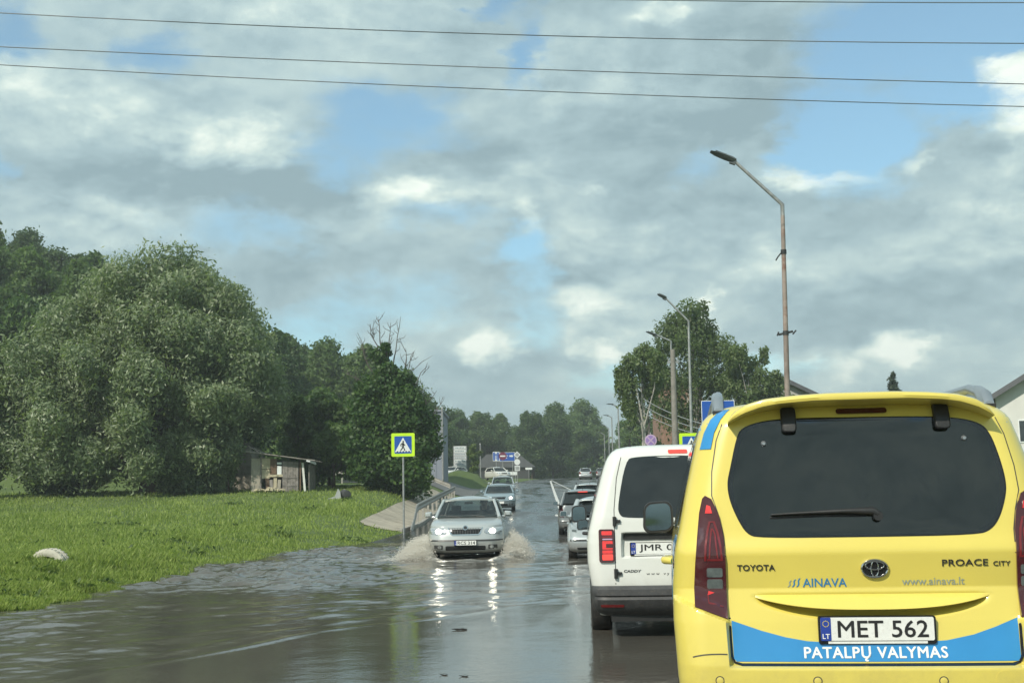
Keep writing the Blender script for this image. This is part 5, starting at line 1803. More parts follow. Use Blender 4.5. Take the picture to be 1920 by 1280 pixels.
m, w, p, out = new_mat('muddy_spray')
p.inputs['Base Color'].default_value = (0.88, 0.86, 0.80, 1)
p.inputs['Roughness'].default_value = 0.25
p.inputs['Subsurface Weight'].default_value = 0.0
tr = w.n('ShaderNodeBsdfTranslucent')
tr.inputs[0].default_value = (0.85, 0.81, 0.73, 1)
mx = w.n('ShaderNodeMixShader')
mx.inputs[0].default_value = 0.4
m.node_tree.links.new(p.outputs[0], mx.inputs[1])
m.node_tree.links.new(tr.outputs[0], mx.inputs[2])
tp = w.n('ShaderNodeBsdfTransparent')
mx2 = w.n('ShaderNodeMixShader')
mx2.inputs[0].default_value = 0.5
m.node_tree.links.new(mx.outputs[0], mx2.inputs[1])
m.node_tree.links.new(tp.outputs[0], mx2.inputs[2])
m.node_tree.links.new(mx2.outputs[0], out.inputs[0])
M['spray'] = m
spray('water_splash', 'muddy water thrown up by the left front wheel of the wading silver car', [(-1.95, 29.0, -.85, -.25, .56, .5, .62), (-2.0, 29.5, -.55, .3, .62, .5, .23), (-1.9, 28.6, -.9, -.4, .3, .6, .15)], 30000, 1)
spray('water_splash', 'muddy water thrown up by the right front wheel of the wading silver car', [(-.30, 29.3, .75, .2, .62, .5, .6), (-.25, 29.8, .5, .6, .70, .5, .28), (-.3, 28.9, .8, -.2, .3, .6, .12)], 22000, 2)

# ================================================================== VEHICLES
def section_body(levels, NR=41, NS=14, NF=25, bump=None, side_fn=None):
    """a closed shell from horizontal sections. level: z, half width, rear y, front y, rear/front corner radius, rear/front crown"""
    mb = MB()
    rings = []
    for (z, w_, yr, yf, rr, rf, cr, cf) in levels:
        rr, rf = min(rr, w_ * .98), min(rf, w_ * .98)
        ring = []
        sr = np.linspace(-1, 1, NR)
        for s in sr:
            x = w_ * s * (1.5 - .5 * s * s)
            y = yr + cr * (x / w_) ** 2
            d = abs(x) - (w_ - rr)
            if d > 0: y += rr - math.sqrt(max(rr * rr - d * d, 0))
            if bump: y += bump(x, z)
            ring.append((x, y, z))
        ya, yb = yr + cr + rr, yf - cf - rf
        for k in range(1, NS + 1):
            t = k / (NS + 1)
            y = ya + (yb - ya) * t
            ring.append((w_ + (side_fn(y, z) if side_fn else 0), y, z))
        for s in np.linspace(1, -1, NF):
            x = w_ * s * (1.5 - .5 * s * s)
            y = yf - cf * (x / w_) ** 2
            d = abs(x) - (w_ - rf)
            if d > 0: y -= rf - math.sqrt(max(rf * rf - d * d, 0))
            ring.append((x, y, z))
        for k in range(NS, 0, -1):
            t = k / (NS + 1)
            y = ya + (yb - ya) * t
            ring.append((-w_ - (side_fn(y, z) if side_fn else 0), y, z))
        rings.append(ring)
    mb.grid([r + [r[0]] for r in rings])
    n = len(rings[0]) + 1
    mb.f.append(tuple(range(n - 1)))
    b = (len(rings) - 1) * n
    mb.f.append(tuple(b + i for i in range(n - 1)))
    # weld the seam column
    me = bpy.data.meshes.new('shell')
    me.from_pydata(mb.v, [], mb.f)
    bm = bmesh.new()
    bm.from_mesh(me)
    bmesh.ops.remove_doubles(bm, verts=bm.verts, dist=1e-6)
    bmesh.ops.recalc_face_normals(bm, faces=bm.faces)
    bm.to_mesh(me)
    bm.free()
    return me


def wheel_cut(w_, y, r_, z, s):
    mb = MB()
    mb.lathe([(s * (w_ - .26), r_), (s * (w_ + .2), r_)], 32, 'x', (0, y, z))
    return mb


def wheel(parent, s, w_, y, r_, z, spokes=5, wd=.20):
    """s: side; a tyre with a rim of spokes, as a part with two sub-parts"""
    x = s * (w_ - .012)
    q = lambda h: x - s * h
    ro = MB().lathe([(q(wd), r_ * .60), (q(wd), r_ * .92), (q(wd - .02), r_ * .985), (q(wd * .5), r_), (q(.02), r_ * .985), (q(.0), r_ * .93), (q(-.004), r_ * .78), (q(.006), r_ * .66), (q(.012), r_ * .63), (q(wd * .8), r_ * .60)], 36, 'x', (0, y, z), False).build('wheel', M['rubber'], parent, 40)
    mb = MB()
    mb.lathe([(q(.006), r_ * .66), (q(.0), r_ * .65), (q(.002), r_ * .60), (q(.05), r_ * .58), (q(.10), r_ * .56)], 32, 'x', (0, y, z), False)
    mb.lathe([(q(.012), .0), (q(.010), .055), (q(.05), .07)], 18, 'x', (0, y, z))
    for k in range(spokes):
        a = 2 * math.pi * k / spokes + .3
        mid = r_ * .33
        mb.box((q(.022), y + mid * math.cos(a), z + mid * math.sin(a)), (.03, r_ * .62, .052), Matrix.Rotation(a, 3, 'X'))
    mb.build('rim', M['rim'], ro, 40)
    MB().lathe([(q(.07), .0), (q(.07), r_ * .45)], 20, 'x', (0, y, z)).build('brake_disc', M['grey_plastic'], ro, 40)
    return ro


def mirror(parent, x, y, z, s, wd=.20, ht=.17, m='black_plastic', arm_to=None, face=-1):
    """door mirror: rounded shell, glass set into the side that looks backward"""
    rq = min(wd, ht) * .27
    poly = [(a * (1 - .10 * (b + ht / 2) / ht), b - .06 * a) for a, b in rrect(-wd / 2, -ht / 2, wd / 2, ht / 2, rq, 6)]
    poly = [(s * a, b) for a, b in poly]
    mb = MB()
    rows = []
    for t, sc in ((0, .96), (.012, 1.0), (.05, 1.0), (.09, .86), (.115, .5)):
        rows.append([(x + a * sc, y + t, z + b * sc) for a, b in poly + poly[:1]])
    mb.grid(rows)
    n = len(poly)
    mb.add([(x + a * .96, y, z + b * .96) for a, b in poly], [tuple(range(n))])
    mb.add([(x + a * .5, y + .115, z + b * .5) for a, b in poly], [tuple(range(n))])
    if arm_to is not None:
        mb.tube([arm_to, ((arm_to[0] + x) / 2, y + .05, arm_to[2]), (x - s * wd * .3, y + .05, z - ht * .35)], [.035, .03, .03], 8)
    o = mb.build('mirror', M[m], parent, 50)
    MB().prism([(x + a * .84, z + b * .84) for a, b in poly], y - .004, y + .002).build('mirror_glass', M['mirror_glass'], o)
    return o


M['mirror_glass'] = mat('mirror_glass', (0.20, 0.25, 0.27), 0.04, 1.0, vary=0.03)


def number_plate(parent, x, y, z, text, side=-1, band='LT', frame=True, tw=None, gap=0.0, tilt=0.0, strip=True, align=None):
    """EU plate: frame, white face, blue band, letters; y is the face that looks outward (side -1 rear, +1 front)"""
    d = side
    fr = MB().prism(rrect(x - .262, z - .066, x + .262, z + .060, .012), y + d * .012, y - d * .012).build('number_plate', M['trim_black'], parent)
    fl = -1 if side > 0 else 1
    MB().prism(rrect(x - .252, z - .050, x + .252, z + .054, .008), y + d * .013, y + d * .016).build('plate_face', M['plate_white'], fr)
    bx = x - fl * .229
    MB().prism(rrect(bx - .023, z - .050, bx + .023, z + .054, .004), y + d * .0165, y + d * .018).build('country_band', M['plate_blue'], fr)
    if strip:
        MB().box((x, y + d * .0135, z - .0585), (.44, .003, .010)).build('frame_strip', M['plate_white'], fr)
    text_on(None, text, x + fl * .025 if align is None else align, z + .002, side, .018, y, height=.074, width=tw or .40, fat=.0012, extrude=.0006, bold=.0).build('lettering', M['ink'], fr, 0)
    if band:
        text_on(None, band, bx, z - .030, side, .0195, y, height=.022, extrude=.0006, bold=.01).build('country_letters', M['white_ink'], fr, 0)
    mb = MB()
    for k in range(12):
        a = 2 * math.pi * k / 12
        mb.box((bx + .013 * math.cos(a), y + d * .0185, z + .026 + .013 * math.sin(a)), (.0035, .001, .0035))
    mb.build('star_ring', mat('star_yellow', (.7, .55, .05)) if 'star' not in M else M['star'], fr)
    return fr


def sm(a, b, t):
    t = min(1, max(0, (t - a) / (b - a)))
    return t * t * (3 - 2 * t)


# ------------------------------------------------------------------ 1. the yellow van
VAN = thing('yellow_van', 'bright yellow van with a blue stripe and lettering on its tailgate', 'van', (1.628, 5.72, -.03), -R(7.0))
VZ = 0.03      # the traced heights are over the water; the van itself stands a little lower


def van_bump(x, z):
    z = z - VZ
    ax = abs(x)
    ztop = .765 + (ax - .655) * .40
    S = max(1 - sm(.548, .566, z), sm(.645, .662, ax) * (1 - sm(ztop - .012, ztop + .004, z)))
    b = -.055 * S
    if ax < .53 and .74 < z < .90:
        zl = .752 + .085 * (ax / .53) ** 2.5
        b += .050 * sm(zl - .004, zl + .035, z) * (1 - sm(.868, .874, z)) * sm(.53, .47, ax) if ax < .53 else 0
    return b


_hz = [.18, .22, .30, .48, .62, .75, .91, 1.08, 1.20, 1.37, 1.48, 1.60, 1.69, 1.73, 1.765, 1.783, 1.797, 1.805]
_hw = [.74, .80, .865, .893, .900, .907, .905, .888, .860, .824, .797, .766, .738, .706, .650, .575, .42, .23]
_yz = [.18, .22, .30, .42, .56, .75, .90, 1.065, 1.085, 1.15, 1.68, 1.73, 1.765, 1.783, 1.797, 1.805]
_yv = [.20, .10, .03, .0, .0, .03, .062, .036, .040, .060, .155, .175, .21, .26, .36, .55]
_fz = [.18, .30, .50, .80, .95, 1.05, 1.12, 1.30, 1.50, 1.68, 1.765, 1.805]
_fv = [4.25, 4.36, 4.40, 4.36, 4.20, 3.82, 3.45, 3.15, 2.85, 2.50, 2.3, 1.7]
zz = np.concatenate([np.linspace(.18, .50, 8), np.linspace(.51, .92, 62), np.linspace(.935, 1.12, 14), np.linspace(1.15, 1.66, 18), [1.68, 1.70, 1.72, 1.735, 1.75, 1.765, 1.775, 1.783, 1.79, 1.797, 1.802, 1.805]])
lv = []
for z in zz:
    w_ = float(np.interp(z, _hz, _hw))
    top = sm(1.66, 1.80, z)
    lv.append((z + VZ, w_, float(np.interp(z, _yz, _yv)), float(np.interp(z, _fz, _fv)), .15 + .06 * top, .42, .035, .14))
body = mesh_obj('body', section_body(lv, 111, 40, 25, van_bump), M['yellow'], VAN, 38)
boolean_cut(body, [wheel_cut(.90, .86, .355, .33, s) for s in (-1, 1)] + [wheel_cut(.90, 3.55, .355, .33, s) for s in (-1, 1)])
VB = bvh_of(body)
for s in (-1, 1):
    for y in (.86, 3.55):
        wheel(VAN, s, .893, y, .325, .325)


def vp(poly): return [(x, z + VZ) for x, z in poly]


win = [(-.545, 1.655), (-.43, 1.688), (-.25, 1.694), (0, 1.690), (.27, 1.688), (.45, 1.678), (.56, 1.650), (.60, 1.600), (.628, 1.495), (.645, 1.39), (.640, 1.32), (.600, 1.215), (.555, 1.160), (.49, 1.138), (0, 1.136), (-.49, 1.138), (-.545, 1.157), (-.585, 1.228), (-.617, 1.316), (-.624, 1.394), (-.605, 1.465), (-.572, 1.597)]
win = chaikin(vp(win), 2)
conform(VB, win, .003, .006, .06).build('rear_window', M['tinted_glass'], VAN, 40)
wc_ = [(x * .965, 1.415 + VZ + (z - 1.415 - VZ) * .95) for x, z in win]
cut_ = MB()
for y0_, y1_ in ((-.3, 1.9),):
    cut_.prism(wc_, y0_, y1_)
boolean_cut(body, [cut_])
body.data.materials.append(M['lining'])
for p_ in body.data.polygons:
    c_ = p_.center
    if c_.y > surf_y(VB, c_.x, c_.z, -1, 9) + .004 and c_.y < 1.95 and abs(c_.x) < .64 and 1.1 < c_.z - VZ < 1.72 and inside([(x * 1.02, 1.415 + VZ + (z - 1.415 - VZ) * 1.03) for x, z in wc_], c_.x, c_.z):
        p_.material_index = 1
for x in (-.40, .02, .42):
    hr_ = MB().box((x, .95, 1.36 + VZ), (.26, .10, .20)).build('headrest', M['seat'], VAN, bevel=.04)
    MB().tube([(x - .06, .95, 1.12 + VZ), (x - .06, .95, 1.30 + VZ)], .008, 6).tube([(x + .06, .95, 1.12 + VZ), (x + .06, .95, 1.30 + VZ)], .008, 6).build('post', M['chrome'], hr_)
MB().box((0, .95, 1.17 + VZ), (1.12, .14, .12)).build('rear_seat', M['seat'], VAN, bevel=.04)
o_, i_ = [(x * 1.012, 1.41 + VZ + (z - 1.41 - VZ) * 1.018) for x, z in win], [(x * .972, 1.415 + VZ + (z - 1.415 - VZ) * .955) for x, z in win]
mb = MB()
mb.grid([[(x, surf_y(VB, x, z) - .0016, z) for x, z in q_ + q_[:1]] for q_ in (o_, i_)] + [[(x, surf_y(VB, x, z) + .012, z) for x, z in i_ + i_[:1]]])
mb.build('window_seal', M['trim_black'], VAN, 40)
def gapline(pts, w_=.006, out_=.0015, name='panel_gap'):
    L, Rr = [], []
    for i, p in enumerate(pts):
        a, b_ = Vector(pts[max(i - 1, 0)]), Vector(pts[min(i + 1, len(pts) - 1)])
        t_ = (b_ - a).normalized()
        nrm = Vector((-t_.y, t_.x)) * w_ / 2
        L.append((p[0] + nrm.x, p[1] + nrm.y))
        Rr.append((p[0] - nrm.x, p[1] - nrm.y))
    return L + Rr[::-1]


tl = [(-.752, 1.322), (-.738, 1.336), (-.709, 1.320), (-.677, 1.241), (-.661, 1.148), (-.656, 1.032), (-.656, .906), (-.656, .765), (-.732, .794), (-.806, .822), (-.806, .907), (-.797, 1.022), (-.784, 1.138), (-.769, 1.255)]
for s in (-1, 1):
    P_ = [(x * -s, z) for x, z in tl]
    o = conform(VB, vp(P_), .016, .03, .05).build('tail_light', M['lamp_red'], VAN, 40)
    q = lambda L: vp([(x * -s, z) for x, z in L])
    conform(VB, q([(-.742, 1.252), (-.708, 1.252), (-.716, 1.285), (-.733, 1.292)]), .019, .004, .05).build('lens', M['tail_glow'], o)
    for d_, wd_ in ((0, .010), (.020, .007)):
        a = [(-.750 + d_, 1.030 + d_ * .6), (-.746 + d_, 1.10), (-.735 + d_ * .8, 1.165 - d_ * .5), (-.722 + d_ * .4, 1.212 - d_ * 1.6), (-.702 - d_ * .4, 1.212 - d_ * 1.6), (-.688 - d_ * .6, 1.165 - d_ * .5), (-.677 - d_, 1.10), (-.672 - d_, 1.030 + d_ * .6)]
        conform(VB, q(gapline(a, wd_)), .0195, .005, .02).build('lens', M['lens_red'], o)
    conform(VB, q(rrect(-.742, 1.030, -.676, 1.040, .003)), .0195, .005, .03).build('lens', M['lens_red'], o)
    conform(VB, q(rrect(-.745, .955, -.672, .998, .008)), .019, .004, .05).build('lens', M['lens_clear'], o)
    conform(VB, q(rrect(-.745, .900, -.672, .946, .010)), .019, .004, .05).build('lens', M['lens_clear'], o)
    conform(VB, q([(-.745, .872), (-.712, .884), (-.740, .892)]), .019, .004, .05).build('lens', M['tail_glow'], o)  # lower red glint in the lamp, put in as a faintly glowing piece
    conform(VB, q([(-.742, .834), (-.672, .818), (-.672, .823), (-.738, .842), (-.740, .872), (-.745, .872)]), .019, .004, .05).build('lens', M['lens_red'], o)  # rest of that glint, drawn as a red sliver
# lower blue band of the tailgate
dc_ = [(-.640, .757), (-.506, .711), (-.40, .682), (-.30, .664), (-.20, .658), (.20, .658), (.32, .665), (.44, .689), (.54, .722), (.640, .762), (.638, .590), (.625, .574), (-.625, .574), (-.636, .588)]
conform(VB, vp(dc_), .0022, .003, .04).build('blue_stripe', M['blue_film'], VAN, 40)
# gap lines round the tailgate
conform(VB, vp(gapline([(-.648, .77), (-.645, .60), (-.632, .570), (-.60, .562), (.60, .562), (.632, .570), (.645, .60), (.648, .77)], .010)), .0018, .012, .04).build('panel_gap', M['trim_black'], VAN, 0)
for s in (-1, 1):
    conform(VB, vp([(s * x, z) for x, z in gapline([(-.655, 1.05), (-.662, 1.16), (-.680, 1.25), (-.706, 1.335), (-.700, 1.45), (-.672, 1.60), (-.640, 1.68)], .005)]), .001, .008, .05).build('panel_gap', M['grime_line'] if 'grime_line' in M else M['grey_plastic'], VAN, 0)
# the ledge over the plate
mb = MB()
rows = []
xs_ = np.linspace(-.525, .535, 54)
for k in range(6):
    t_ = k / 5
    row = []
    for x in xs_:
        e = min(1, max(0, 1 - abs(x / .53) ** 6))
        ztop = .872
        zbot = .806 + .055 * abs(x / .53) ** 2.6
        z = ztop + (zbot - ztop) * t_ + VZ
        ys = surf_y(VB, x, .885 + VZ, -1, .04)
        y = ys - .002 - (.056 * (t_ ** .8)) * e
        row.append((x, y, z))
    rows.append(row)
bot = [(x, surf_y(VB, x, .88 + VZ, -1, .04) + .04, r[2] + .004) for x, r in zip(xs_, rows[-1])]
rows.append([(p[0], p[1] + .006, p[2] - .003) for p in rows[-1]])
rows.append(bot)
rows.append([(x, y_ + .0, .876 + VZ) for x, y_, z_ in bot])
rows.append(rows[0])
mb.grid(rows)
mb.build('handle_ledge', M['yellow'], VAN, 30)
# spoiler over the window
mb = MB()
xs_ = np.linspace(-.615, .615, 61)
arch = lambda x: float(np.interp(abs(x), [0, .22, .38, .46, .54, .59, .615], [1.766, 1.766, 1.757, 1.744, 1.718, 1.694, 1.680]))
topz = lambda x: float(np.interp(abs(x), [0, .15, .30, .44, .53, .59, .615], [1.806, 1.806, 1.800, 1.788, 1.765, 1.728, 1.690]))
rows = []
for fy, fz in ((.44, 1.0), (.30, 1.0), (.14, 1.0), (.03, .96), (.012, .80), (.006, .45), (.010, .10), (.022, .0)):
    row = []
    for x in xs_:
        a, t_ = arch(x), topz(x)
        e = 1 - abs(x / .615) ** 8
        y = fy + .055 * (abs(x) / .615) ** 2 + (1 - e) * .03
        z = a + (t_ - a) * fz + (.0 if fy > .1 else 0)
        if fz == 1.0: z += .004 * (1 if fy < .4 else -2)
        row.append((x, y, z + VZ))
    rows.append(row)
rows.append([(x, .10 + .05 * (abs(x) / .615) ** 2, arch(x) - .004 + VZ) for x in xs_])
rows.append([(x, .25, arch(x) - .020 + VZ) for x in xs_])
rows.append([(x, .44, arch(x) - .03 + VZ) for x in xs_])
mb.grid(rows)
for r_i in (0, -1):
    pass
for c_i in (0, -1):
    mb.add([r[c_i] for r in rows], [tuple(range(len(rows)))])
mb.build('spoiler', M['yellow'], VAN, 40)
conform(VB, vp(rrect(-.100, 1.712, .138, 1.738, .012)), .012, .02, .06).build('high_brake_light', M['lamp_red'], VAN)
for x0, x1 in ((-.361, -.291), (.350, .422)):
    P_ = rrect(x0, 1.628 + VZ, x1, 1.752 + VZ, .018)
    conform(VB, P_, .040, .05, .03).build('hinge_cover', M['black_plastic'], VAN, bevel=.008)
for x, z in ((-.448, 1.578), (.482, 1.582)):
    y = surf_y(VB, x, z + VZ)
    MB().lathe([(y - .018, .007), (y - .014, .011), (y - .004, .013), (y + .01, .016)], 14, 'y', (x, 0, z + VZ)).build('window_bolt', M['silver_trim'], VAN)
# wiper
y = surf_y(VB, .04, 1.235 + VZ)
wp = MB()
pth_ = [(-.435, 1.240), (-.30, 1.246), (-.10, 1.252), (.03, 1.250), (.055, 1.236)]
wp.tube([(x, surf_y(VB, x, z + VZ) - .022, z + VZ) for x, z in pth_], [.004, .007, .011, .020, .016], 8)
wp.tube([(.052, y + .01, 1.228 + VZ), (.052, y - .035, 1.228 + VZ)], [.026, .022], 14)
wiper = wp.build('wiper', M['black_plastic'], VAN, 50)
MB().tube([(x, surf_y(VB, x, z + VZ) - .008, z - .014 + VZ) for x, z in ((-.44, 1.240), (-.2, 1.246), (.0, 1.244))], .006, 6).build('wiper_blade', M['rubber'], wiper)
# lettering and emblem
text_on(VB, 'TOYOTA', -.516, .997 + VZ, height=.028, width=.175, extrude=.002, bold=.012, out=.003, spacing=1.05).build('lettering', M['dark_chrome'], VAN, 0)
text_on(VB, 'PROACE', .428, 1.010 + VZ, height=.030, width=.205, extrude=.002, bold=.010, out=.003, spacing=1.05).build('lettering', M['dark_chrome'], VAN, 0)
text_on(VB, 'CITY', .592, 1.004 + VZ, height=.021, width=.076, extrude=.002, bold=.006, out=.003, spacing=1.05).build('lettering', M['dark_chrome'], VAN, 0)
text_on(VB, 'AINAVA', -.205, .925 + VZ, height=.040, width=.200, extrude=.0005, bold=.010, out=.002).build('lettering', M['blue_ink'], VAN, 0)
text_on(VB, 'www.ainava.lt', .284, .927 + VZ, width=.280, extrude=.0005, out=.002, bold=.004).build('lettering', M['grey_ink'], VAN, 0)
text_on(VB, 'PATALPŲ VALYMAS', .0, .608 + VZ, width=.635, fat=.0016, extrude=.0006, bold=.0, out=.004, spacing=1.08).build('lettering', M['white_ink'], VAN, 0)
for k in range(3):
    P_ = []
    for i in range(13):
        t_ = i / 12
        P_.append((-.372 + k * .020 + .0035 * math.sin(t_ * 6.0) + .016 * t_, .906 + (.030 + .005 * k) * t_))
    P_ = [(x - .0032, z) for x, z in P_] + [(x + .0032, z) for x, z in reversed(P_)]
    conform(VB, vp(P_), .002, .001, .02).build('wave_mark', M['grey_ink' if k == 0 else 'blue_ink'], VAN, 0)


def ell(cx, cz, a, b_, n=40): return [(cx + a * math.cos(2 * math.pi * k / n), cz + b_ * math.sin(2 * math.pi * k / n)) for k in range(n)]


ecx, ecz = .022, .988
em = conform(VB, vp(ell(ecx, ecz, .060, .041)), .006, .008, .03).build('emblem', M['trim_black'], VAN, 40)


def ring_on(parent, cx, cz, a, b_, r_, m):
    pts = vp(ell(cx, cz, a, b_, 40))
    pts = pts + pts[:2]
    MB().tube([(x, surf_y(VB, x, z) - .009, z) for x, z in pts], r_, 6, False).build('emblem_ring', m, parent, 60)


ring_on(em, ecx, ecz, .059, .040, .0055, M['chrome'])
ring_on(em, ecx, ecz - .001, .0165, .036, .0042, M['chrome'])
ring_on(em, ecx, ecz + .014, .042, .019, .0042, M['chrome'])
number_plate(VAN, .012, surf_y(VB, .012, .70 + VZ) - .004, .717 + VZ, 'MET 562')
conform(VB, vp(rrect(-.18, .565, .18, .640, .02)), .0, .001, .2) if False else None
# bumper details
for x in (-.706, -.27, .281, .700):
    y = surf_y(VB, x, .495 + VZ)
    MB().lathe([(y - .004, .013), (y - .003, .016), (y + .004, .018)], 18, 'y', (x, 0, .495 + VZ)).build('parking_sensor', M['yellow'], VAN)
    MB().lathe([(y - .0012, .021), (y + .01, .021)], 18, 'y', (x, 0, .495 + VZ)).build('sensor_ring', M['grey_plastic'], VAN)
conform(VB, vp(ell(.545, .503, .036, .036)), .002, .004, .03).build('tow_cover', M['yellow'], VAN)
conform(VB, vp(rrect(-.62, .26, .62, .40, .04)), .012, .03, .08).build('bumper_skirt', M['grey_plastic'], VAN)
for s in (-1, 1):
    conform(VB, vp(rrect(min(s * .62, s * .76), .40, max(s * .62, s * .76), .425, .008)), .004, .01, .04).build('reflector', M['lens_red'], VAN)
    conform(VB, vp([(s * x, z) for x, z in gapline([(-.668, .612), (-.70, .613), (-.74, .612), (-.775, .609), (-.805, .603), (-.825, .597)], .005)]), .0022, .008, .008).build('panel_gap', M['grey_plastic'], VAN, 0)
# the blue film runs over the roof shoulder
for s in (-1,):
    P_ = [(-.752, 1.56), (-.728, 1.64), (-.694, 1.705), (-.660, 1.738), (-.622, 1.757), (-.596, 1.757), (-.612, 1.742), (-.645, 1.705), (-.680, 1.64), (-.700, 1.56)]
    conform(VB, vp([(x * -s, z) for x, z in P_]), .006, .008, .012).build('blue_shape', M['blue_film'], VAN, 40)
# roof rails
for s in (-1, 1):
    mb = MB()
    mb.tube([(s * .655, .36, 1.70 + VZ), (s * .645, .46, 1.815 + VZ), (s * .635, .62, 1.850 + VZ), (s * .625, 1.4, 1.862 + VZ), (s * .62, 2.15, 1.845 + VZ), (s * .62, 2.35, 1.76 + VZ)], [.030, .028, .024, .022, .022, .026], 10)
    rr_ = mb.build('roof_rail', M['silver_trim'], VAN, 50)
    mb = MB()
    rows = []
    for y, wd, z0, z1 in ((.30, .045, 1.73, 1.765), (.36, .052, 1.72, 1.822), (.50, .050, 1.73, 1.858), (.66, .040, 1.78, 1.868), (.74, .022, 1.80, 1.860)):
        rows.append([(s * .648 + a * wd / 2, y, (z0 if b_ < 0 else z1) + VZ - (0.012 if abs(a) == 1 and b_ > 0 else 0)) for a, b_ in ((-1, -1), (-1, 1), (-.5, 1.0), (.5, 1.0), (1, 1), (1, -1))])
    mb.grid([r + [r[0]] for r in rows])
    mb.add(rows[0], [tuple(range(6))])
    mb.add(rows[-1], [tuple(range(6))])
    mb.build('rail_foot', M['silver_trim'], rr_, 50)
    MB().box((s * .648, .345, 1.738 + VZ), (.058, .10, .028)).build('rail_pad', M['black_plastic'], rr_)


def side_patch(name, poly, m, s, out_=.003, th=.008, parent=VAN, bv=None, step=.07):
    if name == 'side_window': out_, th = .006, .012
    return conform(bv or VB, [(y, z + VZ) for y, z in poly], out_, th, step, s, 'x', s * .85).build(name, M[m], parent, 40)


for s in (-1, 1):
    side_patch('side_window', chaikin([(.42, 1.20), (1.10, 1.16), (1.10, 1.60), (.52, 1.62)], 2), 'dark_glass', s)
    side_patch('side_window', rrect(1.18, 1.15, 2.05, 1.61, .05), 'dark_glass', s)
    side_patch('side_window', chaikin([(2.16, 1.16), (3.0, 1.14), (2.62, 1.57), (2.16, 1.59)], 1), 'dark_glass', s)
    side_patch('blue_stripe', [(.22, 1.655), (.60, 1.665), (2.4, 1.655), (2.4, 1.715), (.9, 1.745), (.30, 1.755)], 'blue_film', s, .002, .004)
    side_patch('door_rail', rrect(.30, .985, 1.15, 1.012, .004), 'trim_black', s, .004, .02)
    side_patch('blue_shape', [(.38, 1.12), (.62, .98), (.75, .80), (1.25, .95), (1.6, 1.05), (1.0, 1.13)], 'blue_film', s, .0022, .003)
    side_patch('blue_shape', [(1.28, .28), (2.95, .28), (2.6, .52), (1.7, .60), (1.34, .46)], 'blue_film', s, .0022, .003)
    side_patch('panel_gap', [(1.135, .40), (1.141, .40), (1.141, 1.62), (1.135, 1.62)], 'grey_plastic', s, .001, .006)
    side_patch('panel_gap', [(2.105, .30), (2.111, .30), (2.111, 1.62), (2.105, 1.62)], 'grey_plastic', s, .001, .006)
    side_patch('sill_trim', rrect(1.25, .22, 3.15, .30, .02), 'black_plastic', s, .010, .03)
    xh = surf_x(VB, 1.30, .975 + VZ, s, s * .9)
    MB().tube([(xh, 1.22, .975 + VZ), (xh + s * .045, 1.25, .978 + VZ), (xh + s * .045, 1.41, .978 + VZ), (xh, 1.44, .975 + VZ)], [.020, .022, .022, .020], 8).build('door_handle', M['yellow'], VAN, 50)
    xm = surf_x(VB, 3.0, 1.12 + VZ, s, s * .87)
    mirror(VAN, s * .985, 3.0, 1.195 + VZ, s, .225, .222, 'black_plastic', (xm - s * .02, 3.05, 1.10 + VZ))
conform(VB, vp([(-.60, 1.58), (.60, 1.58), (.72, 1.16), (-.72, 1.16)]), .004, .01, .10, 1).build('windscreen', M['dark_glass'], VAN, 40)
conform(VB, vp(rrect(-.55, .58, .55, .74, .05)), .006, .02, .1, 1).build('grille', M['black_plastic'], VAN, 40)
conform(VB, vp(rrect(-.60, .28, .60, .46, .05)), .006, .02, .1, 1).build('lower_grille', M['black_plastic'], VAN, 40)
for s in (-1, 1):
    conform(VB, vp([(s * .58, .70), (s * .80, .74), (s * .82, .86), (s * .62, .82)]), .008, .02, .08, 1).build('headlight', M['lamp_glass'], VAN, 40)
MB().box((0, 2.2, .20 + VZ), (1.3, 3.6, .06)).build('underbody', M['black_plastic'], VAN)
MB().tube([(-.45, .18, .26), (-.45, .55, .25), (-.45, .9, .28)], .028, 10).build('exhaust', M['grey_plastic'], VAN)

# ------------------------------------------------------------------ 2. the white van
CAD = thing('white_van', 'white delivery van with lit red tail light standing ahead of the yellow van', 'van', (1.618, 12.0, -.03), -R(3.2))
CAD.scale = (1.015, 1.0, 1.018)


def cad_bump(x, z):
    z = z - VZ
    b = 0.0
    if -.62 < x < .09 and .70 < z < 1.0:
        b += .055 * sm(-.588, -.566, x) * sm(.078, .056, x) * sm(.738, .760, z) * sm(.985, .966, z)
    return b


_cz = [.20, .27, .48, .60, .69, .88, .98, 1.11, 1.25, 1.48, 1.60, 1.69, 1.755, 1.79, 1.812, 1.824, 1.832]
_cw = [.80, .85, .880, .900, .912, .915, .902, .870, .835, .773, .738, .702, .655, .605, .50, .35, .20]
_cyz = [.20, .30, .5, 1.1, 1.70, 1.755, 1.79, 1.812, 1.824, 1.832]
_cyv = [.10, .02, .0, .035, .145, .175, .215, .27, .36, .55]
_cfz = [.20, .30, .50, .80, .95, 1.03, 1.10, 1.30, 1.50, 1.69, 1.79, 1.832]
_cfv = [4.25, 4.36, 4.40, 4.36, 4.22, 3.75, 3.50, 3.15, 2.80, 2.45, 2.2, 1.6]
zz = np.concatenate([np.linspace(.20, .68, 10), np.linspace(.70, 1.02, 42), np.linspace(1.06, 1.70, 18), [1.73, 1.755, 1.775, 1.79, 1.802, 1.812, 1.819, 1.826, 1.832]])
lv = [(z + VZ, float(np.interp(z, _cz, _cw)), float(np.interp(z, _cyz, _cyv)), float(np.interp(z, _cfz, _cfv)), .13, .40, .03, .14) for z in zz]
body = mesh_obj('body', section_body(lv, 91, 30, 25, cad_bump), M['white_paint'], CAD, 38)
boolean_cut(body, [wheel_cut(.90, .95, .36, .32, s) for s in (-1, 1)] + [wheel_cut(.90, 3.60, .36, .32, s) for s in (-1, 1)])
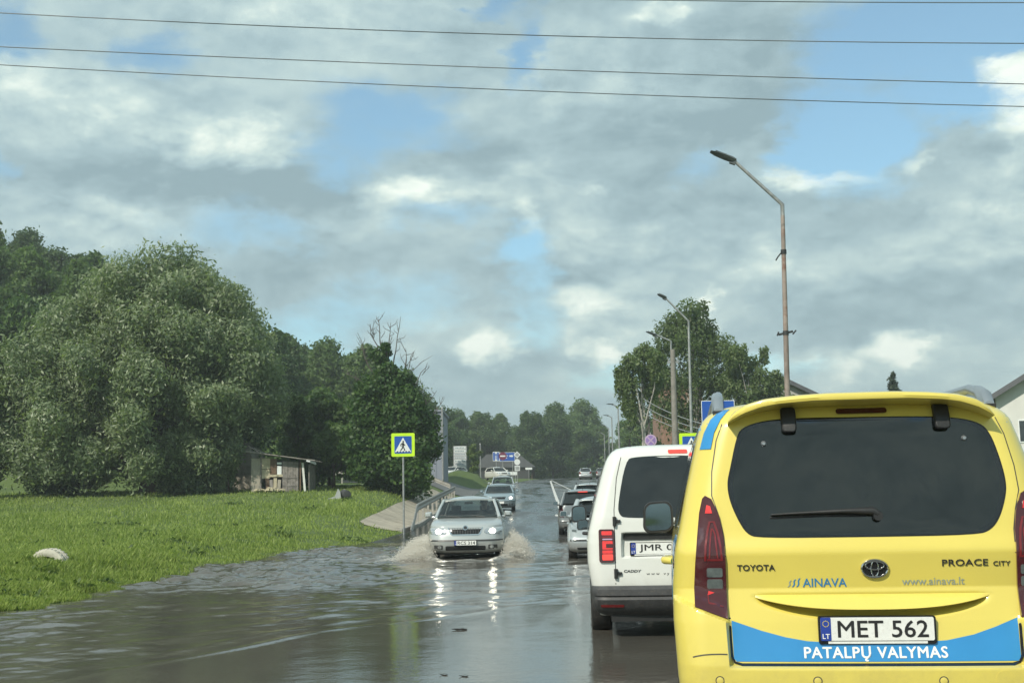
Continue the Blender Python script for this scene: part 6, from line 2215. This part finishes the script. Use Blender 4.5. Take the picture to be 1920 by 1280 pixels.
CB = bvh_of(body)
for s in (-1, 1):
    for y in (.95, 3.60):
        wheel(CAD, s, .893, y, .318, .318)
# dark bumper, a shell of its own round the tail
rows_ = []
for z, w_, y0, rr2 in ((.20, .76, .06, .12), (.23, .83, .0, .14), (.30, .868, -.055, .15), (.36, .880, -.075, .15), (.385, .884, -.060, .15), (.40, .886, -.075, .15), (.455, .890, -.070, .15), (.482, .888, -.045, .15), (.487, .880, .0, .15)):
    row = []
    for x in np.linspace(-1, 1, 49):
        X = w_ * x * (1.5 - .5 * x * x)
        d = abs(X) - (w_ - rr2)
        row.append((X, y0 + .03 * (X / w_) ** 2 + (rr2 - math.sqrt(max(rr2 ** 2 - d * d, 0)) if d > 0 else 0), z + VZ))
    row = [(-w_, .58, z + VZ)] + row + [(w_, .58, z + VZ)]
    rows_.append(row)
mb = MB().grid(rows_)
mb.build('bumper', M['grey_plastic'], CAD, 35)
bb_ = MB().grid(rows_)
BB = BVHTree.FromPolygons([Vector(v) for v in bb_.v], bb_.f)
for s in (-1, 1):
    conform(BB, vp(rrect(min(s * .58, s * .80), .290, max(s * .58, s * .80), .315, .008)), .005, .01, .04).build('reflector', M['lens_red'], CAD)
MB().box((0, .3, .20 + VZ), (1.4, .5, .10)).build('underbody', M['black_plastic'], CAD)
MB().box((0, 2.3, .23 + VZ), (1.2, 3.5, .08)).build('underbody', M['black_plastic'], CAD)
MB().tube([(.45, .02, .24), (.45, .4, .24)], .03, 10).build('exhaust', M['grey_plastic'], CAD)
wl = chaikin([(-.520, 1.672), (-.43, 1.708), (.12, 1.712), (.15, 1.68), (.15, 1.15), (.12, 1.118), (-.54, 1.118), (-.60, 1.150), (-.612, 1.242)], 2)
conform(CB, vp(wl), .003, .01, .08).build('rear_window', M['dark_glass'], CAD, 40)
wr = chaikin([(.26, 1.68), (.29, 1.712), (.46, 1.705), (.535, 1.672), (.605, 1.242), (.59, 1.150), (.54, 1.118), (.29, 1.118), (.26, 1.15)], 2)
conform(CB, vp(wr), .003, .01, .08).build('rear_window', M['dark_glass'], CAD, 40)
conform(CB, vp(gapline([(.205, .49), (.205, 1.0), (.205, 1.72)], .007)), .001, .01, .08).build('panel_gap', M['black_plastic'], CAD, 0)
for s in (-1, 1):
    conform(CB, vp([(s * x, z) for x, z in gapline([(-.652, .50), (-.650, .70), (-.650, 1.03), (-.648, 1.2), (-.615, 1.50), (-.565, 1.70), (-.53, 1.765)], .008)]), .001, .01, .08).build('panel_gap', M['grey_plastic'], CAD, 0)
    q = lambda L: vp([(s * x, z) for x, z in L])
    o = conform(CB, q(rrect(-.803, .706, -.656, 1.018, .02)), .020, .03, .05).build('tail_light', M['lamp_red'], CAD, 40)
    for (x0, z0, x1, z1, m_) in ((-.775, .962, -.675, 1.000, 'tail_glow'), (-.770, .936, -.672, .952, 'lens_red'), (-.770, .918, -.672, .929, 'sign_mauve'), (-.770, .828, -.672, .908, 'tail_glow'),
                                 (-.772, .728, -.672, .782, 'brake_lit'), (-.772, .790, -.672, .820, 'tail_glow')):
        conform(CB, q(rrect(x0, z0, x1, z1, .008)), .023, .004, .05).build('lens', M[m_], o)
    conform(CB, q(rrect(-.735, .842, -.672, .880, .004)), .0245, .003, .05).build('lens', M['lamp_red'], o)
    for z in (1.09, .60):
        MB().tube([(s * -.648, surf_y(CB, -.648, z + VZ) - .018, z - .045 + VZ), (s * -.648, surf_y(CB, -.648, z + VZ) - .018, z + .045 + VZ)], .018, 10).box((s * -.622, surf_y(CB, -.62, z + VZ) - .010, z + VZ), (.06, .02, .03)).build('hinge', M['black_plastic'], CAD)
conform(CB, vp(rrect(-.565, .912, .055, .968, .012)), .012, .03, .05).build('dark_strip', M['black_plastic'], CAD)  # black strip across the top of the plate recess
number_plate(CAD, -.245, surf_y(CB, -.25, .84 + VZ) - .004, .828 + VZ, 'JMR 0', tw=.318, align=-.258)
conform(CB, vp(rrect(-.105, 1.735, .078, 1.768, .008)), .014, .03, .05).build('high_brake_light', M['brake_lit'], CAD)
text_on(CB, 'CADDY', -.490, .622 + VZ, height=.025, width=.165, extrude=.002, bold=.012, out=.003, shear=.2).build('lettering', M['dark_chrome'], CAD, 0)
text_on(CB, 'w w w   v y', -.252, .588 + VZ, height=.024, width=.215, extrude=.0006, bold=.0, out=.002).build('lettering', M['ink'], CAD, 0)
MB().tube([(-.46, .62, 1.80 + VZ), (-.46, .56, 1.85 + VZ), (-.46, .52, 1.90 + VZ)], [.02, .010, .004], 8).build('antenna', M['black_plastic'], CAD)
for s in (-1, 1):
    xm = surf_x(CB, 3.05, 1.05 + VZ, s, s * .87)
    mirror(CAD, s * 1.00, 3.05, 1.135 + VZ, s, .19, .20, 'black_plastic', (xm - s * .02, 3.1, 1.03 + VZ))
    mirror(CAD, s * .955, 3.02, 1.005 + VZ, s, .15, .12, 'black_plastic')
    side_patch('side_window', chaikin([(2.15, 1.16), (2.98, 1.14), (2.62, 1.56), (2.15, 1.58)], 1), 'dark_glass', s, parent=CAD, bv=CB)
    side_patch('side_strip', rrect(1.40, .56, 3.10, .63, .01), 'grey_plastic', s, .010, .02, CAD, CB)
    side_patch('door_rail', rrect(.50, 1.005, 1.35, 1.025, .004), 'trim_black', s, .004, .02, CAD, CB)
    side_patch('panel_gap', [(1.40, .40), (1.407, .40), (1.407, 1.65), (1.40, 1.65)], 'grey_plastic', s, .001, .006, CAD, CB)
    side_patch('panel_gap', [(2.08, .30), (2.087, .30), (2.087, 1.65), (2.08, 1.65)], 'grey_plastic', s, .001, .006, CAD, CB)
    xh = surf_x(CB, 2.0, .93 + VZ, s, s * .9)
    MB().tube([(xh, 1.86, .93 + VZ), (xh + s * .04, 1.88, .933 + VZ), (xh + s * .04, 2.01, .933 + VZ), (xh, 2.03, .93 + VZ)], .017, 8).build('door_handle', M['black_plastic'], CAD, 50)
    conform(CB, vp([(s * .58, .70), (s * .80, .74), (s * .82, .86), (s * .62, .82)]), .008, .02, .08, 1).build('headlight', M['lamp_glass'], CAD, 40)
conform(CB, vp([(-.62, 1.60), (.62, 1.60), (.72, 1.15), (-.72, 1.15)]), .004, .01, .10, 1).build('windscreen', M['dark_glass'], CAD, 40)
conform(CB, vp(rrect(-.55, .60, .55, .76, .05)), .006, .02, .1, 1).build('grille', M['black_plastic'], CAD, 40)

# ------------------------------------------------------------------ 3. ordinary cars
def car(name, label, cat, loc, rz, pm, L=4.5, W=1.75, H=1.46, zh=.74, zb=.95, cowl=3.25, kind='estate', group=None, lights=None, front_plate=None, rear_plate=None, rails=False, brake=False, interior=True, detail=1, r_=.31, roof_m=None, slant=.35, tail='lens_red'):
    t = thing(name, label, cat, loc, rz, group)
    hw_ = W / 2
    lv = [(.20, hw_ - .12, .12, L - .14, .25, .35, .06, .08), (.24, hw_ - .06, .04, L - .07, .22, .36, .06, .10), (.30, hw_ - .025, .01, L - .035, .20, .36, .06, .11), (.42, hw_ - .005, .0, L - .005, .20, .36, .06, .11), (.475, hw_, .0, L, .20, .36, .06, .11),
          (.482, hw_ - .002, .005, L - .012, .20, .36, .06, .11), (.56, hw_, .02, L - .03, .20, .36, .06, .11), (zh - .08, hw_ - .005, .03, L - .06, .20, .37, .06, .12), (zh - .03, hw_ - .012, .035, L - .085, .20, .38, .06, .13), (zh, hw_ - .022, .04, L - .13, .20, .40, .06, .15)]
    hl = (L - .13) - cowl
    dz = zb - zh
    trunk = {'sedan': .75, 'hatch': .0, 'estate': .0, 'suv': .0}[kind]
    for k in range(1, 9):
        q = k / 8
        z = zh + dz * q
        yf = (L - .13) - hl * q ** 2.1
        yr = .04 + .03 * q + trunk * max(0, (q - .6) / .4) ** 2
        lv.append((z, hw_ - .022 - .075 * q ** 1.6, yr, yf, .20, .40 - .15 * q, .06, .15 - .04 * q))
    body = mesh_obj('body', section_body(lv, 33 if detail else 21, 22 if detail else 10, 41 if detail else 21), M[pm], t, 38)
    ya, yb_ = .17 * L + .02, L - .86
    if detail:
        boolean_cut(body, [wheel_cut(hw_, y, r_ + .045, r_, s) for s in (-1, 1) for y in (ya, yb_)])
    B = bvh_of(body)
    for s in (-1, 1):
        for y in (ya, yb_):
            wheel(t, s, hw_ - .012, y, r_, r_)
    # cabin
    wb, wt, zr2 = hw_ - .115, hw_ - .265, H - .105
    y_rb = .10 + trunk + (0.0)
    y_rt = {'estate': .42, 'hatch': .10 + slant + .25, 'suv': .40, 'sedan': 1.35}[kind]
    y_fb, y_ft = cowl - .02, cowl - .78
    if kind == 'suv': y_ft = cowl - .62
    MB().box((0, (y_rb + y_fb) / 2, zb + .004), (wb * 1.86, y_fb - y_rb - .12, .012)).build('cabin_floor', M['interior'], t)
    P4 = lambda x, y, z: Vector((x, y, z))
    def quad(name, a, b_, c_, d_, m_, bow=(0, 0, 0), n=8, off=0.0):
        rows = []
        for i in range(n + 1):
            u = i / n
            row = []
            for j in range(n + 1):
                v_ = j / n
                p_ = a.lerp(b_, v_).lerp(d_.lerp(c_, v_), u)
                k_ = 4 * v_ * (1 - v_)
                row.append(p_ + Vector(bow) * k_)
            rows.append(row)
        o = MB().grid(rows).build(name, m_, t, 180)
        return o
    gm = M['glass']
    e = .045
    quad('windscreen', P4(-wb + e, y_fb, zb + .005), P4(wb - e, y_fb, zb + .005), P4(wt - e * .7, y_ft, zr2), P4(-wt + e * .7, y_ft, zr2), gm, (0, .10, .012))
    quad('rear_window', P4(-wb + e * 1.5, y_rb + .03, zb + .06), P4(wb - e * 1.5, y_rb + .03, zb + .06), P4(wt - e, y_rt - .02, zr2 - .02), P4(-wt + e, y_rt - .02, zr2 - .02), M['dark_glass'] if kind in ('suv', 'hatch') else gm, (0, -.05, 0))
    ymid = (y_fb + y_rb) * .5 - .05
    for s in (-1, 1):
        lerp_top = lambda y: y_rt + (y_ft - y_rt) * (y - y_rb) / (y_fb - y_rb)
        ycuts = [y_rb + .12, y_rb + .12 + (ymid - y_rb) * .42 if kind in ('estate', 'suv') else y_rb + .3, ymid, y_fb - .06]
        for i in range(3):
            a0, a1 = ycuts[i] + .035, ycuts[i + 1] - .035
            quad('side_window', P4(s * wb, a0, zb + .03), P4(s * wb, a1, zb + .03), P4(s * wt, lerp_top(a1), zr2 - .02), P4(s * wt, lerp_top(a0), zr2 - .02), gm if i == 2 else M['dark_glass'], (s * .012, 0, 0), 5)
        # pillars
        mb = MB()
        mb.tube([(s * wb, y_fb + .03, zb - .02), (s * (wb * .5 + wt * .5 + .006), (y_fb + y_ft) / 2 + .02, (zb + zr2) / 2), (s * wt, y_ft, zr2 + .005)], [.048, .038, .04], 8)
        mb.tube([(s * wb, y_rb + .06, zb - .02), (s * wt, y_rt, zr2)], [.085, .06], 8)
        mb.tube([(s * wt, y_ft, zr2), (s * (wt + .015), (y_ft + y_rt) / 2, zr2 + .015), (s * wt, y_rt, zr2)], [.042, .045, .045], 8)
        mb.build('pillar', M[pm], t, 60)
        mb = MB()
        for y in ycuts[1:3]:
            mb.tube([(s * (wb + .004), y, zb), (s * (wt + .004), lerp_top(y), zr2)], [.035, .028], 6)
        mb.build('pillar', M['trim_black'], t, 60)
        side = 'x'
        MB().tube([(s * (wb + .025), y_rb + .15, zb + .012), (s * (wb + .028), y_fb - .05, zb + .012)], .014, 6).build('window_sill', M['trim_black'], t)
    # roof skin
    rows = []
    for i in range(13):
        u = i / 12
        y = y_rt - .05 + (y_ft + .02 - y_rt + .05) * u
        cr = .150 * (1 - (2 * u - 1) ** 4) + .0
        rows.append([(wt * 1.03 * v_, y + (.06 * (1 - v_ * v_) if i == 12 else (-.05 * (1 - v_ * v_) if i == 0 else 0)), zr2 + .028 * (1 - v_ ** 4) + cr * (1 - v_ * v_) * .5 + .012) for v_ in np.linspace(-1, 1, 15)])
    low = [[(x, y, z - .04) for x, y, z in r] for r in rows]
    mb = MB().grid(rows).grid(low)
    mb.grid([rows[0], low[0]]).grid([rows[-1], low[-1]]).grid([[r[0] for r in rows], [r[0] for r in low]]).grid([[r[-1] for r in rows], [r[-1] for r in low]])
    mb.build('roof', M[roof_m or pm], t, 40)
    if rails:
        for s in (-1, 1):
            MB().tube([(s * (wt - .02), y_rt + .15, zr2 + .02), (s * (wt - .02), y_rt + .25, H + .02), (s * (wt - .02), y_ft - .25, H + .02), (s * (wt - .02), y_ft - .1, zr2 + .02)], .02, 8).build('roof_rail', M['black_plastic'], t, 60)
    if interior:
        for x in (-.36, .36):
            y0 = cowl - 1.25
            MB().box((x, y0, .62), (.46, .48, .14)).box((x, y0 - .27, .86), (.44, .13, .52), Matrix.Rotation(R(14), 3, 'X')).build('seat', M['seat'], t, bevel=.04)
            MB().box((x, y0 - .38, 1.20), (.25, .09, .17)).build('headrest', M['seat'], t, bevel=.04)
        MB().box((0, y_rb + .95, .98), (1.2, .14, .34), Matrix.Rotation(R(16), 3, 'X')).build('rear_seat', M['seat'], t, bevel=.04)
        mb = MB().box((0, cowl - .30, zb + .01), (wb * 1.8, .42, .10))
        mb.build('dashboard', M['interior'], t, bevel=.04)
        mb = MB()
        c0 = Vector((-.36, cowl - .66, .93))
        rotm = Matrix.Rotation(R(-62), 3, 'X')
        ringp = [c0 + rotm @ Vector((.18 * math.cos(a), .18 * math.sin(a), 0)) for a in np.linspace(0, 2 * math.pi, 25)]
        mb.tube(ringp, .014, 6, False).tube([ringp[0], ringp[12]], .015, 6).tube([c0, c0 + Vector((0, .3, -.1))], .025, 6)
        mb.build('steering_wheel', M['interior'], t, 60)
        MB().box((0, y_ft + .10, zr2 - .06), (.20, .03, .06)).build('inner_mirror', M['interior'], t, bevel=.01)
    cf = lambda nm, poly, out_, th, m_, side=1, st=.07, par=None, sm_=40: conform(B, poly, out_, th, st, side).build(nm, M[m_], par or t, sm_)
    # the face
    k = hw_ / .875
    gz0, gz1 = zh - .165, zh - .015
    cf('grille', [(-.33 * k, gz0 + .02), (-.30 * k, gz0), (.30 * k, gz0), (.33 * k, gz0 + .02), (.385 * k, gz1 - .01), (.365 * k, gz1), (-.365 * k, gz1), (-.385 * k, gz1 - .01)], .006, .03, 'trim_black')
    cf('grille_trim', gapline([(-.40 * k, gz1 + .006), (-.385 * k, gz1 - .01), (-.33 * k, gz0 + .012), (-.29 * k, gz0 - .010), (.29 * k, gz0 - .010), (.33 * k, gz0 + .012), (.385 * k, gz1 - .01), (.40 * k, gz1 + .006)], .030), .012, .02, 'chrome' if detail else pm)
    for s in (-1, 1):
        hp = [(.43, zh - .155), (.445, zh - .04), (.62, zh - .005), (.78, zh - .02), (.845, zh - .075), (.825, zh - .165), (.60, zh - .175)]
        hl_ = cf('headlight', chaikin([(s * x * k, z) for x, z in hp], 1), .008, .03, 'lamp_glass', 1, .05)
        if lights:
            on = lights[0 if s < 0 else 1]
            c_ = ell(s * .62 * k, zh - .092, .070 if on > .5 else .05, .058 if on > .5 else .045, 20)
            cf('bulb', c_, .014, .006, 'headlight' if on else 'lens_clear', 1, .05, hl_)
        c_ = ell(s * .475 * k, zh - .092, .03, .05, 16)
        cf('turn_lamp', c_, .011, .004, 'silver_trim', 1, .05, hl_)
        cf('fog_lamp', rrect(min(s * .52, s * .73) * k, .285, max(s * .52, s * .73) * k, .385, .02), .004, .02, 'grey_plastic', 1, .06)
        cf('fog_lens', ell(s * .60 * k, .335, .045, .04, 16), .008, .01, 'lamp_glass', 1, .05)
    cf('bumper_strip', rrect(-(hw_ - .02), .470, hw_ - .02, .505, .01), .010, .03, 'black_plastic', 1, .07)
    cf('air_intake', rrect(-.46 * k, .262, .46 * k, .362, .02), .004, .02, 'trim_black', 1, .07)
    if detail:
        for z in (.296, .328):
            cf('intake_slat', rrect(-.45 * k, z, .45 * k, z + .010, .002), .008, .006, 'grey_plastic', 1, .1)
        for x in np.linspace(-.30, .30, 11):
            cf('grille_slat', rrect(x * k - .005, gz0 + .012, x * k + .005, gz1 - .012, .002), .012, .008, 'grey_plastic', 1, .1)
        em_ = cf('emblem', ell(0, zh - .012, .062, .055, 20), .018, .02, 'chrome', 1, .04)
        cf('emblem_face', ell(0, zh - .012, .040, .036, 18), .021, .004, 'dark_chrome', 1, .04, em_)
    if front_plate:
        number_plate(t, 0, surf_y(B, 0, .445, 1, L) + .016, .430, front_plate, 1, strip=False)
    elif detail == 0:
        MB().box((0, surf_y(B, 0, .43, 1, L) + .012, .43), (.52, .02, .11)).build('number_plate', M['plate_white'], t)
    # the tail
    zt1 = zb - .02
    for s in (-1, 1):
        tp = {'estate': [(.60, .62), (.80, .64), (.83, zt1), (.70, zt1)], 'hatch': [(.52, .70), (.80, .72), (.82, zt1), (.62, zt1)], 'suv': [(.66, .62), (.82, .64), (.83, zt1), (.72, zt1)], 'sedan': [(.50, .68), (.82, .70), (.82, .86), (.50, .86)]}[kind]
        o = cf('tail_light', [(s * x * k, min(z, zb - .03)) for x, z in tp], .012, .03, tail, -1, .06)
        cf('lens', [(s * x * k, z) for x, z in ((.66, .66), (.76, .67), (.77, .71), (.67, .71))], .016, .006, 'lens_clear', -1, .06, o)
    if rear_plate:
        number_plate(t, 0, surf_y(B, 0, .62, -1, 0) - .014, .62, rear_plate, -1, strip=False)
    else:
        MB().box((0, surf_y(B, 0, .64, -1, 0) - .010, .64), (.52, .02, .11)).build('number_plate', M['plate_white'], t)
    cf('bumper_strip', rrect(-(hw_ - .06), .45, hw_ - .06, .49, .01), .008, .02, 'black_plastic', -1, .09)
    cf('rear_skirt', rrect(-(hw_ - .22), .22, hw_ - .22, .31, .01), .006, .02, 'black_plastic', -1, .09)
    if kind != 'sedan':
        MB().box((0, y_rt - .045, zr2 + .012), (wt * 1.7, .16, .03)).build('spoiler', M[pm], t, bevel=.01)
        MB().box((0, y_rt - .13, zr2 + .004), (.34, .02, .026)).build('high_brake_light', M['brake_lit' if brake else 'lamp_red'], t)
        MB().tube([(.0, y_rb + .0, zb + .08), (-.25, y_rb + .04, zb + .12), (-.42, y_rb + .05, zb + .13)], [.018, .012, .006], 6).build('wiper', M['black_plastic'], t)
    # sides
    for s in (-1, 1):
        xm = hw_ - .06
        mirror(t, s * (hw_ + .085), cowl - .42, zb + .075, s, .19, .13, pm, (s * xm, cowl - .36, zb + .01))
        for y in (ymid - .9, ymid + .12):
            xs2 = surf_x(B, y, zb - .13, s, s * hw_)
            MB().tube([(xs2, y, zb - .13), (xs2 + s * .03, y + .03, zb - .128), (xs2 + s * .03, y + .17, zb - .128), (xs2, y + .2, zb - .13)], .014, 6).build('door_handle', M[pm], t, 60)
        if detail:
            for y in (ymid - .98, ymid, y_fb - .12):
                conform(B, [(y, .30), (y + .006, .30), (y + .006, zb - .03), (y, zb - .03)], .001, .006, .2, s, 'x', s * hw_).build('panel_gap', M['black_plastic'], t, 0)
            conform(B, rrect(ya + .42, .44, yb_ - .42, .50, .01), .010, .02, .2, s, 'x', s * hw_).build('side_strip', M['black_plastic'], t, 40)
    for x in (-.42, .18):
        MB().tube([(x, y_fb + .10, zb + .012), (x + .28, y_fb + .05, zb + .04), (x + .50, y_fb - .02, zb + .065)], [.010, .007, .005], 6).build('front_wiper', M['black_plastic'], t)
    MB().tube([(0, y_rt + .12, zr2 + .05), (0, y_rt + .02, zr2 + .12), (0, y_rt - .08, zr2 + .18)], [.012, .005, .003], 6).build('antenna', M['black_plastic'], t)
    MB().box((0, L / 2, .19), (W * .72, L * .82, .06)).build('underbody', M['black_plastic'], t)
    return t


PI = math.pi
OCT = car('silver_car', 'silver estate car driving at us through the flood with headlights on', 'car', (-1.12, 28.72 + 4.57, -.05), PI - R(.6), 'silver_green', 4.57, 1.77, 1.51, .79, 1.0, 3.38, 'estate', None, (1, 1), 'RCS 314', None, False, r_=.32)
OCT_CORNER = None
car('silver_sedan', 'pale silver sedan coming second behind the wading silver car', 'car', (-.83, 64 + 4.5, road_surf(-.83, 66)), PI, 'blue_grey', 4.5, 1.72, 1.44, .76, .95, 3.30, 'sedan', None, (1, 1), None, None, detail=0)
car('silver_car', 'silver car third in the oncoming row, only its roof and side visible', 'car', (-.84, 85 + 4.5, road_surf(-.84, 87)), PI, 'silver', 4.5, 1.76, 1.60, .80, 1.02, 3.30, 'estate', None, (0, 0), None, None, detail=0)
car('silver_hatchback', 'silver hatchback squeezed behind the white van, its left flank showing', 'car', (2.02, 28.0, -.06), -R(2.5), 'silver', 4.0, 1.72, 1.46, .78, .97, 2.95, 'hatch', None, None, None, '', detail=1, roof_m='silver', slant=.15, tail='lamp_glass')
car('grey_suv', 'dark grey off-roader with a lit red brake light on its roof edge', 'car', (2.42, 44.0, road_surf(2.4, 45)), -R(2.0), 'grey_paint', 4.4, 1.82, 1.62, .85, 1.05, 3.15, 'suv', None, None, None, '', brake=True, detail=1, r_=.34, tail='lamp_red')
car('silver_estate', 'silver car with dark roof rails, farthest of our queue', 'car', (3.52, 58.0, road_surf(3.5, 59)), -R(2.0), 'silver', 4.5, 1.78, 1.50, .80, .99, 3.25, 'estate', None, None, None, '', rails=True, detail=0)
car('distant_car', 'small silver car far up the road at the edge of the wood', 'car', (9.4, 164, road_surf(9.4, 165)), -R(5), 'silver', 4.4, 1.75, 1.50, .80, .98, 3.2, 'hatch', None, None, None, None, detail=0)
car('dark_car', 'dark car just right of the farthest silver car', 'car', (11.9, 168, road_surf(11.9, 169)), -R(5), 'grey_paint', 4.4, 1.75, 1.45, .80, .98, 3.2, 'hatch', None, None, None, None, detail=0)
car('white_car', 'white car waiting left of the island bush at the junction', 'car', (-6.1, 143, gz(-6, 144) + .02), PI * .86, 'white_paint', 4.4, 1.75, 1.45, .80, .98, 3.2, 'hatch', None, None, None, None, detail=0)
car('white_car', 'white car right of the island bush below the blue signs', 'car', (-2.75, 144, gz(-2.8, 145) + .02), PI * 1.12, 'white_paint', 4.4, 1.75, 1.48, .80, .98, 3.2, 'estate', None, None, None, None, detail=0)


# ------------------------------------------------------------------ the driver
def person(label, loc, rz):
    """one skinned figure seated at the wheel, in the car's own frame (y forward, x right)"""
    V = [(-.36, 2.02, .60), (-.36, 2.00, .78), (-.36, 1.97, 1.00), (-.36, 1.98, 1.14), (-.36, 2.00, 1.22), (-.36, 2.03, 1.33), (-.36, 2.045, 1.40),
         (-.55, 2.00, 1.07), (-.60, 2.20, .90), (-.52, 2.50, 1.00), (-.50, 2.60, 1.03),
         (-.17, 2.00, 1.07), (-.12, 2.22, .90), (-.20, 2.50, 1.00), (-.22, 2.60, 1.03),
         (-.46, 2.10, .58), (-.47, 2.50, .66), (-.46, 2.72, .36), (-.46, 2.86, .30),
         (-.26, 2.10, .58), (-.25, 2.50, .66), (-.26, 2.72, .36), (-.26, 2.86, .30)]
    E_ = [(0, 1), (1, 2), (2, 3), (3, 4), (4, 5), (5, 6), (2, 7), (7, 8), (8, 9), (9, 10), (2, 11), (11, 12), (12, 13), (13, 14), (0, 15), (15, 16), (16, 17), (17, 18), (0, 19), (19, 20), (20, 21), (21, 22)]
    rad = [.16, .15, .16, .07, .06, .092, .075, .075, .052, .036, .034, .075, .052, .036, .034, .085, .065, .05, .045, .085, .065, .05, .045]
    # five fingers to each hand, bent round the wheel rim
    for h in (10, 14):
        hx, hy, hz = V[h]
        sg = 1 if h == 10 else -1
        for k, (dx, dz, ln) in enumerate(((-.030, .018, .052), (-.010, .024, .060), (.010, .022, .056), (.028, .012, .044), (.030 * sg, -.030, .036))):
            a = len(V)
            V.append((hx + dx * .9, hy + ln * .55, hz + dz))
            V.append((hx + dx, hy + ln * .75, hz + dz - ln * .5))
            E_ += [(h, a), (a, a + 1)]
            rad += [.0095, .0085]
    me = bpy.data.meshes.new('person')
    me.from_pydata(V, E_, [])
    o = bpy.data.objects.new('person', me)
    COL.objects.link(o)
    md = o.modifiers.new('skin', 'SKIN')
    md.use_smooth_shade = True
    if not me.skin_vertices:
        bm = bmesh.new(); bm.from_mesh(me); bm.verts.layers.skin.verify(); bm.to_mesh(me); bm.free()
    for i, sv in enumerate(me.skin_vertices[0].data):
        sv.radius = (rad[i], rad[i])
        sv.use_root = i == 0
    ss = o.modifiers.new('sub', 'SUBSURF')
    ss.levels = ss.render_levels = 2
    dg = bpy.context.evaluated_depsgraph_get()
    dg.update()
    me2 = bpy.data.meshes.new_from_object(o.evaluated_get(dg))
    o.modifiers.clear()
    o.data = me2
    me2.materials.clear()
    me2.materials.append(M['dark_cloth'])
    me2.materials.append(M['skin'])
    for p_ in me2.polygons:
        c_ = p_.center
        if c_.z > 1.175 or (c_.y > 2.53 and c_.z > .9): p_.material_index = 1
    me2.polygons.foreach_set('use_smooth', np.ones(len(me2.polygons), dtype=bool))
    o.location, o.rotation_euler = loc, (0, 0, rz)
    tag(o, label, 'person')
    hx, hy, hz = -.36, 2.03, 1.36
    mb = MB()
    rows = []
    for i in range(7):
        ph = R(90 - i * 17)
        rows.append([(hx + .100 * math.cos(ph) * math.cos(a), hy - .02 + .112 * math.cos(ph) * math.sin(a) - .012, hz + .01 + .118 * math.sin(ph) + (.03 if math.sin(a) > .3 and i > 4 else 0)) for a in np.linspace(0, 2 * math.pi, 21)])
    mb.grid(rows)
    mb.build('hair', M['hair'], o, 60)
    mb = MB()
    for s in (-1, 1):
        mb.lathe([(hy + .080, .004), (hy + .086, .011), (hy + .09, .008)], 10, 'y', (hx + s * .033, 0, hz - .008))
    mb.build('eyes', M['ink'], o)
    MB().tube([(hx, hy + .085, hz - .01), (hx, hy + .112, hz - .045), (hx, hy + .085, hz - .05)], [.008, .016, .010], 8).build('nose', M['skin'], o)
    MB().box((hx, hy + .088, hz - .078), (.05, .012, .010)).build('mouth', M['sign_red'], o)
    for s in (-1, 1):
        MB().lathe([(hx + s * .085, .018), (hx + s * .105, .028), (hx + s * .11, .02)], 10, 'x', (0, hy - .01, hz - .02)).build('ear', M['skin'], o)
    return o


DRV = person('driver in dark clothes at the wheel of the wading silver car', (-1.12, 28.72 + 4.57, -.05), PI - R(.6))

# ================================================================== THE AIR
hz_top = max((o.matrix_world @ Vector(c)).z for o in scn.objects if o.type == 'MESH' and o.name.split('.')[0] in ('crown', 'trunk') for c in o.bound_box) if False else 52.0
mh = bpy.data.materials.new('humid_air')
mh.use_nodes = True
mh.node_tree.nodes.clear()
_o = mh.node_tree.nodes.new('ShaderNodeOutputMaterial')
_v = mh.node_tree.nodes.new('ShaderNodeVolumePrincipled')
_v.inputs['Color'].default_value = (0.86, 0.94, 0.95, 1)
_v.inputs['Density'].default_value = 0.0009
_v.inputs['Anisotropy'].default_value = 0.25
mh.node_tree.links.new(_v.outputs[0], _o.inputs['Volume'])
hb = MB().box((0, 195, (hz_top - 1.6) / 2), (1850, 2300, hz_top + 1.6)).build('haze', mh, None, 0)
tag(hb, kind='stuff')
scn.cycles.volume_bounces = 0
